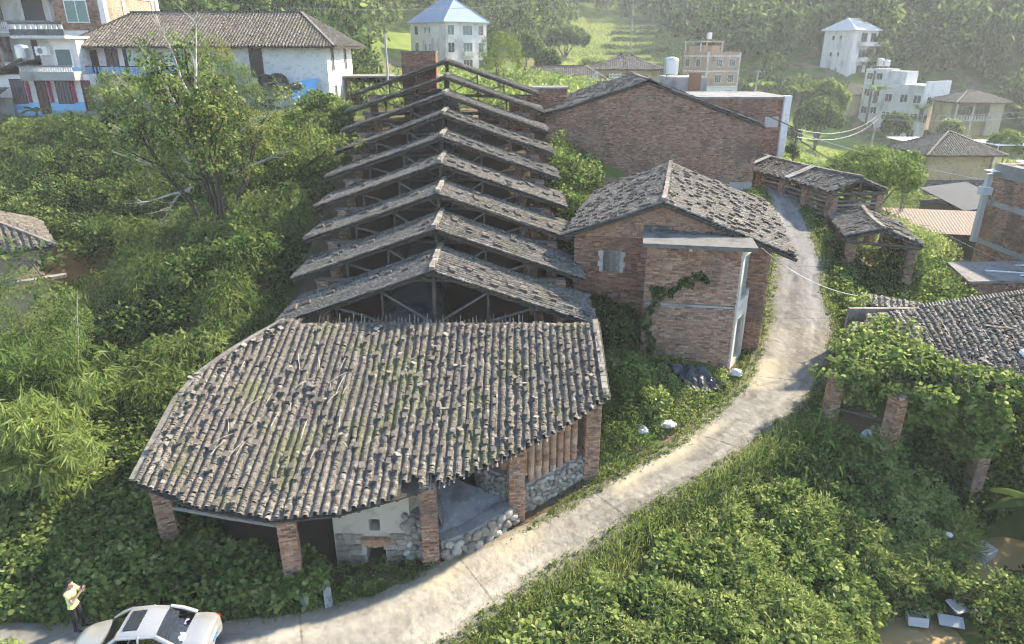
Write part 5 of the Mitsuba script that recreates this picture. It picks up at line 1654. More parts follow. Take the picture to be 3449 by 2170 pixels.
# dark open sheds behind the kiln, roofs in the valley
H = House('open_shed', 'low dark shed with sheet roof beside the pole behind the kiln', 'shed', (-14.6, 64.0, 10.2), 7.5, 4, 0, -4)
H.box('back_wall', 0, 7.5, 3.6, 4, 0, 2.4, 'wood_mat', (.1, 0))
H.box('roof', -.4, 7.9, -.5, 4.3, 2.5, 2.62, 'vc_matte', (.22, .2, .19))
for q in range(9):
    H.box('stake', .2 + .85 * q, .28 + .85 * q, -.3, -.22, 0, 2.0, 'wood_mat', (.7, 0))
H.box('left_wall', 0, .2, 0, 3.6, 0, 2.4, 'brick_mat', (.3, .3))
H = House('sheet_roof', 'faded tan corrugated roof in the greenery below the earth house', 'roof', (31.2, 55, -1.0), 8.5, 5, 0, -12)
mb = MB((.55, .42, .32))
for q in range(34):
    mb.prism([H.p(.25 * q, 0, 2.0), H.p(.25 * q + .13, 0, 2.05), H.p(.25 * q + .13, 4.5, 3.1), H.p(.25 * q, 4.5, 3.05)], (0, 0, .03), c=(.36, .28, .22))
    mb.prism([H.p(.25 * q + .13, 0, 2.05), H.p(.25 * q + .25, 0, 2.0), H.p(.25 * q + .25, 4.5, 3.05), H.p(.25 * q + .13, 4.5, 3.1)], (0, 0, .03), c=(.40, .32, .26))
mb.put(H.k + '__sheet', 'vc_matte')
H.box('wall', .3, 8.2, 1.5, 4, -1, 2.2, 'wood_mat', (.1, 0))
H = House('sheet_roof', 'blue grey sheet roof beside the brick apartment block at the right', 'roof', (40.2, 60, -1), 6, 5, 0, 20)
mb = MB((.08, .09, .10))
mb.prism([H.p(0, 0, 2.6), H.p(6, 0, 2.8), H.p(6, 5, 4.0), H.p(0, 5, 3.8)], (0, 0, .06))
mb.put(H.k + '__sheet', 'vc_matte')
H.box('wall', .3, 5.8, .3, 4.8, -1, 2.7, 'wood_mat', (.3, 0))
H = House('garden_hut', 'small pale block hut in the meadow below the white apartment block', 'hut', (73.5, 118, -2.2), 3.6, 3, 0, 0)
H.box('wall', 0, 3.6, 0, 3, 0, 2.6, c=(.6, .4))
H.box('roof', -.3, 3.9, -.3, 3.3, 2.6, 2.75, 'conc_mat', (.5, .1))
H.window('f', 1.1, 1.6, .5, .5, (.3, .3, .3), bars=0)
tank('large steel water tank on a parapet behind the brick hall ridge', (13.76, 63.0, 12.93), .62, 1.45)
H = House('roof_parapet', 'grey concrete roof parapet with pipes under the large steel water tank', 'parapet', (13.53, 64.0, 11.52), 3.2, 4, 0, 0)
H.box('block', 0, 3.2, -2, 3, -6, 1.25, 'conc_mat', (.6, .1))
H.box('brick_pier', 1.6, 2.6, -2.2, -2.0, .2, 1.6, 'brick_mat', (.25, .2))


# ---------------------------------------------------------------- leaves
PR = np.random.RandomState(11)


def leaves(mb, P, D, N, L, W, tone, dry, oval):
    """P base, D direction, N upper side; L long, W wide. oval leaves have four faces, narrow ones two."""
    D = unit(D)
    S = unit(np.cross(D, N))
    N = np.cross(S, D)
    L, W = np.broadcast_to(L, (len(P),))[:, None], np.broadcast_to(W, (len(P),))[:, None]
    a = np.stack([np.clip(tone, 0, 1), np.clip(dry, 0, 1)], 1)
    if oval:
        v = np.stack([P, P + D * L * .28 + S * W * .5 - N * W * .1, P + D * L * .68 + S * W * .42 - N * W * .16, P + D * L - N * L * .18, P + D * L * .68 - S * W * .42 - N * W * .16, P + D * L * .28 - S * W * .5 - N * W * .1], 1)
        f = np.array([[0, 1, 2], [0, 2, 3], [0, 3, 4], [0, 4, 5]])
    else:
        v = np.stack([P, P + D * L * .45 + S * W * .5 - N * L * .05, P + D * L - N * L * .22, P + D * L * .45 - S * W * .5 - N * L * .05], 1)
        f = np.array([[0, 1, 2], [0, 2, 3]])
    k = v.shape[1]
    mb.add(v.reshape(-1, 3), (f[None] + (np.arange(len(P)) * k)[:, None, None]).reshape(-1, 3), np.repeat(a, k, 0))


def clumps(mb, C, N, r, m, L, W, oval=True, droop=.3, tone=.5, tsd=.12, dry=0.0, spread=.8, rng=None, up=.8):
    """m leaves round each clump centre C (outward N, radius r)."""
    rng = rng or PR
    C, N = np.asarray(C, float), np.asarray(N, float)
    n = len(C)
    if n == 0:
        return
    r = np.broadcast_to(r, (n,))
    ct = np.broadcast_to(tone, (n,)) + rng.normal(0, tsd, n)
    cd = np.broadcast_to(dry, (n,))
    i = np.repeat(np.arange(n), m)
    u = unit(rng.normal(0, 1, (n * m, 3)) + .75 * N[i])
    P = C[i] + u * (r[i] * rng.uniform(.25, 1, n * m) ** .5)[:, None] * [1, 1, .85]
    D = unit(u * spread + rng.normal(0, .45, (n * m, 3)) + [0, 0, -droop])
    Nn = unit(u * .45 + [0, 0, up] + rng.normal(0, .38, (n * m, 3)))
    s = rng.uniform(.65, 1.25, n * m)
    leaves(mb, P, D, Nn, L * s, W * s, ct[i] + rng.normal(0, .15, n * m), (rng.rand(n * m) < cd[i]) * rng.uniform(.4, 1, n * m), oval)


def ellipsoid(c, rad, n, rng=None, bump=.25, low=-.35):
    rng = rng or PR
    u = unit(rng.normal(0, 1, (n * 3, 3)))
    u = u[u[:, 2] > low][:n]
    k = 1 + bump * (2 * meshkit.fbm(u * 2.1 + np.asarray(c) * .37, 3) - 1)
    return np.asarray(c) + u * k[:, None] * np.asarray(rad), unit(u / np.asarray(rad))


def inside(poly, x, y):
    p = np.asarray(poly, float)
    ok = np.zeros(len(x), bool)
    for a, b in zip(p, np.roll(p, -1, 0)):
        c = ((a[1] > y) != (b[1] > y)) & (x < (b[0] - a[0]) * (y - a[1]) / (b[1] - a[1] + 1e-12) + a[0])
        ok ^= c
    return ok


def scatter(poly, step, rng=None):
    rng = rng or PR
    p = np.asarray(poly, float)
    X, Y = np.meshgrid(np.arange(p[:, 0].min(), p[:, 0].max(), step), np.arange(p[:, 1].min(), p[:, 1].max(), step))
    x, y = (X + rng.uniform(-.5, .5, X.shape) * step).ravel(), (Y + rng.uniform(-.5, .5, X.shape) * step).ravel()
    ok = inside(poly, x, y)
    return x[ok], y[ok]


def cover(mb, poly, step, H, r, m, L, W, oval=True, tone=.5, droop=.3, dry=0.0, tf=None, layers=((1.0, 1.0),), seed=1, avoid=None, spread=.8, ts=.12, nscale=1.0):
    """leafy cover on the ground; H(x, y) its height; layers: (fraction of the height, density)."""
    rng = np.random.RandomState(seed)
    for frac, dens in layers:
        x, y = scatter(poly, step / math.sqrt(dens), rng)
        if avoid is not None:
            k = ~avoid(x, y)
            x, y = x[k], y[k]
        if len(x) == 0:
            return
        h = H(x, y)
        e = .35
        gz = G(x, y)
        f = lambda a, b: G(a, b) + frac * H(a, b)
        n = unit(np.stack([-(f(x + e, y) - f(x - e, y)) / (2 * e) * nscale, -(f(x, y + e) - f(x, y - e)) / (2 * e) * nscale, 1 + 0 * x], 1))
        z = gz + h * frac
        t = tone if tf is None else tf(x, y)
        rr_ = r * rng.uniform(.7, 1.3, len(x)) * np.clip(h / (r * 1.3), .45, 1)
        clumps(mb, np.stack([x, y, z], 1), n, rr_, m, L, W, oval, droop, t, ts, dry, spread, rng)


def nz(x, y, s, seed=0, o=3):
    return meshkit.fbm(np.stack([x * s, y * s, 0 * x], 1), o, seed)


def near_road(x, y, m=0.25):
    d = np.hypot(x[:, None] - RC[None, :, 0], y[:, None] - RC[None, :, 1])
    k = d.argmin(1)
    return d.min(1) < RW[k] + m + .35 * (nz(x, y, 1.2, 4) - .5)


def grass(mb, poly, step, hgt, tone, seed=3, m=7, avoid=None, dens=None, w=.03, dry=.08):
    rng = np.random.RandomState(seed)
    x, y = scatter(poly, step, rng)
    if avoid is not None:
        k = ~avoid(x, y)
        x, y = x[k], y[k]
    if dens is not None:
        k = rng.rand(len(x)) < dens(x, y)
        x, y = x[k], y[k]
    n = len(x)
    if n == 0:
        return
    z = G(x, y)
    i = np.repeat(np.arange(n), m)
    P = np.stack([x, y, z], 1)[i] + np.r_[.12, .12, 0] * rng.normal(0, 1, (n * m, 3))
    D = unit(np.r_[.5, .5, 0] * rng.normal(0, 1, (n * m, 3)) + [0, 0, 1])
    hh = np.broadcast_to(hgt(x, y) if callable(hgt) else hgt, (n,))
    N = unit(np.r_[1, 1, .1] * rng.normal(0, 1, (n * m, 3)))
    t = np.broadcast_to(tone(x, y) if callable(tone) else tone, (n,))
    leaves(mb, P, D, N, hh[i] * rng.uniform(.5, 1.2, n * m), w, t[i] + rng.normal(0, .12, n * m), (rng.rand(n * m) < dry) * rng.rand(n * m), False)


# ---------------------------------------------------------------- undergrowth, by what grows there
# creeping broad leaved cover in the shade at the front left
P1 = [(-19.5, 14.7), (-8.4, 14.75), (-5.4, 15.3), (-5.6, 16.6), (-9.0, 17.3), (-10.4, 19.2), (-12.0, 24.5), (-22, 25), (-23, 17)]
H1 = lambda x, y: .15 + .35 * np.clip((y - 14.6) / 1.2, 0, 1) + .55 * nz(x, y, .45, 1) * np.clip((y - 14.6) / 1.5, 0, 1) + .5 * np.clip((y - 20) / 4, 0, 1)
mb = MB()
cover(mb, P1, .36, H1, .34, 42, .15, .13, True, .38, .35, .01, lambda x, y: .3 + .5 * nz(x, y, .7, 9), ((1, 1), (.5, .6)), 21, lambda x, y: near_road(x, y, .1))
tag(mb.put('creeper_cover', 'leaf_mat'), 'dark broad leaved creeper covering the bank at the front left', 'creeper', None, 'stuff')
P1b = [(-8.4, 14.7), (-4.5, 15.3), (-1.8, 16.9), (-3.0, 17.2), (-5.4, 16.9), (-9.0, 17.5), (-10, 18.5), (-11, 17)]
mb = MB()
cover(mb, P1b, .3, lambda x, y: .05 + .16 * nz(x, y, .9, 3), .24, 30, .085, .06, True, .42, .2, .08, lambda x, y: .3 + .4 * nz(x, y, 1.1, 2), ((1, 1),), 22, lambda x, y: near_road(x, y, .12))
grass(mb, [(-16, 14.4), (-8, 14.3), (-3.9, 15.3), (.2, 17.7), (-.6, 18), (-4.6, 15.9), (-8, 15.0), (-16, 15)], .16, .28, lambda x, y: .35 + .3 * nz(x, y, .8, 5), 5, 7, lambda x, y: near_road(x, y, .08))
tag(mb.put('weed_cover', 'leaf_mat'), 'small shaded weeds under and in front of the kiln shed', 'weeds', None, 'stuff')

# the overgrown left slope
P2 = [(-10.7, 22.8), (-10.6, 26), (-10.6, 30), (-10.7, 36), (-10.9, 42), (-11.3, 50), (-12, 56), (-22, 56.3), (-34, 56.5), (-44, 56), (-44, 45), (-34, 43), (-27, 41), (-26, 34), (-24, 27), (-21, 23.5)]
LC = np.array([(-13.5, 26.5, 2.1, 2.2), (-16.5, 28.5, 2.2, 2.6), (-14.2, 31, 2.4, 3.2), (-19.5, 30.5, 2.4, 2.2), (-17.3, 33.5, 2.3, 3.0), (-13.8, 35.5, 2.4, 3.4), (-20.8, 35, 2.2, 2.8), (-16.6, 38, 2.2, 3.1),
               (-13.6, 40.5, 2.6, 4.2), (-19, 41, 2.2, 2.2), (-15.5, 44, 2.4, 3.4), (-13.8, 47.5, 2.3, 3.2), (-17.5, 47, 2.2, 2.4), (-14.5, 52, 2.3, 2.3), (-22.5, 38.5, 2.2, 2.2), (-23.2, 44, 2.4, 1.6), (-19.5, 51, 2.0, 1.6),
               (-12.6, 29, 1.7, 2.0), (-12.3, 33, 1.5, 2.0), (-12.5, 38, 1.5, 2.4), (-21.6, 27.5, 2.2, 1.6), (-15.3, 24.6, 1.7, 1.5), (-18.2, 25.5, 1.8, 1.6)])


MR = np.random.RandomState(61)
mx, my = scatter([(-10.4, 22.3), (-10.4, 57), (-46, 57), (-46, 44), (-28, 40), (-27, 26), (-22, 22.3)], 1.55, MR)
MRAD = MR.uniform(.95, 2.0, len(mx))
MAMP = MR.uniform(.7, 1.55, len(mx))


def H2env(x, y):
    d2 = (x[:, None] - LC[None, :, 0]) ** 2 + (y[:, None] - LC[None, :, 1]) ** 2
    b = np.sqrt(np.clip(1 - d2 / (LC[None, :, 2] * 1.15) ** 2, 0, 1)) * LC[None, :, 3]
    h = b.max(1)
    low = .9 + 1.3 * nz(x, y, .25, 6)
    low = np.where(y > 51, low * .5, low)
    return np.maximum(h, low)


MENV = None


def H2(x, y):
    global MENV
    if MENV is None:
        MENV = H2env(mx, my) * MAMP
    out = np.zeros(len(x))
    for s0 in range(0, len(x), 2000):
        a, b = x[s0:s0 + 2000], y[s0:s0 + 2000]
        d2 = ((a[:, None] - mx[None]) ** 2 + (b[:, None] - my[None]) ** 2) / MRAD[None] ** 2
        out[s0:s0 + 2000] = (np.sqrt(np.clip(1 - d2, 0, 1)) * (.45 + .55 * MENV[None] / (MENV[None] + .3)) * MENV[None]).max(1)
    return (np.maximum(out, .16 * H2env(x, y)) + .12 * nz(x, y, 1.2, 7)) * np.where(y < 48, np.clip((-10.5 - x) / 1.7, .2, 1), 1)


def T2(x, y):
    return .2 + .45 * nz(x, y, .16, 12) + .35 * (nz(x, y, .8, 17) - .5) + .12 * (y > 50)


mb = MB()
EH = lambda x, y: (x < -23.6) & (y > 26) & (y < 40 + (x + 24) * .5)
K2 = lambda x, y: nz(x, y, .22, 31) > .5
cover(mb, P2, .48, H2, .46, 44, .19, .14, True, .5, .35, .01, T2, ((1, 1.15), (.5, .3)), 31, lambda x, y: K2(x, y) | (y > 52) | EH(x, y))
tag(mb.put('broadleaf_thicket', 'leaf_mat'), 'dense broad leaved thicket on the slope left of the kiln shed', 'thicket', None, 'stuff')
mb = MB()
cover(mb, P2, .5, H2, .6, 46, .34, .065, False, .5, .8, .02, lambda x, y: T2(x, y) + .08, ((1, 1.2), (.5, .3)), 32, lambda x, y: ~K2(x, y) | (y > 52) | EH(x, y), spread=.9)
tag(mb.put('bamboo_thicket', 'leaf_mat'), 'narrow leaved bamboo thicket on the slope left of the kiln shed', 'thicket', None, 'stuff')
mb = MB()
cover(mb, [(-13, 51), (-44, 51), (-44, 57), (-13, 57)], .5, lambda x, y: .15 + .5 * nz(x, y, .4, 8), .35, 26, .16, .06, False, .6, .3, .02, lambda x, y: .45 + .4 * nz(x, y, .3, 12), ((1, 1),), 33)
grass(mb, [(-13, 49), (-44, 48), (-44, 57.2), (-13, 60)], .3, .4, lambda x, y: .5 + .35 * nz(x, y, .3, 5), 6, 6, w=.05)
tag(mb.put('terrace_grass', 'leaf_mat'), 'sunlit grass along the edge of the upper left terrace', 'grass', None, 'stuff')

# right bank between the road and the stream
P3 = [(-3.5, 11.2), (-1.9, 12.9), (.0, 14.9), (2.6, 16.7), (4.7, 18.25), (7.2, 19.9), (9.2, 21.4), (11.0, 22.6), (12.2, 22.4), (13.5, 21.4), (16, 21.2), (17.6, 21.9), (17.6, 21.2), (16.6, 20.6), (15.6, 19.4), (15.4, 18.4), (15.2, 17.5), (13.6, 17.2), (12.2, 17.1), (11.3, 16.4), (10.6, 15.2), (9.6, 12.5), (9, 11.2)]
RCN = np.array([(5.2, 15.2, 1.8, .9), (7.6, 16.9, 1.7, 1.0), (8.6, 14.6, 1.6, 1.1), (3.2, 13.7, 1.8, .6), (9.6, 18.5, 1.4, .9), (10.7, 16.7, 1.2, .8), (6.4, 13.2, 1.6, .9), (11.6, 19.2, 1.2, .8), (7.6, 18.9, 1.2, .5), (13.5, 20.6, 1.3, 1.1), (15.4, 20.9, 1.3, 1.4), (14.0, 18.4, 1.4, .9), (12.6, 18.2, 1.2, .8)])


NX, NY = scatter([(-3, 11), (9, 11), (17, 18), (17, 22), (11, 22), (3, 17)], .85, np.random.RandomState(62))
NRAD = np.random.RandomState(63).uniform(.4, .8, len(NX))


def dl(x, y):
    d = np.hypot(x[:, None] - RC[None, :, 0], y[:, None] - RC[None, :, 1])
    k = d.argmin(1)
    return d.min(1) - RW[k]


def H3(x, y):
    d2 = (x[:, None] - RCN[None, :, 0]) ** 2 + (y[:, None] - RCN[None, :, 1]) ** 2
    b = (np.sqrt(np.clip(1 - d2 / (RCN[None, :, 2] * 1.1) ** 2, 0, 1)) * RCN[None, :, 3]).max(1)
    m2 = np.sqrt(np.clip(1 - ((x[:, None] - NX[None]) ** 2 + (y[:, None] - NY[None]) ** 2) / NRAD[None] ** 2, 0, 1)).max(1)
    b = b * .7 + .75 * m2
    e = np.clip((dl(x, y) - .1) / 1.5, 0, 1)
    return e * np.maximum(b, .2 + .4 * nz(x, y, .6, 5)) + .06


mb = MB()
cover(mb, P3, .27, H3, .27, 36, .15, .115, True, .62, .3, .005, lambda x, y: .36 + .5 * nz(x, y, .4, 13), ((1, 1), (.5, .4)), 41, lambda x, y: (dl(x, y) < .5 + 1.5 * nz(x, y, .5, 3)))
tag(mb.put('bank_creeper', 'leaf_mat'), 'bright sunlit creeper mounds on the bank between road and stream', 'creeper', None, 'stuff')
mb = MB()
grass(mb, P3, .13, lambda x, y: .22 + .5 * nz(x, y, .5, 2), lambda x, y: .5 + .4 * nz(x, y, .35, 7), 7, 7, lambda x, y: (dl(x, y) > 2.6) | near_road(x, y, .02), lambda x, y: np.clip(1.15 - .3 * dl(x, y), .15, 1), .022)
tag(mb.put('roadside_grass', 'leaf_mat'), 'bright green grass along the right edge of the road', 'grass', None, 'stuff')
mb = MB()
SP = lambda x, y: (nz(x, y, .55, 44) < .53) | (dl(x, y) < .8)
cover(mb, P3, .26, lambda x, y: H3(x, y) + .12, .22, 26, .2, .035, False, .7, .1, .05, lambda x, y: .5 + .4 * nz(x, y, .6, 13), ((1, 1),), 45, SP, spread=.9)
tag(mb.put('bank_herbs', 'leaf_mat'), 'narrow leaved herbs growing through the creeper on the bank', 'herbs', None, 'stuff')
mb = MB()
SP2 = lambda x, y: (nz(x, y, .7, 54) < .56) | (dl(x, y) < 1.2)
cover(mb, P3, .24, lambda x, y: H3(x, y) + .08, .2, 26, .075, .06, True, .85, .2, .06, lambda x, y: .62 + .4 * nz(x, y, .6, 3), ((1, 1),), 46, SP2)
tag(mb.put('bank_clover', 'leaf_mat'), 'pale small leaved plants in patches on the bank', 'plants', None, 'stuff')
mb = MB((.8, 0))
x, y = scatter(P3, .55, np.random.RandomState(47))
zz = G(x, y)
hh = H3(x, y)
for a_, b_, c_, h_ in zip(x, y, zz, hh):
    t_ = V3(a_, b_, c_ + h_ + PR.uniform(.15, .7)) + PR.normal(0, .12, 3) * [1, 1, 0]
    mb.tube([(a_, b_, c_), t_], [.012, .006], 3, (PR.uniform(.5, 1), 0))
tag(mb.put('dry_stalks', 'wood_mat'), 'dry brown stalks standing among the creeper on the bank', 'stalks', None, 'stuff')
P4 = [(14.6, 21.4), (17.6, 20.7), (20, 22.6), (26, 22), (27, 27), (22, 27), (18, 23.5), (14.5, 22.6)]
mb = MB()
cover(mb, P4, .4, lambda x, y: .5 + 1.3 * nz(x, y, .5, 3), .36, 46, .14, .09, True, .3, .3, .01, lambda x, y: .12 + .42 * nz(x, y, .5, 4), ((1, 1), (.5, .7)), 43)
cover(mb, [(13.9, 12), (27, 12), (27, 20.2), (20.0, 20.2), (17.3, 18.6), (15.6, 17.7), (14.6, 16.6)], .4, lambda x, y: .6 + 1.1 * nz(x, y, .5, 9), .36, 40, .14, .09, True, .4, .3, .01, lambda x, y: .2 + .45 * nz(x, y, .5, 4), ((1, 1), (.5, .6)), 44)
tag(mb.put('stream_shrubs', 'leaf_mat'), 'dark glossy shrubs along the stream at the lower right', 'shrubs', None, 'stuff')

# patch between road, kiln and annex
P5 = [(3.4, 21.0), (5.6, 22.1), (8.2, 24.3), (9.2, 25.7), (7.4, 26.1), (5.4, 26.5), (3.9, 27), (3.5, 24)]
mb = MB()
cover(mb, P5, .25, lambda x, y: .08 + .35 * nz(x, y, .7, 8), .22, 30, .09, .07, True, .6, .2, .02, lambda x, y: .4 + .5 * nz(x, y, .5, 3), ((1, 1),), 51, lambda x, y: near_road(x, y, .25) | (np.hypot(x - 7.6, (y - 25.3)) < .95))
grass(mb, P5 + [(3.2, 20.2)], .16, .3, lambda x, y: .55 + .3 * nz(x, y, .6, 3), 52, 6, lambda x, y: near_road(x, y, .08) | (np.hypot(x - 7.6, (y - 25.3)) < .8))
tag(mb.put('garden_weeds', 'leaf_mat'), 'low bright weeds between the road and the brick annex', 'weeds', None, 'stuff')
mb = MB()
cover(mb, [(3.6, 25.5), (5.4, 26.8), (5.6, 28.4), (3.6, 29.8), (2.7, 36), (2.0, 36), (2.9, 30)], .4, lambda x, y: .5 + 1.1 * nz(x, y, .5, 3), .38, 46, .13, .09, True, .3, .3, .01, lambda x, y: .12 + .4 * nz(x, y, .5, 8), ((1, 1), (.5, .6)), 53)
cover(mb, [(2.6, 36), (4.6, 36), (5.6, 44), (3.0, 45.5), (2.0, 40)], .42, lambda x, y: 1.0 + 1.3 * nz(x, y, .5, 6), .42, 46, .16, .12, True, .3, .3, .01, lambda x, y: .2 + .4 * nz(x, y, .5, 2), ((1, 1), (.5, .6)), 54)
tag(mb.put('alley_shrubs', 'leaf_mat'), 'shaded shrubs in the gap between the kiln shed and the brick workshops', 'shrubs', None, 'stuff')

# right of the road
P6 = [(14.9, 28.2), (15.9, 31), (16.6, 35), (17.6, 39), (18.6, 41), (22.8, 40.8), (25.2, 40), (25.0, 35.6), (24, 30), (22, 28.4), (17, 27.4)]
mb = MB()
cover(mb, P6, .38, lambda x, y: .12 + np.clip((dl(x, y) - 2.4) / 3.5, 0, 1) * (.4 + 2.0 * nz(x, y, .35, 4)) * np.clip(np.maximum((x - 19.4) / 2.2, (31 - y) / 2), .08, 1) + .25 * np.clip(dl(x, y), 0, 1), .36, 40, .15, .1, True, .5, .3, .02, lambda x, y: .22 + .5 * nz(x, y, .4, 6), ((1, 1), (.5, .5)), 61, lambda x, y: near_road(x, y, .3) | ((np.abs(x - 20.2) < 1.2) & (y > 35.6)))
grass(mb, [(14.6, 28), (18.8, 45), (20, 44), (18, 36), (17, 28)], .2, .3, lambda x, y: .35 + .35 * nz(x, y, .5, 3), 62, 6, lambda x, y: near_road(x, y, .02), dry=.25)
tag(mb.put('slope_shrubs', 'leaf_mat'), 'mixed shrubs and weeds on the slope right of the road', 'shrubs', None, 'stuff')
P7 = [(22.9, 41), (21, 46), (19.6, 52), (21, 62), (30, 80), (44, 84), (44, 62), (33, 52), (31.5, 45.6), (31.5, 33.5), (27, 30), (25, 33.5), (25.4, 40)]
mb = MB()
cover(mb, P7, .7, lambda x, y: .4 + 2.1 * nz(x, y, .2, 4) ** 1.4, .6, 40, .24, .1, False, .55, .4, .02, lambda x, y: .38 + .5 * nz(x, y, .2, 6), ((1, 1), (.5, .4)), 71, lambda x, y: ((x > 25) & (x < 35) & (y > 35.5) & (y < 40)) | ((x > 31) & (y < 46)))
tag(mb.put('valley_shrubs', 'leaf_mat'), 'sunlit reeds and shrubs in the valley right of the slatted sheds', 'shrubs', None, 'stuff')
# land behind the kiln
mb = MB()
cover(mb, [(-11, 50), (-9, 56), (-14, 62), (-12, 95), (36, 120), (30, 66), (22, 66), (21, 60), (20.4, 54), (20.4, 59), (13, 60), (12, 62), (8, 62), (4, 54), (-2, 56)], 1.0, lambda x, y: .4 + 1.8 * nz(x, y, .12, 9), .75, 34, .34, .16, True, .55, .3, .01, lambda x, y: .35 + .5 * nz(x, y, .12, 3), ((1, 1),), 81, lambda x, y: (x > -7) & (x < 4.5) & (y < 55))
tag(mb.put('hill_foot_shrubs', 'leaf_mat'), 'bushes and rough grass on the land behind the kiln shed', 'shrubs', None, 'stuff')


RIB = [(-.3, 17.5), (3.2, 20.6), (6, 22), (9.4, 26), (10.8, 29), (12.2, 33), (14, 37), (15.5, 43), (16, 50), (21, 50), (19.5, 42), (17.5, 36), (16.6, 31), (16.2, 28), (14.6, 24.8), (11, 21.6), (7, 19), (3, 16.4), (-3, 12), (-5, 11.5), (-1, 16)]
mb = MB()
off = lambda x, y: ((y > 40) & (x > 18.3)) | (dl(x, y) < -.4 + .25 * nz(x, y, 1.1, 3)) | (dl(x, y) > 1.7) | ((x < 3.0) & (x + 1.3 * (20.3 - y) < 1.6) & (y > 16.5))
cover(mb, RIB, .24, lambda x, y: .04 + .28 * nz(x, y, .9, 3) * np.clip(dl(x, y) / .6, .15, 1), .19, 22, .075, .05, True, .45, .2, .06, lambda x, y: .3 + .5 * nz(x, y, .7, 3), ((1, 1),), 64, off)
grass(mb, RIB, .13, .2, lambda x, y: .38 + .4 * nz(x, y, .6, 3), 65, 7, off, None, .022, .15)
tag(mb.put('verge_weeds', 'leaf_mat'), 'weeds and grass growing over both edges of the road', 'weeds', None, 'stuff')


x, y = scatter(RIB, .16, np.random.RandomState(66))
d_ = dl(x, y)
k_ = (d_ > -.45) & (d_ < .5) & (np.random.RandomState(1).rand(len(x)) < .55)
x, y = x[k_], y[k_]
rg_ = np.random.RandomState(67)
ico = trimesh.creation.icosphere(subdivisions=0, radius=.5)
Ms = []
for a_, b_, z_ in zip(x, y, G(x, y)):
    s_ = rg_.uniform(.03, .11)
    m_ = trimesh.transformations.random_rotation_matrix(rg_.rand(3))
    m_[:3, :3] = m_[:3, :3] @ np.diag([s_, s_ * .8, s_ * .6])
    m_[:3, 3] = a_, b_, z_ + .06
    Ms.append(m_)
mb = MB()
batch(mb, ico.vertices, ico.faces, Ms, np.stack([rg_.uniform(.2, .95, len(Ms)), .3 * rg_.rand(len(Ms))], 1))
tag(mb.put('gravel', 'stone_mat'), 'loose gravel and stones along the road edges', 'gravel', None, 'stuff')


# ---------------------------------------------------------------- vines that hang on things
def vine(label, C, N, r, m, L, tone, seed, cat='vine'):
    k = thing('vine', label, cat)
    mb = MB()
    clumps(mb, C, N, r, m, L, L * .85, True, .5, tone, .1, .005, .7, np.random.RandomState(seed), up=.55)
    mb.put(k + '__foliage', 'leaf_mat')
    mb = MB((.4, 0))
    q = np.random.RandomState(seed).permutation(len(C))[:14]
    for a, b in zip(q[:-1], q[1:]):
        mb.tube([C[a] - N[a] * .1, (C[a] + C[b]) / 2 - (N[a] + N[b]) * .1 - [0, 0, .05], C[b] - N[b] * .1], .015, 3)
    mb.put(k + '__stem', 'bark_mat')


vr = np.random.RandomState(5)
C, N = [], []
for s_ in np.arange(1.0, 9.4, .19):                       # hanging curtain along the eave
    hang = 2.1 + .8 * math.sin(s_ * 1.7) if 1.9 < s_ < 5.2 or s_ > 6.3 else .5
    if s_ < 1.9:
        hang = .5
    top = .25 + .9 * max(0, math.sin(s_ * .9 - .6))
    e0 = E0 + ex * s_
    for t in np.arange(-hang, top, .17):
        if vr.rand() < .92:
            if t > 0:
                p = e0 + ey * t + nn * (.2 + vr.uniform(0, .2))
                n_ = nn
            else:
                bulge = (.5 + .35 * math.sin(s_ * 3.1) + .2 * math.sin(s_ * 7.3 + t * 3)) * math.sin(math.pi * min(1, -t / hang * .8 + .2)) + vr.uniform(-.18, .18)
                p = e0 + V3(0, -.15 - bulge, t)
                n_ = unit(V3(.1, -1, .25))
            C.append(p + vr.normal(0, .06, 3))
            N.append(n_)
vine('thick curtain of broad vine leaves hanging over the front eave of the overgrown shed', np.array(C), np.array(N), .2, 20, .165, .6, 5)
C = [E0 + ex * (a_ + 2.6 * b_) * 1.0 + ey * (1.6 + 1.3 * b_ + .5 * vr.normal()) + nn * vr.uniform(.12, .38) for a_, b_ in zip(vr.uniform(.2, 1.8, 95), vr.uniform(-.3, .55, 95))]
vine('lime green vine patch on the upper left corner of the overgrown shed roof', np.array(C), np.tile(nn, (len(C), 1)), .22, 20, .14, .68, 6)
C = [E0 + ex * vr.uniform(7.2, 10.3) + ey * vr.uniform(.6, 2.0) + nn * vr.uniform(.1, .4) for _ in range(150)]
vine('bright vine spreading over the right half of the overgrown shed roof', np.array(C), np.tile(nn, (len(C), 1)), .22, 20, .14, .66, 7)
C = [V3(12.2, 23.0, 3.8) + vr.normal(0, 1, 3) * [.38, .3, .22] + [.2, 0, -.1] for _ in range(50)] + [V3(12.9, 22.5, 3.4) + vr.normal(0, 1, 3) * [.3, .2, .4] for _ in range(40)]
vine('tuft of vine crowning the leftmost brick pillar of the overgrown shed', np.array(C), np.tile(unit(V3(0, -.3, 1)), (len(C), 1)), .18, 20, .13, .62, 8)
C = [V3(14.9, 27.2, 3.0) + V3(-.25 * q + vr.normal(0, .18), vr.normal(0, .2), 2.1 * q + vr.normal(0, .1)) for q in np.linspace(0, 1, 60)]
vine('upright lime green vine climbing a thin post beside the road', np.array(C), np.tile(unit(V3(0, -.5, 1)), (len(C), 1)), .2, 18, .13, .72, 9)
C = [ao + ag * (.25 + .2 * math.sin(q * 9) + vr.normal(0, .1)) - aa * .1 + V3(0, 0, 2.7 + 3.1 * q) for q in np.linspace(0, 1, 46)]
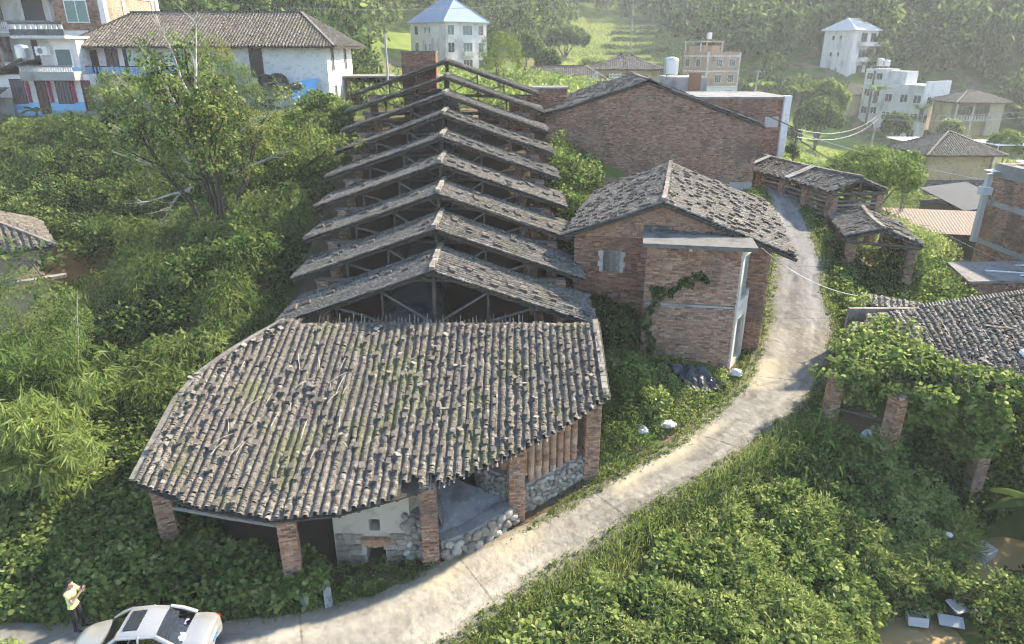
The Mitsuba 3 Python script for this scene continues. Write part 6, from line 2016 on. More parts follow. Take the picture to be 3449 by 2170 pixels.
C += [ao + ag * (.3 + 2.1 * q) - aa * .1 + V3(0, 0, 5.75 - .25 * math.sin(q * 6) + .45 * q + vr.normal(0, .1)) for q in np.linspace(0, 1, 44)]
vine('dark creeper climbing the left edge of the brick annex and across its front', np.array(C), np.tile(-aa, (len(C), 1)), .11, 14, .11, .3, 10)
C = [V3(21.2, 35.3, 3.2) + vr.normal(0, 1, 3) * [.4, .3, .7] for _ in range(80)] + [V3(21.8, 36.5, 4.2) + vr.normal(0, 1, 3) * [.6, .8, .6] for _ in range(120)]
vine('vine smothering the right pillars of the short slatted shed', np.array(C), np.tile(unit(V3(.2, -.5, .8)), (len(C), 1)), .28, 20, .15, .42, 11)


# ---------------------------------------------------------------- trees and single plants
def limb(mb, p, d, L, r0, r1, rng, bend=.25, n=6, up=.1, c=None):
    pts = [V3(p)]
    d = unit(d)
    for i_ in range(n):
        d = unit(d + rng.normal(0, bend / 2, 3) + [0, 0, up / n])
        pts.append(pts[-1] + d * L / n)
    mb.tube(pts, np.linspace(r0, r1, n + 1), 6, c)
    return np.array(pts), d


def big_tree():
    rng = np.random.RandomState(42)
    k = thing('leafy_tree', 'large open tree with several leaning trunks and bare pale branches above the left slope', 'tree')
    tr = MB((.12, 0))
    base = V3(-16.6, 38, 2.2)
    tips = []
    heads = [(-.2, 0, 1, 8.6), (.02, .1, 1, 10.4), (.2, -.1, 1, 9.8), (.42, .1, 1, 9.0), (.75, .2, 1, 8.2), (-.42, .2, 1, 7.4), (.3, -.3, 1, 8.0)]
    for i_, (dx, dy, dz, L) in enumerate(heads):
        p, d = limb(tr, base + V3(rng.normal(0, .25), rng.normal(0, .25), 0), V3(dx * .45, dy, dz), 4.0, .2, .14, rng, .12, 5, .1)
        q, d = limb(tr, p[-1], V3(dx, dy, dz), L - 1.4, .14, .05, rng, .22, 7, .2)
        tips += [q[-1], q[-2]]
        for j_ in range(5):
            b = q[rng.randint(2, 7)]
            e_, _ = limb(tr, b, V3(dx * 1.1, dy, .5) + rng.normal(0, .55, 3), rng.uniform(1.4, 2.6), .06, .02, rng, .3, 5, .2)
            tips += [e_[-1], e_[3]]
    tr.put(k + '__trunk', 'bark_mat', True)
    tips = np.array([t for t in tips if t[2] > 8.0])
    C = tips[rng.randint(0, len(tips), 620)] + rng.normal(0, .5, (620, 3))
    mb = MB()
    clumps(mb, C, unit(C - [-16.0, 38, 9]), .36, 26, .19, .11, True, .3, .42 + .14 * (rng.rand(620) < .4), .14, .18 * (C[:, 0] > -15.8), .8, rng)
    mb.put(k + '__crown', 'leaf_mat')
    dd = MB((.95, 0))
    for (x0, z0, x1, z1) in ((-17.6, 9.0, -21.2, 13.0), (-18.0, 8.4, -22.4, 9.2), (-17.6, 10.0, -20.2, 14.6), (-17.8, 7.8, -22.0, 6.2), (-17.2, 10.5, -19.0, 15.3), (-17.4, 9.4, -21.8, 11.2), (-15.6, 8.5, -11.8, 9.6), (-15.9, 10.5, -12.4, 11.6), (-16.7, 12, -17.0, 17.0), (-16.9, 12.4, -18.4, 16.4), (-17.9, 7.6, -21.6, 7.8)):
        a_, b_ = V3(x0, 38, z0), V3(x1, 37.6 + rng.normal(0, .6), z1)
        p, d = limb(dd, a_, b_ - a_, np.linalg.norm(b_ - a_), .085, .02, rng, .2, 8, 0)
        for j_ in range(5):
            limb(dd, p[rng.randint(3, 8)], unit(b_ - a_) + rng.normal(0, .5, 3), rng.uniform(.6, 1.6), .028, .008, rng, .3, 4, 0)
    dd.put(k + '__dead_branch', 'bark_mat', True, kind='stuff')
    mb = MB()
    for c, r in ((V3(-15.3, 37.8, 15.0), .55), (V3(-14.9, 37.8, 14.6), .4), (V3(-13.1, 37.5, 11.2), .8), (V3(-13.5, 37.8, 10.5), .6)):
        C, N = ellipsoid(c, (r, r, r * .9), 26, rng)
        clumps(mb, C, N, .2, 26, .14, .03, False, .4, .62, .06, .45, .9, rng)
    mb.put(k + '__mistletoe', 'leaf_mat')


big_tree()


def bush(name, label, cat, c, rad, n, r, m, L, W, oval=True, tone=.5, dry=0.0, seed=1, droop=.3, group=None, ts=.1, low=-.35):
    rng = np.random.RandomState(seed)
    k = thing(name, label, cat, group)
    mb = MB()
    C, N = ellipsoid(c, rad, n, rng, .25, low)
    clumps(mb, C, N, r, m, L, W, oval, droop, tone, ts, dry, .8, rng)
    C, N = ellipsoid(c, np.array(rad) * .6, n // 3, rng, .25, low)
    clumps(mb, C, N, r, m, L, W, oval, droop, tone, ts, dry, .8, rng)
    mb.put(k + '__crown', 'leaf_mat')
    mb = MB((.4, 0))
    gz = g1(c[0], c[1])
    for q in range(4):
        e_ = np.asarray(c) + rng.normal(0, .35, 3) * np.asarray(rad)
        mb.tube([(c[0] + rng.normal(0, .1), c[1], gz - .1), (np.asarray([c[0], c[1], gz]) + e_) / 2 + rng.normal(0, .1, 3), e_], [rad[0] * .05, rad[0] * .035, .015], 5)
    mb.put(k + '__trunk', 'bark_mat')
    return k


bush('round_bush', 'round yellow green bush in front of the blue based house', 'bush', (-29.0, 53.5, 11.3), (2.0, 1.6, 1.8), 110, .42, 40, .17, .1, True, .58, .06, 1)
bush('round_bush', 'small bright bush behind the round yellow green bush at the farmhouse', 'bush', (-26.7, 56.5, 11.6), (1.1, 1.0, 1.3), 60, .36, 34, .15, .1, True, .66, .02, 2)
bush('leafy_bush', 'drooping bamboo bush in front of the farmhouse gallery', 'bush', (-22.5, 55.5, 11.8), (3.0, 1.6, 2.6), 120, .5, 44, .3, .05, False, .5, .0, 3, .9)
bush('leafy_bush', 'dark bush at the top left of the kiln shed', 'bush', (-13.0, 49.5, 10.2), (1.4, 1.6, 1.6), 80, .45, 44, .17, .12, True, .3, .02, 4)
bush('leafy_tree', 'layered conifer like tree standing right of the white house behind the kiln', 'tree', (-0.94, 67.57, 14.31), (1.75, 1.5, 1.9), 70, 0.42, 44, 0.3, 0.05, False, .48, .05, 5, .2, None, .14)
bush('leafy_tree', 'dense dome shaped tree beside the lower end of the long slatted shed', 'tree', (24.76, 47.42, 6.9), (2.9, 2.4, 1.5), 190, 0.45, 46, .24, .085, False, .46, .0, 6, .6)
bush('leafy_tree', 'round tree behind the end of the long slatted shed', 'tree', (33.51, 58.55, 5.12), (1.15, 1.15, 1.6), 90, 0.4, 44, .2, .1, True, .5, .0, 7)
bush('leafy_tree', 'small dark cypress beside the brick house corner post', 'tree', (24.55, 61.23, 6.45), (.45, .45, .9), 60, 0.25, 40, .14, .05, False, .12, .0, 8)
bush('leafy_tree', 'dark round tree standing in front of the white apartment block', 'tree', (74.86, 137.73, 1.37), (2.0, 1.8, 2.0), 110, 0.6, 40, .5, .25, True, .25, .0, 9)
bush('leafy_tree', 'pale green tree at the right foot of the white apartment block', 'tree', (83.29, 134.32, 0.92), (1.6, 1.5, 1.6), 80, 0.5, 40, .5, .22, True, .62, .0, 10)
bush('leafy_tree', 'light tree behind the tan earth house with the lean-to', 'tree', (68.85, 97.31, 2.52), (2.2, 2, 1.8), 100, .6, 40, .3, .14, True, .45, .0, 11)
bush('leafy_tree', 'huge round hazy tree on the hillside at the upper right', 'tree', (104.3, 191.84, 15.79), (10.5, 9, 13), 520, 1.7, 42, .9, .45, True, .42, .0, 12)
bush('leafy_tree', 'spreading green tree left of the small tan earth house', 'tree', (60.99, 140.49, 5.62), (4.0, 3.4, 3.4), 170, 1.0, 40, .6, .26, True, .5, .0, 13)
bush('leafy_tree', 'darker spreading tree in front of the small tan earth house', 'tree', (54.77, 126.79, 3.61), (3.4, 3, 2.9), 150, .9, 40, .5, .24, True, .36, .0, 14)
bush('leafy_tree', 'round tree at the left edge of the terraced meadow', 'tree', (2.59, 140.02, 15.3), (2.6, 2.4, 2.5), 110, 0.7, 40, .6, .28, True, .34, .0, 15)
bush('leafy_tree', 'smaller tree between the meadow and the long earth house', 'tree', (6.38, 130.56, 13.15), (1.7, 1.6, 1.7), 80, 0.6, 40, .5, .26, True, .3, .0, 16)
bush('leafy_bush', 'wide dark thicket below the terraced beds on the meadow', 'bush', (12.97, 181.83, 17.68), (5.0, 3, 2.2), 110, 0.8, 40, .7, .34, True, .3, .0, 17)
bush('leafy_bush', 'plumed yellow tipped grass clump beside the muddy stream', 'grass clump', (15.2, 19.3, -1.3), (.7, .6, .7), 34, .3, 30, .5, .035, False, .68, .18, 18, -.4)
bush('leafy_bush', 'pale sprig of shrub at the lower left corner', 'bush', (-13.0, 13.0, .35), (.42, .35, .5), 36, .2, 26, .1, .05, True, .78, .0, 19)
bush('leafy_bush', 'lush rounded shrub below the left corner of the brick annex', 'bush', (4.5, 24.2, 2.7), (.9, .8, .8), 70, .26, 36, .14, .11, True, .55, .0, 20)
bush('leafy_bush', 'glossy pale shrub in front of the lush rounded shrub by the annex', 'bush', (5.4, 23.3, 2.2), (.55, .5, .5), 40, .22, 30, .15, .08, True, .72, .0, 21)


def palm(name, label, cat, p, n, L, w, seed, rise=.9, tone=.45, group=None, trunk=.6, seg=6):
    """fronds or banana leaves arching from a short stem."""
    rng = np.random.RandomState(seed)
    k = thing(name, label, cat, group)
    mb = MB((.4, 0))
    mb.tube([V3(p), V3(p) + V3(0, 0, trunk)], [w * .4 + .05, w * .25 + .04], 7)
    mb.put(k + '__stem', 'bark_mat')
    for q in range(n):
        a_ = q * 2.4 + rng.normal(0, .3)
        d = V3(math.cos(a_), math.sin(a_), rise * rng.uniform(.7, 1.4))
        t = np.linspace(0, 1, seg + 1)
        l_ = L * rng.uniform(.75, 1.15)
        pts = V3(p) + V3(0, 0, trunk) + unit(d) * (t * l_)[:, None] + np.stack([0 * t, 0 * t, -.55 * l_ * t ** 2], 1)
        side = unit(np.cross(d, [0, 0, 1]))
        wd = w * np.sin(np.pi * np.clip(t * .9 + .08, 0, 1)) ** .7
        up = np.cross(side, unit(np.gradient(pts, axis=0)))
        v = np.stack([pts - side * wd[:, None] / 2 - up * wd[:, None] * .15, pts, pts + side * wd[:, None] / 2 - up * wd[:, None] * .15], 1).reshape(-1, 3)
        f = []
        for i_ in range(seg):
            for j_ in range(2):
                f.append([3 * i_ + j_, 3 * i_ + j_ + 1, 3 * i_ + j_ + 4, 3 * i_ + j_ + 3])
        m_ = MB((np.clip(tone + rng.normal(0, .08), 0, 1), 0))
        m_.add(v, f)
        m_.put(k + '__leaf', 'leaf_mat')
    return k


palm('banana_plant', 'banana plant with broad upright leaves left of the kiln chimney', 'banana plant', (-10.2, 64, 10.2), 9, 3.2, .75, 1, 1.6, .62, None, 1.6)
palm('banana_plant', 'banana plant at the right edge whose broad leaf hangs over the muddy stream', 'banana plant', (19.2, 20.6, -1.4), 6, 2.3, .55, 3, .6, .5, None, .9)
palm('banana_plant', 'banana plant with a pale leaf at the lower right corner', 'banana plant', (16.0, 14.6, -1.7), 5, 1.8, .5, 4, .5, .42, None, .7)
palm('cycad', 'dark cycad with arching fronds at the edge of the upper left terrace', 'cycad', (-36.6, 54.8, 10.0), 22, 1.7, .2, 5, .7, .12, None, .5)
for i_, (x, y, z) in enumerate(((46, 138, 6.4), (50, 142, 6.2), (56, 140, 5.4), (100, 150, 0.2), (104, 138, -1), (110, 128, -1.5), (108, 150, 1.0), (84, 146, 1.6), (97, 118, -2.0), (76, 150, 5))):
    palm('banana_plant', ['banana plant right of the square brick house', 'banana plant on the slope between the brick house and the pale hipped house', 'banana plant on the bank below the wooded hill', 'banana plant near the gallery earth house', 'banana plant at the far right beside the gallery earth house',
                          'banana plant at the right edge below the wooded hill', 'tall banana plant behind the gallery earth house', 'banana plant behind the white apartment block', 'banana plant in the meadow at the right edge', 'banana plant below the pale hipped house'][i_], 'banana plant', (x, y, max(z, g1(x, y)) - .2), 9, 4.2, 1.1, 20 + i_, 1.2, .5 + .03 * (i_ % 4), None, 2.2)


# papaya like sapling at the left, young bamboo canes, drooping bamboo
def sapling():
    rng = np.random.RandomState(8)
    k = thing('sapling', 'thin sapling with big lobed leaves in front of the ochre earth house', 'sapling')
    mb = MB((.5, 0))
    top = (-21.26, 29.0, 6.25)
    b = V3(-19.0, 29, 1.0)
    pts = [b, (b + V3(top)) / 2 + [-.2, 0, .4], V3(top)]
    mb.tube(pts, [.06, .045, .02], 6)
    C = []
    for q in range(15):
        e_ = V3(top) + rng.normal(0, 1, 3) * [.9, .6, .28] + [-.3, 0, .15]
        mb.tube([V3(top) - [0, 0, .4 * rng.rand()], (V3(top) + e_) / 2 + [0, 0, .1], e_], .012, 3)
        C.append(e_)
    for q in range(7):
        C.append(b + (V3(top) - b) * rng.uniform(.35, .8) + rng.normal(0, .35, 3))
    mb.put(k + '__trunk', 'bark_mat')
    m2 = MB()
    clumps(m2, np.array(C), np.tile([0, 0, 1.0], (len(C), 1)), .26, 13, .32, .14, True, .35, .5, .08, 0, .9, rng)
    m2.put(k + '__crown', 'leaf_mat')


sapling()


def cane(label, p, top, seed, tone):
    rng = np.random.RandomState(seed)
    k = thing('bamboo_cane', label, 'bamboo')
    mb = MB((tone, 0))
    q = np.linspace(0, 1, 14)
    pts = V3(p) + (V3(top) - V3(p)) * q[:, None]
    mb.tube(pts, np.linspace(.035, .014, 14) + .006 * (np.arange(14) % 2), 6)
    mb.put(k + '__culm', 'wood_mat')
    m2 = MB()
    C = pts[rng.randint(6, 14, 16)] + rng.normal(0, .12, (16, 3))
    clumps(m2, C, np.tile([0, 0, .3], (16, 1)), .16, 7, .22, .035, False, 1.2, .6, .05, .1, .6, rng)
    m2.put(k + '__foliage', 'leaf_mat')


cane('tall thin young bamboo cane with hanging leaves at the left', (-15.55, 21.5, 2.47), (-14.81, 22.0, 7.22), 1, .95)
cane('shorter orange banded bamboo cane left of the tall thin one', (-15.87, 21.3, 2.67), (-15.67, 21.6, 4.61), 2, .6)


def bamboo(label, base, heads, seed, tone):
    """culms that lean out and droop under sprays of long leaves."""
    rng = np.random.RandomState(seed)
    k = thing('bamboo_clump', label, 'bamboo')
    mb, m2 = MB((.55, 0)), MB()
    for h in heads:
        b = V3(base) + rng.normal(0, .25, 3) * [1, 1, 0]
        h = V3(h)
        mid = (b + h) / 2 + [0, 0, 1.0]
        t = np.linspace(0, 1, 14)[:, None]
        pts = (1 - t) ** 2 * b + 2 * t * (1 - t) * mid + t ** 2 * h
        mb.tube(pts, np.linspace(.035, .008, 14), 5)
        C, D = [], []
        for i_ in range(6, 14):
            for j_ in range(5):
                p = pts[i_] + rng.normal(0, .3, 3) + [0, 0, -.1]
                C.append(p)
                D.append(unit(rng.normal(0, .6, 3) + [.2, -.2, -.7]))
        C, D = np.array(C), np.array(D)
        i_ = np.repeat(np.arange(len(C)), 6)
        P = C[i_] + rng.normal(0, .06, (len(i_), 3))
        d = unit(D[i_] + rng.normal(0, .4, (len(i_), 3)))
        leaves(m2, P, d, unit(rng.normal(0, .5, (len(i_), 3)) + [.2, -.3, .9]), .5 * rng.uniform(.6, 1.2, len(i_)), .075, tone + rng.normal(0, .1, len(i_)), 0 * i_ + .02, False)
    mb.put(k + '__culm', 'wood_mat', kind='stuff')
    m2.put(k + '__foliage', 'leaf_mat')


br = np.random.RandomState(77)
bamboo('drooping bamboo clump with long pale leaves at the left edge beside the kiln roof', (-15.6, 19.3, .6), [(-14.6 + br.normal(0, 1.1), 18.5 + br.normal(0, .7), 4.2 + br.normal(0, .55)) for _ in range(26)], 1, .7)
bamboo('second bamboo clump with grey green leaves behind the drooping one at the left edge', (-17.5, 21.5, .8), [(-16.6 + br.normal(0, 1.2), 21 + br.normal(0, .8), 5.0 + br.normal(0, .6)) for _ in range(20)], 2, .45)
bush('leafy_tree', 'fine leaved olive green tree behind the bamboo at the left edge', 'tree', (-17.8, 23.5, 4.6), (1.9, 1.6, 2.4), 170, .34, 46, .09, .045, True, .42, .0, 30)


# maize
def maize_meshes():
    out = []
    for q in range(4):
        rng = np.random.RandomState(q)
        h = 1.45
        st = MB((.5, 0))
        st.tube([(0, 0, 0), (.02, 0, h * .5), (0, .02, h)], [.018, .014, .006], 5)
        lf = MB()
        for i_ in range(11):
            z = .15 + i_ * .11
            a_ = i_ * 2.6 + rng.normal(0, .4)
            L = rng.uniform(.5, .75) * (1 - .03 * i_)
            d = V3(math.cos(a_), math.sin(a_), 0)
            t = np.linspace(0, 1, 6)
            pts = V3(0, 0, z) + d * (t * L * .8)[:, None] + np.stack([0 * t, 0 * t, L * (.85 * t - 1.15 * t * t)], 1)
            s_ = np.cross(d, [0, 0, 1])
            w = .075 * np.sin(np.pi * np.clip(t * .85 + .12, 0, 1))
            v = np.stack([pts - s_ * w[:, None] / 2 + [0, 0, .012], pts, pts + s_ * w[:, None] / 2 + [0, 0, .012]], 1).reshape(-1, 3)
            lf.add(v, [[3 * a + b, 3 * a + b + 1, 3 * a + b + 4, 3 * a + b + 3] for a in range(5) for b in range(2)], (np.clip(.5 + rng.normal(0, .12), 0, 1), .03))
        out.append((st.ply('leaf_mat'), lf.ply('leaf_mat')))
    return out


MZ = maize_meshes()


def maize(x, y, s, grp, label):
    k = thing('maize_plant', label, 'maize', grp)
    M = T().translate([float(x), float(y), g1(x, y) - .02]).rotate([0, 0, 1], float(PR.uniform(0, 360))).scale(float(s))
    q = PR.randint(4)
    scene[k + '__stalk'] = {**MZ[q][0], 'to_world': M}
    scene[k + '__leaves'] = {**MZ[q][1], 'to_world': M}


x, y = scatter([(9.4, 20.6), (11.2, 22.0), (12.2, 22.2), (13.0, 21.3), (11.3, 20.3), (10.2, 19.7)], .42, np.random.RandomState(2))
for a_, b_ in zip(x, y):
    maize(a_, b_, PR.uniform(1.0, 1.3), 'tall maize by the overgrown shed', 'tall dark green maize plant in front of the overgrown shed')
x, y = scatter([(7.0, 19.3), (9.2, 21.0), (10.2, 19.9), (9.2, 18.7), (7.6, 18.3)], .36, np.random.RandomState(3))
for a_, b_ in zip(x, y):
    maize(a_, b_, PR.uniform(.6, .8), 'young maize by the road', 'short bright maize plant in the patch on the bank beside the road')
x, y = scatter([(3.5, 21.2), (4.3, 21.6), (5.2, 23.0), (4.6, 23.2)], .42, np.random.RandomState(4))
for a_, b_ in zip(x, y):
    maize(a_, b_, PR.uniform(.7, .95), 'maize between road and kiln', 'pale maize plant in the strip between the road and the kiln shed')

# ---------------------------------------------------------------- wooded hills
FT = []


def far_tree(kind, seed):
    rng = np.random.RandomState(seed)
    mb = MB()
    if kind == 'bamboo':                                   # plumes that nod at the tip
        for q in range(5):
            a_ = rng.uniform(0, 6.28)
            t = np.linspace(.3, 1, 16)
            p = np.stack([rng.normal(0, .5) + 1.6 * t ** 3 * math.cos(a_), rng.normal(0, .5) + 1.6 * t ** 3 * math.sin(a_), 9 * t - 1.6 * t ** 4], 1)
            clumps(mb, p, np.tile([0, 0, .4], (16, 1)), .75 * (1.15 - t * .7), 11, 1.0, .3, False, .8, (.4, .25, .32, .46)[seed % 4], .05, 0, .8, rng)
    elif kind == 'round':
        C, N = ellipsoid((0, 0, 4.6), (2.7, 2.7, 3.4), 46, rng, .35)
        clumps(mb, C, N, .8, 13, .75, .42, True, .3, (.08, .27, .15, .38, .21)[seed % 5], .07, 0, .8, rng)
    else:                                                  # conifer
        for q in range(34):
            z = rng.uniform(1, 9)
            r_ = (9.6 - z) * .24
            a_ = rng.uniform(0, 6.28)
            clumps(mb, [[r_ * math.cos(a_), r_ * math.sin(a_), z]], [[math.cos(a_), math.sin(a_), .3]], .6, 13, .7, .22, False, .5, .12, .06, 0, .9, rng)
    return mb


for q in range(10):
    kind = ('bamboo', 'round', 'bamboo', 'round', 'conifer', 'bamboo', 'round', 'round', 'conifer', 'round')[q]
    FT.append(far_tree(kind, 100 + q))
    scene[f'tree_shape_{q}'] = {'type': 'shapegroup', 'crown': FT[-1].ply('leaf_mat')}
fr = np.random.RandomState(123)
HOUSES = [(-45, 80, -10, 58), (-26, 92, 3, 168), (36, 138, 56, 160), (-60, 58, -35, 85), (74, 158, 90, 172), (62, 128, 90, 160), (83, 130, 102, 150), (8, 108, 32, 125), (60, 268, 92, 292), (-2, 64, 36, 128), (66, 100, 100, 172), (36, 66, 64, 112), (-16, 60, 6, 92)]
MEAD = [(4, 104), (33, 104), (36, 150), (48, 200), (50, 262), (24, 262), (10, 195), (2, 150)]
FIELD2 = [(24, 66), (40, 84), (62, 100), (108, 118), (108, 128), (62, 136), (40, 128), (32, 100)]
n_f = 0


def forest(region, step, smin, smax, kinds, dens=1.0, hfix=None):
    global n_f
    x, y = scatter(region, step, fr)
    z = G(x, y)
    for a_, b_, c_ in zip(x, y, z):
        if abs(a_) > .80 * b_ + 14 or fr.rand() > dens:
            continue
        if any(h[0] < a_ < h[2] and min(h[1], h[3]) < b_ < max(h[1], h[3]) for h in HOUSES):
            continue
        if inside(MEAD, np.array([a_]), np.array([b_]))[0] or inside(FIELD2, np.array([a_]), np.array([b_]))[0]:
            continue
        n_f += 1
        s_ = fr.uniform(smin, smax)
        kk = kinds[fr.randint(len(kinds))]
        scene[f'far_wood__{n_f:03d}'] = {'type': 'instance', 'to_world': T().translate([float(a_), float(b_), float(c_) - .6]).rotate([0, 0, 1], float(fr.uniform(0, 360))).scale([s_, s_, s_ * float(fr.uniform(.85, 1.2))]), 'shape': {'type': 'ref', 'id': f'tree_shape_{kk}'}}


forest([(-130, 90), (-30, 88), (-14, 98), (-15, 122), (-14, 162), (8, 165), (12, 200), (24, 264), (-200, 264)], 5.6, .8, 1.6, (1, 3, 4, 8, 6, 7, 1, 3))
forest([(-220, 264), (320, 264), (340, 330), (-240, 330)], 7.4, 1.1, 2.0, (0, 1, 2, 4, 3, 6, 8, 9))
forest([(-280, 330), (380, 330), (400, 400), (-300, 400)], 9, 1.4, 2.0, (0, 1, 3, 4, 6))
forest([(50, 178), (140, 178), (230, 200), (300, 264), (50, 264), (50, 220)], 6.4, 1.0, 1.9, (0, 2, 5, 9, 2, 1, 3, 8))
forest([(100, 120), (108, 150), (115, 180), (220, 200), (200, 130)], 5.0, .8, 1.3, (0, 5, 1, 3, 6))
forest([(36, 160), (60, 172), (100, 178), (90, 158), (62, 160), (56, 148), (44, 150)], 4.4, .5, .9, (1, 3, 6, 2))
forest([(31, 70), (31, 100), (36, 128), (56, 140), (62, 128), (50, 112), (40, 80)], 3.6, .25, .5, (1, 3, 6, 7), .9)
forest([(-26, 92), (-12, 92), (-6, 122), (-26, 122)], 3.2, .25, .42, (1, 3, 6, 7))
forest([(-30, 66), (-12, 68), (-12, 96), (-40, 92)], 3.6, .4, .75, (1, 3, 6, 7))
tag('far_wood', 'dense mixed wood of bamboo and broad leaved trees on the hills', 'woodland', None, 'stuff')
# terraced beds on the meadow
tb, mb = MB((.5, 0)), MB()
for q in range(8):
    y0 = 172 + 11 * q
    x0, x1 = 17 + 2.6 * q + 2 * (q % 2), 40 + 1.3 * q - 3 * (q % 3)
    xx = np.linspace(x0, x1, 12)
    yy = y0 + 1.2 * np.sin(xx * .25 + q)
    zz = G(xx, yy) + 1.0
    for i_ in range(11):
        tb.prism([(xx[i_], yy[i_], zz[i_] - 2.2), (xx[i_ + 1], yy[i_ + 1], zz[i_ + 1] - 2.2), (xx[i_ + 1], yy[i_ + 1], zz[i_ + 1]), (xx[i_], yy[i_], zz[i_])], (0, 5, 0))
    n_ = 900
    x = PR.uniform(x0, x1, n_)
    y = y0 + 1.2 * np.sin(x * .25 + q) + PR.uniform(.1, 4.2, n_)
    z = np.interp(x, xx, zz) - .1
    i_ = np.repeat(np.arange(n_), 6)
    leaves(mb, np.stack([x, y, z], 1)[i_] + PR.normal(0, .2, (n_ * 6, 3)) * [1, 1, 0], unit(PR.normal(0, .4, (n_ * 6, 3)) + [0, 0, 1]), PR.normal(0, 1, (n_ * 6, 3)), PR.uniform(.6, 1.3, n_ * 6), .25, (.72 if q % 3 else .5) + PR.normal(0, .1, n_ * 6), 0 * i_, False)
tag(tb.put('terrace_bank', 'ground_mat'), 'low earth banks of the terraced crop beds', None, None, 'structure')
tag(mb.put('crop_beds', 'leaf_mat'), 'long bright green crop beds on the terraced meadow', 'crops', None, 'stuff')
mb = MB()
grass(mb, MEAD, .9, .7, lambda x, y: .62 + .3 * nz(x, y, .07, 4), 210, 8, w=.2)
grass(mb, FIELD2, .9, .7, lambda x, y: .6 + .35 * nz(x, y, .1, 4), 211, 8, w=.18)
tag(mb.put('meadow_grass', 'leaf_mat'), 'bright meadow grass between the village houses', 'grass', None, 'stuff')


# ---------------------------------------------------------------- people
import manifold3d as m3


def flesh(joints, bones, edge=.03, taubin=8):
    """one continuous surface over bones; joints: name -> (point, radius)."""
    parts = []
    for a, b in bones:
        (pa, ra), (pb, rb) = joints[a], joints[b]
        s = m3.Manifold.hull_points(np.vstack([np.asarray(pa) + ra * SPH, np.asarray(pb) + rb * SPH]))
        parts.append(s)
    m = m3.Manifold.batch_boolean(parts, m3.OpType.Add).refine_to_length(edge)
    q = m.to_mesh()
    t = trimesh.Trimesh(q.vert_properties[:, :3], q.tri_verts, process=True)
    trimesh.smoothing.filter_taubin(t, iterations=taubin)
    return np.array(t.vertices), np.array(t.faces)


SPH = np.array(trimesh.creation.icosphere(subdivisions=1).vertices)


def hand(J, B, nm, wrist, fwd, palm, thumb_dir, curl):
    """palm and five bent fingers; fwd along the hand, palm towards the palm side."""
    fwd, palm = unit(fwd), unit(palm)
    side = unit(np.cross(palm, fwd))
    J[nm + 'p'] = (V3(wrist) + fwd * .06, .024)
    B.append((nm + 'w', nm + 'p'))
    for i, l in enumerate((.070, .080, .076, .060)):
        k0 = V3(wrist) + fwd * .085 + side * (.03 - .02 * i)
        k1 = k0 + unit(fwd * math.cos(curl) + palm * math.sin(curl)) * l * .55
        k2 = k1 + unit(fwd * math.cos(curl * 2.2) + palm * math.sin(curl * 2.2)) * l * .5
        for j, k in enumerate((k0, k1, k2)):
            J[f'{nm}f{i}{j}'] = (k, .0095 - .001 * j)
        J[f'{nm}r{i}'] = (V3(wrist) + fwd * .05 + side * (.02 - .013 * i), .016)
        B += [(f'{nm}r{i}', f'{nm}f{i}0'), (f'{nm}f{i}0', f'{nm}f{i}1'), (f'{nm}f{i}1', f'{nm}f{i}2')]
    t0 = V3(wrist) + fwd * .03 + side * .022 * thumb_dir
    J[nm + 't0'], J[nm + 't1'], J[nm + 't2'] = (t0, .013), (t0 + side * thumb_dir * .03 + fwd * .03 + palm * .01, .011), (t0 + side * thumb_dir * .04 + fwd * .06 + palm * .03, .009)
    B += [(nm + 't0', nm + 't1'), (nm + 't1', nm + 't2')]


def head(J, B, c, face, up=(0, 0, 1)):
    c, face, up = V3(c), unit(face), unit(up)
    sd = np.cross(up, face)
    J['skull'] = (c + up * .02 - face * .012, .088)
    J['brow'] = (c + up * .03 + face * .025, .07)
    J['jaw'] = (c - up * .075 + face * .045, .036)
    J['cheek'] = (c - up * .03 + face * .03, .062)
    J['nose0'], J['nose1'] = (c + up * .015 + face * .09, .010), (c - up * .025 + face * .108, .014)
    J['mouth0'], J['mouth1'] = (c - up * .058 + face * .083 - sd * .018, .009), (c - up * .058 + face * .083 + sd * .018, .009)
    B += [('skull', 'brow'), ('brow', 'cheek'), ('cheek', 'jaw'), ('skull', 'jaw'), ('skull', 'cheek'), ('nose0', 'nose1'), ('nose1', 'cheek'), ('mouth0', 'mouth1'), ('mouth0', 'jaw'), ('mouth1', 'jaw')]
    for s in (-1, 1):
        J[f'ear{s}'], J[f'ear_{s}'] = (c + sd * s * .083 + up * .012, .018), (c + sd * s * .083 - up * .025, .014)
        B += [(f'ear{s}', f'ear_{s}'), (f'ear{s}', 'skull')]


def add_face(k, c, face):
    c, face = V3(c), unit(face)
    sd = np.cross([0, 0, 1], face)
    for s in (-1, 1):
        e = trimesh.creation.icosphere(subdivisions=1, radius=.013)
        MB((.06, .05, .05)).add(np.array(e.vertices) + c + sd * s * .032 + face * .086 + [0, 0, .012], e.faces).put(k + '__eye', 'vc_gloss', True)


def hair_cap(c, face, thick=.014):
    c, face = V3(c), unit(face)
    e = trimesh.creation.icosphere(subdivisions=3, radius=.1)
    v = np.array(e.vertices)
    f = v @ face
    v = v * (1 + .06 * (meshkit.noise(v * 60)[:, None] - .5))
    keep = ~((f[e.faces].mean(1) > .035) & (v[e.faces][:, :, 2].mean(1) < .055)) & (v[e.faces][:, :, 2].mean(1) > -.055)
    return v * [1, 1, 1.05] + c + [0, 0, .018] - face * .012, np.array(e.faces)[keep]


SKIN = (.50, .32, .23)


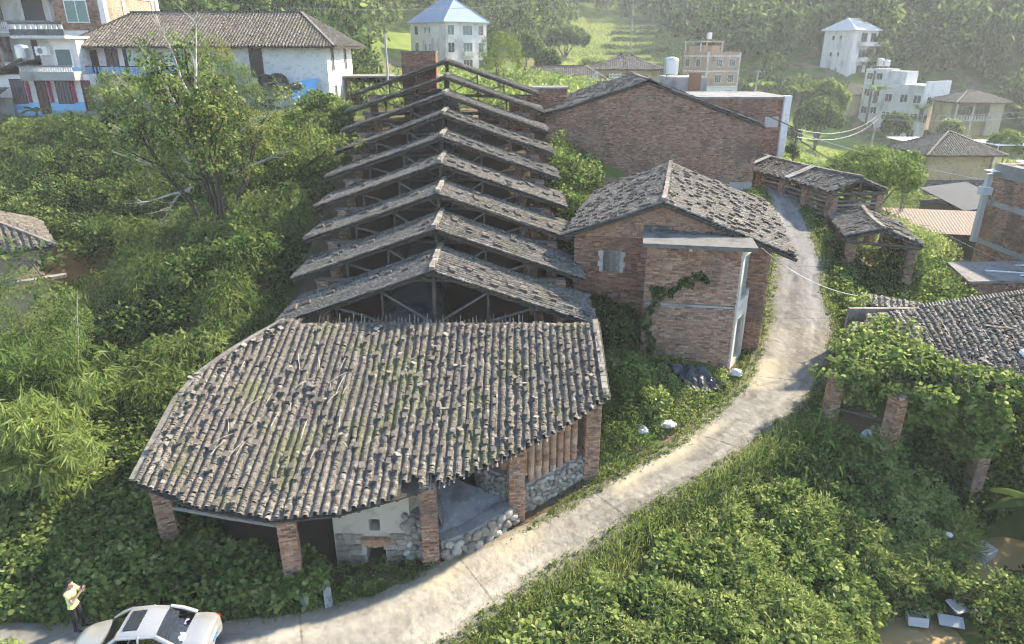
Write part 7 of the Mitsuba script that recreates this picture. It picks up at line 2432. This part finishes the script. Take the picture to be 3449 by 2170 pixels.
def photographer():
    k = thing('person', 'man in yellow short sleeved shirt and black trousers raising a phone to take a picture', 'person')
    x, y, z = -11.9, 14.42, g1(-11.9, 14.42) + .01
    J, B = {}, []
    P = lambda a, b, c: V3(x + a, y + b, z + c)
    J.update(pelvis=(P(-.02, 0, .90), .125), waist=(P(-.03, 0, 1.06), .125), chest=(P(-.01, 0, 1.26), .135), shl=(P(0, .16, 1.37), .065), shr=(P(0, -.16, 1.37), .065), neck=(P(.01, 0, 1.44), .05), neck2=(P(.03, 0, 1.50), .048))
    B += [('pelvis', 'waist'), ('waist', 'chest'), ('chest', 'shl'), ('chest', 'shr'), ('shl', 'shr'), ('chest', 'neck'), ('neck', 'neck2'), ('neck2', 'skull'), ('shl', 'neck'), ('shr', 'neck')]
    head(J, B, P(.05, 0, 1.58), (1, 0, -.05))
    for s, nm in ((1, 'l'), (-1, 'r')):
        J[nm + 'hip'], J[nm + 'kn'], J[nm + 'an'] = (P(-.02, .085 * s, .86), .098), (P(.02 + .03 * s, .1 * s, .48), .062), (P(-.02 + .05 * s, .1 * s, .09), .044)
        J[nm + 'heel'], J[nm + 'toe'] = (P(-.05 + .05 * s, .1 * s, .04), .04), (P(.15 + .05 * s, .12 * s, .03), .03)
        J[nm + 'el'], J[nm + 'w'] = (P(.16, .23 * s, 1.16), .042), (P(.33, .06 * s, 1.40), .027)
        B += [('pelvis', nm + 'hip'), (nm + 'hip', nm + 'kn'), (nm + 'kn', nm + 'an'), (nm + 'an', nm + 'heel'), (nm + 'heel', nm + 'toe'), (nm + 'an', nm + 'toe'), ('sh' + nm, nm + 'el'), (nm + 'el', nm + 'w')]
        hand(J, B, nm, P(.33, .06 * s, 1.40), (.25, -.2 * s, 1), (.3, -s, 0), -1, .5)
    v, f = flesh(J, B, .022)
    zz = v[:, 2] - z
    q = v - [x, y, z]
    col = np.tile(SKIN, (len(v), 1))
    arm = (q[:, 0] > .10) & (zz > 1.08) & (np.abs(q[:, 1]) > .0) & ((zz > 1.31) | (q[:, 0] > .145))
    shirt = (zz > .86) & (zz < 1.43) & ~((q[:, 0] > .10) & ((np.abs(q[:, 1]) > .14) | (q[:, 0] > .16)) & (zz < 1.29)) & ~((q[:, 0] > .2))
    col[shirt] = (.74, .72, .28)
    col[zz <= .86] = (.022, .022, .028)
    col[zz < .075] = (.03, .03, .03)
    v = v + shirt[:, None] * .006 * unit(v - [x, y, z + 1.1])
    mb = MB(SKIN)
    mb.add(v, f, col)
    mb.put(k + '__body', 'vc_matte', True)
    hv, hf = hair_cap(P(.05, 0, 1.58), (1, 0, 0))
    MB((.02, .018, .016)).add(hv, hf).put(k + '__hair', 'vc_matte', True)
    add_face(k, P(.05, 0, 1.58), (1, 0, 0))
    mb = MB((.85, .82, .5))
    mb.tube([P(.03 + .075 * math.cos(t), .085 * math.sin(t), 1.425 + .012 * math.cos(t)) for t in np.linspace(0, 6.28, 17)], .016, 5)
    mb.put(k + '__collar', 'vc_matte', True)
    p = thing('phone', 'dark phone held up in both hands of the man in the yellow shirt', 'phone')
    MB((.03, .03, .035)).box(P(.385, 0, 1.53), (.012, .15, .075)).put(p + '__case', 'vc_gloss')


photographer()

# ---------------------------------------------------------------- the parked car
CAR = thing('car', 'silver saloon car with sunroof and open driver window parked at the lower left', 'car')
ca = math.radians(184.5)
CF, CS = V3(math.cos(ca), math.sin(ca), 0), V3(-math.sin(ca), math.cos(ca), 0)      # forward, and to the car's left
CO = V3(-7.72, 13.52, .02)
KX, KY, KZ = .80, .80, .90


def cp(a, b, c):
    """car space: a metres forward of the rear bumper, b to the left, c up."""
    return CO + CF * a * KX + CS * b * KY + V3(0, 0, c * KZ)


xs = [0, .06, .2, .5, .95, 1.3, 1.8, 2.4, 2.9, 3.3, 3.7, 4.05, 4.3, 4.45, 4.5]
hw = [.62, .74, .82, .86, .88, .885, .885, .885, .88, .875, .86, .82, .74, .62, .5]
top = [.72, .93, .99, 1.01, .99, .94, .92, .91, .92, .95, .92, .86, .78, .68, .58]
bot = [.42, .30, .24, .22, .22, .2, .2, .2, .2, .22, .22, .22, .26, .32, .4]
rows = []
for a, w, t, b in zip(xs, hw, top, bot):
    ring = [(-w * .9, b), (-w, b + .12), (-w * 1.0, (b + t) / 2), (-w * .985, t - .16), (-w * .93, t - .06), (-w * .8, t), (-w * .45, t + .025), (0, t + .03), (w * .45, t + .025), (w * .8, t), (w * .93, t - .06), (w * .985, t - .16), (w, (b + t) / 2), (w, b + .12), (w * .9, b)]
    rows.append([cp(a, s, z) for s, z in ring])
rows = np.array(rows)
n_, m_ = rows.shape[:2]
i, j = np.meshgrid(np.arange(n_ - 1), np.arange(m_ - 1), indexing='ij')
q = (i * m_ + j).ravel()
f_ = np.stack([q, q + m_, q + m_ + 1, q + 1], 1)
cabin = (f_ // m_).min(1)
cut = np.array([(1.3 <= xs[a] < 2.9) and 5 <= b <= 8 for a, b in zip(q // m_, q % m_)])      # open under the cabin
mb = MB()
mb.add(rows.reshape(-1, 3), f_[~cut])
for e_ in (0, n_ - 1):
    mb.add(np.vstack([rows[e_], rows[e_].mean(0)]), [[a, a + 1, m_] if e_ else [a + 1, a, m_] for a in range(m_ - 1)])
scene[uniq(CAR + '__body')] = mikit.ply(mb.arrays()[:2], 'car_mat', smooth=35)
WB = {'rl': (.95, 1.05), 'rt': (1.62, 1.46), 'ft': (2.62, 1.46), 'fl': (3.35, 1.0)}
roofw = lambda a: .60 - .04 * abs(a - 2.1)
rv_ = []
for a in np.linspace(1.5, 2.72, 9):
    z = 1.475 - .055 * ((a - 2.1) / .62) ** 2
    rv_.append([cp(a, s, z - .045 * (abs(s) / .62) ** 3 - (.02 if abs(s) > .6 else 0)) for s in (-.655, -.6, -.45, -.2, 0, .2, .45, .6, .655)])
rv_ = np.array(rv_)
i, j = np.meshgrid(np.arange(8), np.arange(8), indexing='ij')
q = (i * 9 + j).ravel()
scene[CAR + '__roof'] = mikit.ply((rv_.reshape(-1, 3), np.stack([q, q + 9, q + 10, q + 1], 1)), 'car_mat', smooth=True)
mb = MB()
for s in (-1, 1):
    for (a0, w0, z0), (a1, w1, z1), r in (((2.70, .64, 1.37), (3.42, .80, .93), .045), ((1.52, .64, 1.37), (.78, .78, .99), .06), ((2.02, .655, 1.42), (2.02, .83, .93), .035), ((1.5, .65, 1.36), (2.72, .65, 1.36), .03)):
        mb.tube([cp(a0, s * w0, z0), cp((a0 + a1) / 2, s * (w0 + w1) / 2 + s * .02, (z0 + z1) / 2 + .025), cp(a1, s * w1, z1)], r, 8)
mb.put(CAR + '__pillar', 'car_mat', True, kind='stuff') if False else scene.__setitem__(CAR + '__pillars', mikit.ply(mb.arrays()[:2], 'car_mat', smooth=True))
tag(CAR + '__pillars', None, None, None, 'stuff')


def glass(part, pts, m='car_glass_mat'):
    scene[uniq(CAR + '__' + part)] = mikit.ply((np.array(pts), np.array([[0, 1, 2, 3]] if len(pts) == 4 else [[0, 1, 2]])), m)


glass('windshield', [cp(2.72, -.6, 1.385), cp(2.72, .6, 1.385), cp(3.42, .76, .95), cp(3.42, -.76, .95)])
glass('rear_window', [cp(1.5, .6, 1.40), cp(1.5, -.6, 1.40), cp(.80, -.70, 1.015), cp(.80, .70, 1.015)])
glass('side_window', [cp(1.42, .665, 1.36), cp(1.98, .665, 1.38), cp(1.98, .83, .97), cp(1.02, .83, .99)])
glass('side_window', [cp(1.42, -.665, 1.36), cp(1.98, -.665, 1.38), cp(1.98, -.83, .97), cp(1.02, -.83, .99)])
glass('side_window', [cp(2.06, -.665, 1.38), cp(2.62, -.665, 1.36), cp(3.2, -.82, .97), cp(2.06, -.83, .97)])
mb = MB((.02, .022, .024))
mb.prism([cp(2.12, -.42, 1.474), cp(2.58, -.40, 1.456), cp(2.58, .40, 1.456), cp(2.12, .42, 1.474)], (0, 0, .006))
mb.put(CAR + '__sunroof', 'vc_gloss')
mb = MB((.02, .02, .021))
mb.box(cp(2.1, 0, .5), (2.4 * KX, 1.5 * KY, .08), ca)
mb.box(cp(1.25, 0, .93), (.7 * KX, 1.35 * KY, .05), ca, c=(.03, .03, .032))
for s in (-.38, .38):
    mb.box(cp(2.25, s, .85), (.14, .5 * KY, .6), ca)
    mb.box(cp(2.2, s, 1.2), (.1, .26 * KY, .17), ca)
mb.box(cp(1.55, 0, .9), (.14, 1.3 * KY, .45), ca)
mb.box(cp(3.2, 0, .84), (.5 * KX, 1.4 * KY, .14), ca)
mb.put(CAR + '__seats', 'vc_matte', kind='stuff')
for nm, lab, c_, sz_, col_ in (('cushion', 'purple star shaped cushion on the rear shelf of the silver car', cp(1.05, -.25, 1.03), .17, (.35, .28, .55)), ('cloth_bundle', 'crumpled pale blue cloth bundle on the rear shelf of the silver car', cp(1.0, .3, 1.0), .2, (.45, .62, .85))):
    k_ = thing(nm, lab, nm.replace('_', ' '))
    if nm == 'cushion':
        st_ = [c_ + CF * sz_ * (1 if a % 2 == 0 else .5) * math.cos(a * math.pi / 5) + CS * sz_ * (1 if a % 2 == 0 else .5) * math.sin(a * math.pi / 5) for a in range(10)]
        MB(col_).prism(st_, (0, 0, .07)).put(k_ + '__cover', 'vc_matte')
    else:
        e = trimesh.creation.icosphere(subdivisions=3)
        v = np.array(e.vertices)
        MB(col_).add(v * (1 + .7 * (meshkit.fbm(v * 3, 3)[:, None] - .5)) * [sz_, sz_, sz_ * .45] + c_, e.faces).put(k_ + '__cloth', 'vc_matte')
for s in (-1, 1):
    mb = MB()
    e = trimesh.creation.icosphere(subdivisions=2, radius=1)
    v = np.array(e.vertices) * [.085, .15, .075]
    R_ = np.stack([CF, CS, V3(0, 0, 1)], 1)
    k_ = uniq(CAR + '__tail_lamp')
    scene[k_] = mikit.ply((v @ R_.T + cp(.16, .68 * s, .80), e.faces), 'lamp_red', smooth=True)
mb = MB((.05, .16, .55))
mb.box(cp(-.005, 0, .72), (.02, .40 * KY, .12), ca, c=(.06, .2, .62))
mb.put(CAR + '__number_plate', 'vc_gloss')
mb = MB((.7, .69, .66))
mb.beam(cp(.0, -.3, .80), cp(.0, .3, .80), .03, .03)
mb.put(CAR + '__boot_trim', 'metal_mat')
for s in (-1, 1):
    for a in (.85, 3.55):
        k_ = uniq(CAR + '__wheel')
        t = np.linspace(0, 2 * np.pi, 25)
        MB((.02, .02, .02)).tube([cp(a, s * .80, .31), cp(a, s * .895, .31)], [.31, .31], 20).put(k_, 'vc_matte')
        MB((.5, .5, .5)).tube([cp(a, s * .88, .31), cp(a, s * .905, .31)], [.2, .17], 14).put(k_ + '__rim', 'metal_mat')
mb = MB((.6, .59, .55))
for s in (-1, 1):
    MB((.02, .02, .02)).tube([cp(.98, s * .845, .965), cp(2.0, s * .85, .95), cp(3.3, s * .84, .95)], .013, 5).put(CAR + '__window_trim', 'vc_gloss')
    for a in (1.32, 2.25):
        MB((.6, .6, .58)).beam(cp(a, s * .90, .80), cp(a + .24, s * .90, .80), .03, .03).put(CAR + '__door_handle', 'metal_mat')
    e = trimesh.creation.icosphere(subdivisions=2, radius=1)
    scene[uniq(CAR + '__mirror')] = mikit.ply((np.array(e.vertices) * [.07, .1, .065] @ R_.T + cp(3.05, s * .97, .99), e.faces), 'car_mat', smooth=True)
for a in (2.02, 1.06):
    MB((.12, .12, .11)).tube([cp(a, .893, .93), cp(a - .02, .905, .6), cp(a + .03, .893, .28)], .006, 4).put(CAR + '__door_seam', 'vc_matte')


def driver():
    k = thing('person', 'driver in a white top with a forearm on the wheel of the parked silver car', 'person')
    J, B = {}, []
    J.update(pelvis=(cp(2.42, .38, .62), .12), waist=(cp(2.38, .38, .76), .12), chest=(cp(2.36, .38, .98), .125), shl=(cp(2.38, .58, 1.08), .06), shr=(cp(2.38, .18, 1.08), .06), neck=(cp(2.38, .38, 1.14), .045), neck2=(cp(2.4, .38, 1.19), .045))
    B += [('pelvis', 'waist'), ('waist', 'chest'), ('chest', 'shl'), ('chest', 'shr'), ('shl', 'shr'), ('chest', 'neck'), ('neck', 'neck2'), ('neck2', 'skull')]
    hc = cp(2.42, .38, 1.27)
    head(J, B, hc, CF)
    for s, nm, sh in ((1, 'l', 'shl'), (-1, 'r', 'shr')):
        J[nm + 'el'], J[nm + 'w'] = (cp(2.62, .38 + s * .27, .93), .042), (cp(2.88, .38 + s * .16, 1.0), .028)
        J[nm + 'kn'], J[nm + 'an'], J[nm + 'toe'] = (cp(2.95, .38 + s * .13, .66), .065), (cp(3.2, .38 + s * .13, .42), .045), (cp(3.35, .38 + s * .13, .42), .03)
        B += [(sh, nm + 'el'), (nm + 'el', nm + 'w'), ('pelvis', nm + 'kn'), (nm + 'kn', nm + 'an'), (nm + 'an', nm + 'toe')]
        hand(J, B, nm, cp(2.88, .38 + s * .16, 1.0), CF * .5 + V3(0, 0, .8), CF, -s, .7)
    v, f = flesh(J, B, .03)
    w = (v - CO) @ CF / KX
    zc = (v[:, 2] - CO[2]) / KZ
    col = np.tile(SKIN, (len(v), 1))
    shirt = (w < 2.6) & (zc > .7) & (zc < 1.13)
    col[shirt] = (.72, .76, .82)
    col[(zc <= .7)] = (.05, .05, .07)
    MB().add(v, f, col).put(k + '__body', 'vc_matte', True)
    hv, hf = hair_cap(hc, CF)
    MB((.02, .018, .016)).add(hv, hf).put(k + '__hair', 'vc_matte', True)
    add_face(k, hc, CF)
    MB((.03, .03, .03)).tube([cp(2.93, .38, 1.0) + CS * .15 * math.cos(t) + (V3(0, 0, .15) * math.sin(t)) - CF * .05 * math.sin(t) for t in np.linspace(0, 6.28, 21)], .014, 6).put(CAR + '__steering_wheel', 'vc_matte')


driver()


def crumple(name, label, cat, c, size, col, seed, m='vc_matte', sub=3, amp=.5, flat=1.0, group=None):
    k = thing(name, label, cat, group)
    e = trimesh.creation.icosphere(subdivisions=sub)
    v = np.array(e.vertices)
    v = v * (1 + amp * (meshkit.fbm(v * 2.3 + seed * 7.7, 3, seed)[:, None] - .5) + .18 * amp * (meshkit.noise(v * 9 + seed, seed)[:, None] - .5))
    v[:, 2] = np.maximum(v[:, 2], -.25)
    MB(col).add(v * np.asarray(size) + c, e.faces).put(k + '__skin', m)
    return k


def on(x, y, dz=0.0):
    return V3(x, y, g1(x, y) + dz)


crumple('white_sack', 'crumpled white plastic sack lying in the weeds nearer to the kiln shed', 'sack', on(4.88, 22.2, .25), (.22, .17, .15), (.55, .55, .56), 1, amp=1.1)
crumple('white_sack', 'larger crumpled white plastic sack lying in the weeds beside the road', 'sack', on(5.9, 22.6, .25), (.32, .2, .16), (.55, .55, .56), 2, amp=1.1)
crumple('white_sack', 'bulging white sack leaning at the foot of the brick annex corner', 'sack', on(9.35, 25.75, .22), (.26, .2, .2), (.58, .57, .54), 3, amp=.9)
crumple('white_sack', 'pale sack standing between the pillars of the overgrown shed', 'sack', on(13.2, 22.0, .4), (.24, .22, .36), (.45, .48, .52), 4)
crumple('white_sack', 'small white plastic bag caught in the bushes beside the stream', 'sack', V3(14.9, 19.0, -.55), (.14, .12, .1), (.65, .63, .63), 5)
crumple('rock', 'tan rock among the shaded weeds under the front eave, left one', 'rock', on(-7.6, 16.1, .15), (.3, .25, .3), (.30, .25, .19), 6)
crumple('rock', 'tan rock among the shaded weeds under the front eave, right one', 'rock', on(-6.95, 15.7, .12), (.28, .22, .22), (.32, .25, .18), 7)
# crumpled black sheet
k = thing('black_tarpaulin', 'crumpled black plastic sheet on the ground in front of the brick annex', 'tarpaulin')
u, w = np.meshgrid(np.linspace(0, 1, 44), np.linspace(0, 1, 34))
a_, b_, c_, d_ = V3(6.3, 25.9, 0), V3(8.95, 25.15, 0), V3(8.5, 24.55, 0), V3(7.2, 24.25, 0)
P_ = a_ * ((1 - u) * (1 - w))[..., None] + b_ * (u * (1 - w))[..., None] + c_ * (u * w)[..., None] + d_ * ((1 - u) * w)[..., None]
P_[..., 2] = G(P_[..., 0], P_[..., 1])
rg = meshkit.fbm(P_ * [2.2, 2.2, 0] + 3, 3, 9)
P_[..., 2] += .08 + .45 * np.abs(rg - .5) * 2 + .12 * meshkit.noise(P_ * [7, 7, 0], 5)
P_[..., :2] += .2 * (meshkit.fbm(P_ * [1.5, 1.5, 0], 3, 2)[..., None] - .5)
i, j = np.meshgrid(np.arange(33), np.arange(43), indexing='ij')
q = (i * 44 + j).ravel()
MB((.03, .032, .04)).add(P_.reshape(-1, 3), np.stack([q, q + 1, q + 45, q + 44], 1)).put(k + '__sheet', 'vc_gloss')


def open_box(name, label, cat, c, sz, rz, col, tilt=0.0):
    k = thing(name, label, cat)
    A = trimesh.transformations.euler_matrix(tilt, tilt * .5, rz)[:3, :3]
    a, b, h = sz
    t = .04
    mb = MB(col)
    for o, s in (((0, 0, -h / 2), (a, b, t)), ((a / 2, 0, 0), (t, b, h)), ((-a / 2, 0, 0), (t, b, h)), ((0, b / 2, 0), (a, t, h)), ((0, -b / 2, 0), (a, t, h))):
        mb.box(V3(c) + A @ V3(o), s, M=A, c=col)
    mb.put(k + '__shell', 'vc_matte')


open_box('foam_box', 'grey open foam box floating upright on the brown stream', 'box', (17.3, 20.2, -2.3), (.75, .5, .42), .5, (.55, .57, .6), .1)
open_box('foam_box', 'white open foam box at the edge of the water near the bottom of the picture', 'box', (13.1, 17.0, -2.25), (.55, .38, .3), -.3, (.48, .5, .52), -.2)
for q, (c, s, rz, lab) in enumerate((((14.5, 17.25, -1.95), (.8, .5, .05), .5, 'broken white foam sheet on the stream bank, uppermost piece'), ((14.1, 16.85, -2.2), (.75, .35, .05), -.2, 'broken white foam sheet on the stream bank, lowest piece'), ((15.0, 17.0, -2.0), (.5, .4, .05), 1.1, 'broken white foam sheet on the stream bank, rightmost piece'))):
    k = thing('foam_sheet', lab, 'foam sheet')
    MB((.48, .49, .51)).box(c, s, M=trimesh.transformations.euler_matrix(.35 + .2 * q, .3 - .25 * q, rz)[:3, :3]).put(k + '__board', 'vc_matte')
for (x, y, rz, tl, l, lab) in ((-5.35, 15.5, .35, .5, .75, 'grey concrete slab leaning in the weeds by the second brick pillar'), (-5.95, 15.25, -.2, .9, .42, 'small pale concrete slab standing in the weeds by the second brick pillar')):
    k = thing('concrete_slab', lab, 'slab')
    MB((.65, .05)).box(on(x, y, .22), (.22, l, .07), M=trimesh.transformations.euler_matrix(tl, 0, rz)[:3, :3]).put(k + '__block', 'conc_mat')


# ---------------------------------------------------------------- poles, wires, aerials
def pole(label, p, top, r, arm=None, name='utility_pole'):
    k = thing(name, label, 'pole')
    MB((.75, .05)).tube([V3(p), V3(top)], [r, r * .7], 10).put(k + '__shaft', 'conc_mat')
    if arm:
        for z in arm:
            MB((.3, .3, .3)).beam(V3(top) - [1.0, 0, z], V3(top) + [1.0, 0, -z], .09).put(k + '__crossarm', 'vc_matte')
            for s in (-.9, -.3, .3, .9):
                MB((.6, .6, .62)).tube([V3(top) + [s, 0, -z], V3(top) + [s, 0, -z + .2]], .05, 6).put(k + '__insulator', 'vc_gloss')


t_ = V3((-10.29, 60.0, 16.13))
pole('slim white concrete pole standing behind the upper end of the kiln shed', (t_[0], 60, 9.8), t_, .11)
t_ = V3((48.98, 95.0, 7.4))
pole('slender pole in the meadow carrying wires in front of the white apartment block', (t_[0] - .6, 95, -2.6), t_, .15, (.3,))
t_ = V3((41.35, 122.0, 11.93))
pole('grey pole beside the lane right of the square brick house', (t_[0] - .3, 122, 3.2), t_, .16, (.3,))
t_ = V3((34.68, 215.0, 30.71))
pole('far pole on the terraced hillside at the top of the picture', (t_[0], 215, 14), t_, .2)
for q, px_ in enumerate((0, 1)):
    t_ = V3((-31.49, 108.0, 20.81)) if q == 0 else V3((-30.84, 108.0, 20.58))
    pole(('left', 'right')[q] + ' one of the twin poles above the farmhouse roof ridge', (t_[0], 108, 12), t_, .13, (.3, 1.1) if q == 0 else None)
for q, (px_, lab) in enumerate(((V3((9.64, 68.0, 12.79)), 'branched roof aerial right of the kiln ridge'), (V3((8.19, 70.0, 13.04)), 'thin roof aerial with one slanting stay left of the branched one'))):
    k = thing('aerial', lab, 'aerial')
    mb = MB((.75, .75, .75))
    mb.tube([px_ - V3(0, 0, 2.2), px_], .035, 5)
    if q == 0:
        for z in (0, .25):
            mb.beam(px_ - V3(.55, 0, z), px_ + V3(.55, 0, -z), .05)
            for s in (-.5, -.2, .2, .5):
                mb.beam(px_ + V3(s, 0, -z), px_ + V3(s, 0, -z + .16), .06)
    else:
        mb.tube([px_, px_ - V3(1.6, 0, 2.0)], .03, 5)
    mb.put(k + '__mast', 'vc_matte')


def wire(label, pts, r, sag, col=(.62, .62, .62)):
    k = thing('wire', label, 'wire')
    mb = MB(col)
    for a, b in zip(pts[:-1], pts[1:]):
        t = np.linspace(0, 1, 17)[:, None]
        L = np.linalg.norm(V3(b) - V3(a))
        mb.tube(V3(a) * (1 - t) + V3(b) * t - np.array([[0, 0, 1.0]]) * sag * L * 4 * t * (1 - t), r, 4)
    mb.put(k + '__strand', 'vc_matte')


hub = V3(19.2, 47.5, 9.95)
wire('sagging pale wire from the brick annex roof down to the vine covered post', [(10.2, 27.1, 7.35), (14.7, 27.4, 5.15)], .014, .07, (.75, .75, .74))
mp = V3((49.05, 95.0, 7.07))
wire('upper wire of the pair from the brick hall over the meadow to the right edge', [hub, mp, V3((56.17, 75.0, 9.13))], .018, .02)
wire('lower wire of the pair from the brick hall over the meadow to the right edge', [hub - V3(0, 0, .5), mp - V3(0, 0, .6), V3((56.34, 75.0, 8.53))], .018, .02)
wire('long wire from the brick hall corner down past the slatted sheds to the right edge', [hub - V3(.3, 0, .8), V3((32.86, 40.0, 1.71))], .013, .03)
wire('wire from the brick hall corner to the drain duct of the brick apartment block', [hub - V3(0, 0, .2), (31.4, 45.3, 6.9), V3((32.76, 42.0, 7.08))], .014, .02)
wire('dark bundled cable drooping from the brick hall corner to the slatted shed', [hub - V3(.6, .5, .2), (21.0, 42, 7.95)], .03, .03, (.08, .08, .08))
wire('faint far wire strung across the hillside above the farmhouse', [V3((-53.42, 108.0, 20.92)), V3((-31.15, 108.0, 20.58)), V3((1.77, 120.0, 21.72))], .04, .01, (.25, .25, .25))
hp = V3(19.3, 47.6, 5.8)
k = thing('wall_bracket', 'dark iron bracket and cable post at the right corner of the brick hall', 'bracket')
MB((.1, .1, .1)).tube([hp, hub], .05, 6).put(k + '__post', 'vc_matte')
MB((.1, .1, .1)).beam(hub - V3(2.2, 0, -.9), hub, .06).put(k + '__arm', 'vc_matte')


# ---------------------------------------------------------------- air
scene['haze'] = {'type': 'cube', 'to_world': T().translate([0, 300, 56]).scale([440, 345, 70]), 'bsdf': {'type': 'null'}, 'interior': {'type': 'ref', 'id': 'air'}}
tag('haze', 'thin bright morning haze over the valley', None, None, 'stuff')
scene['camera']['medium'] = {'type': 'ref', 'id': 'air'}
for k_ in [k_ for k_ in labels if k_ is None]:
    del labels[k_]
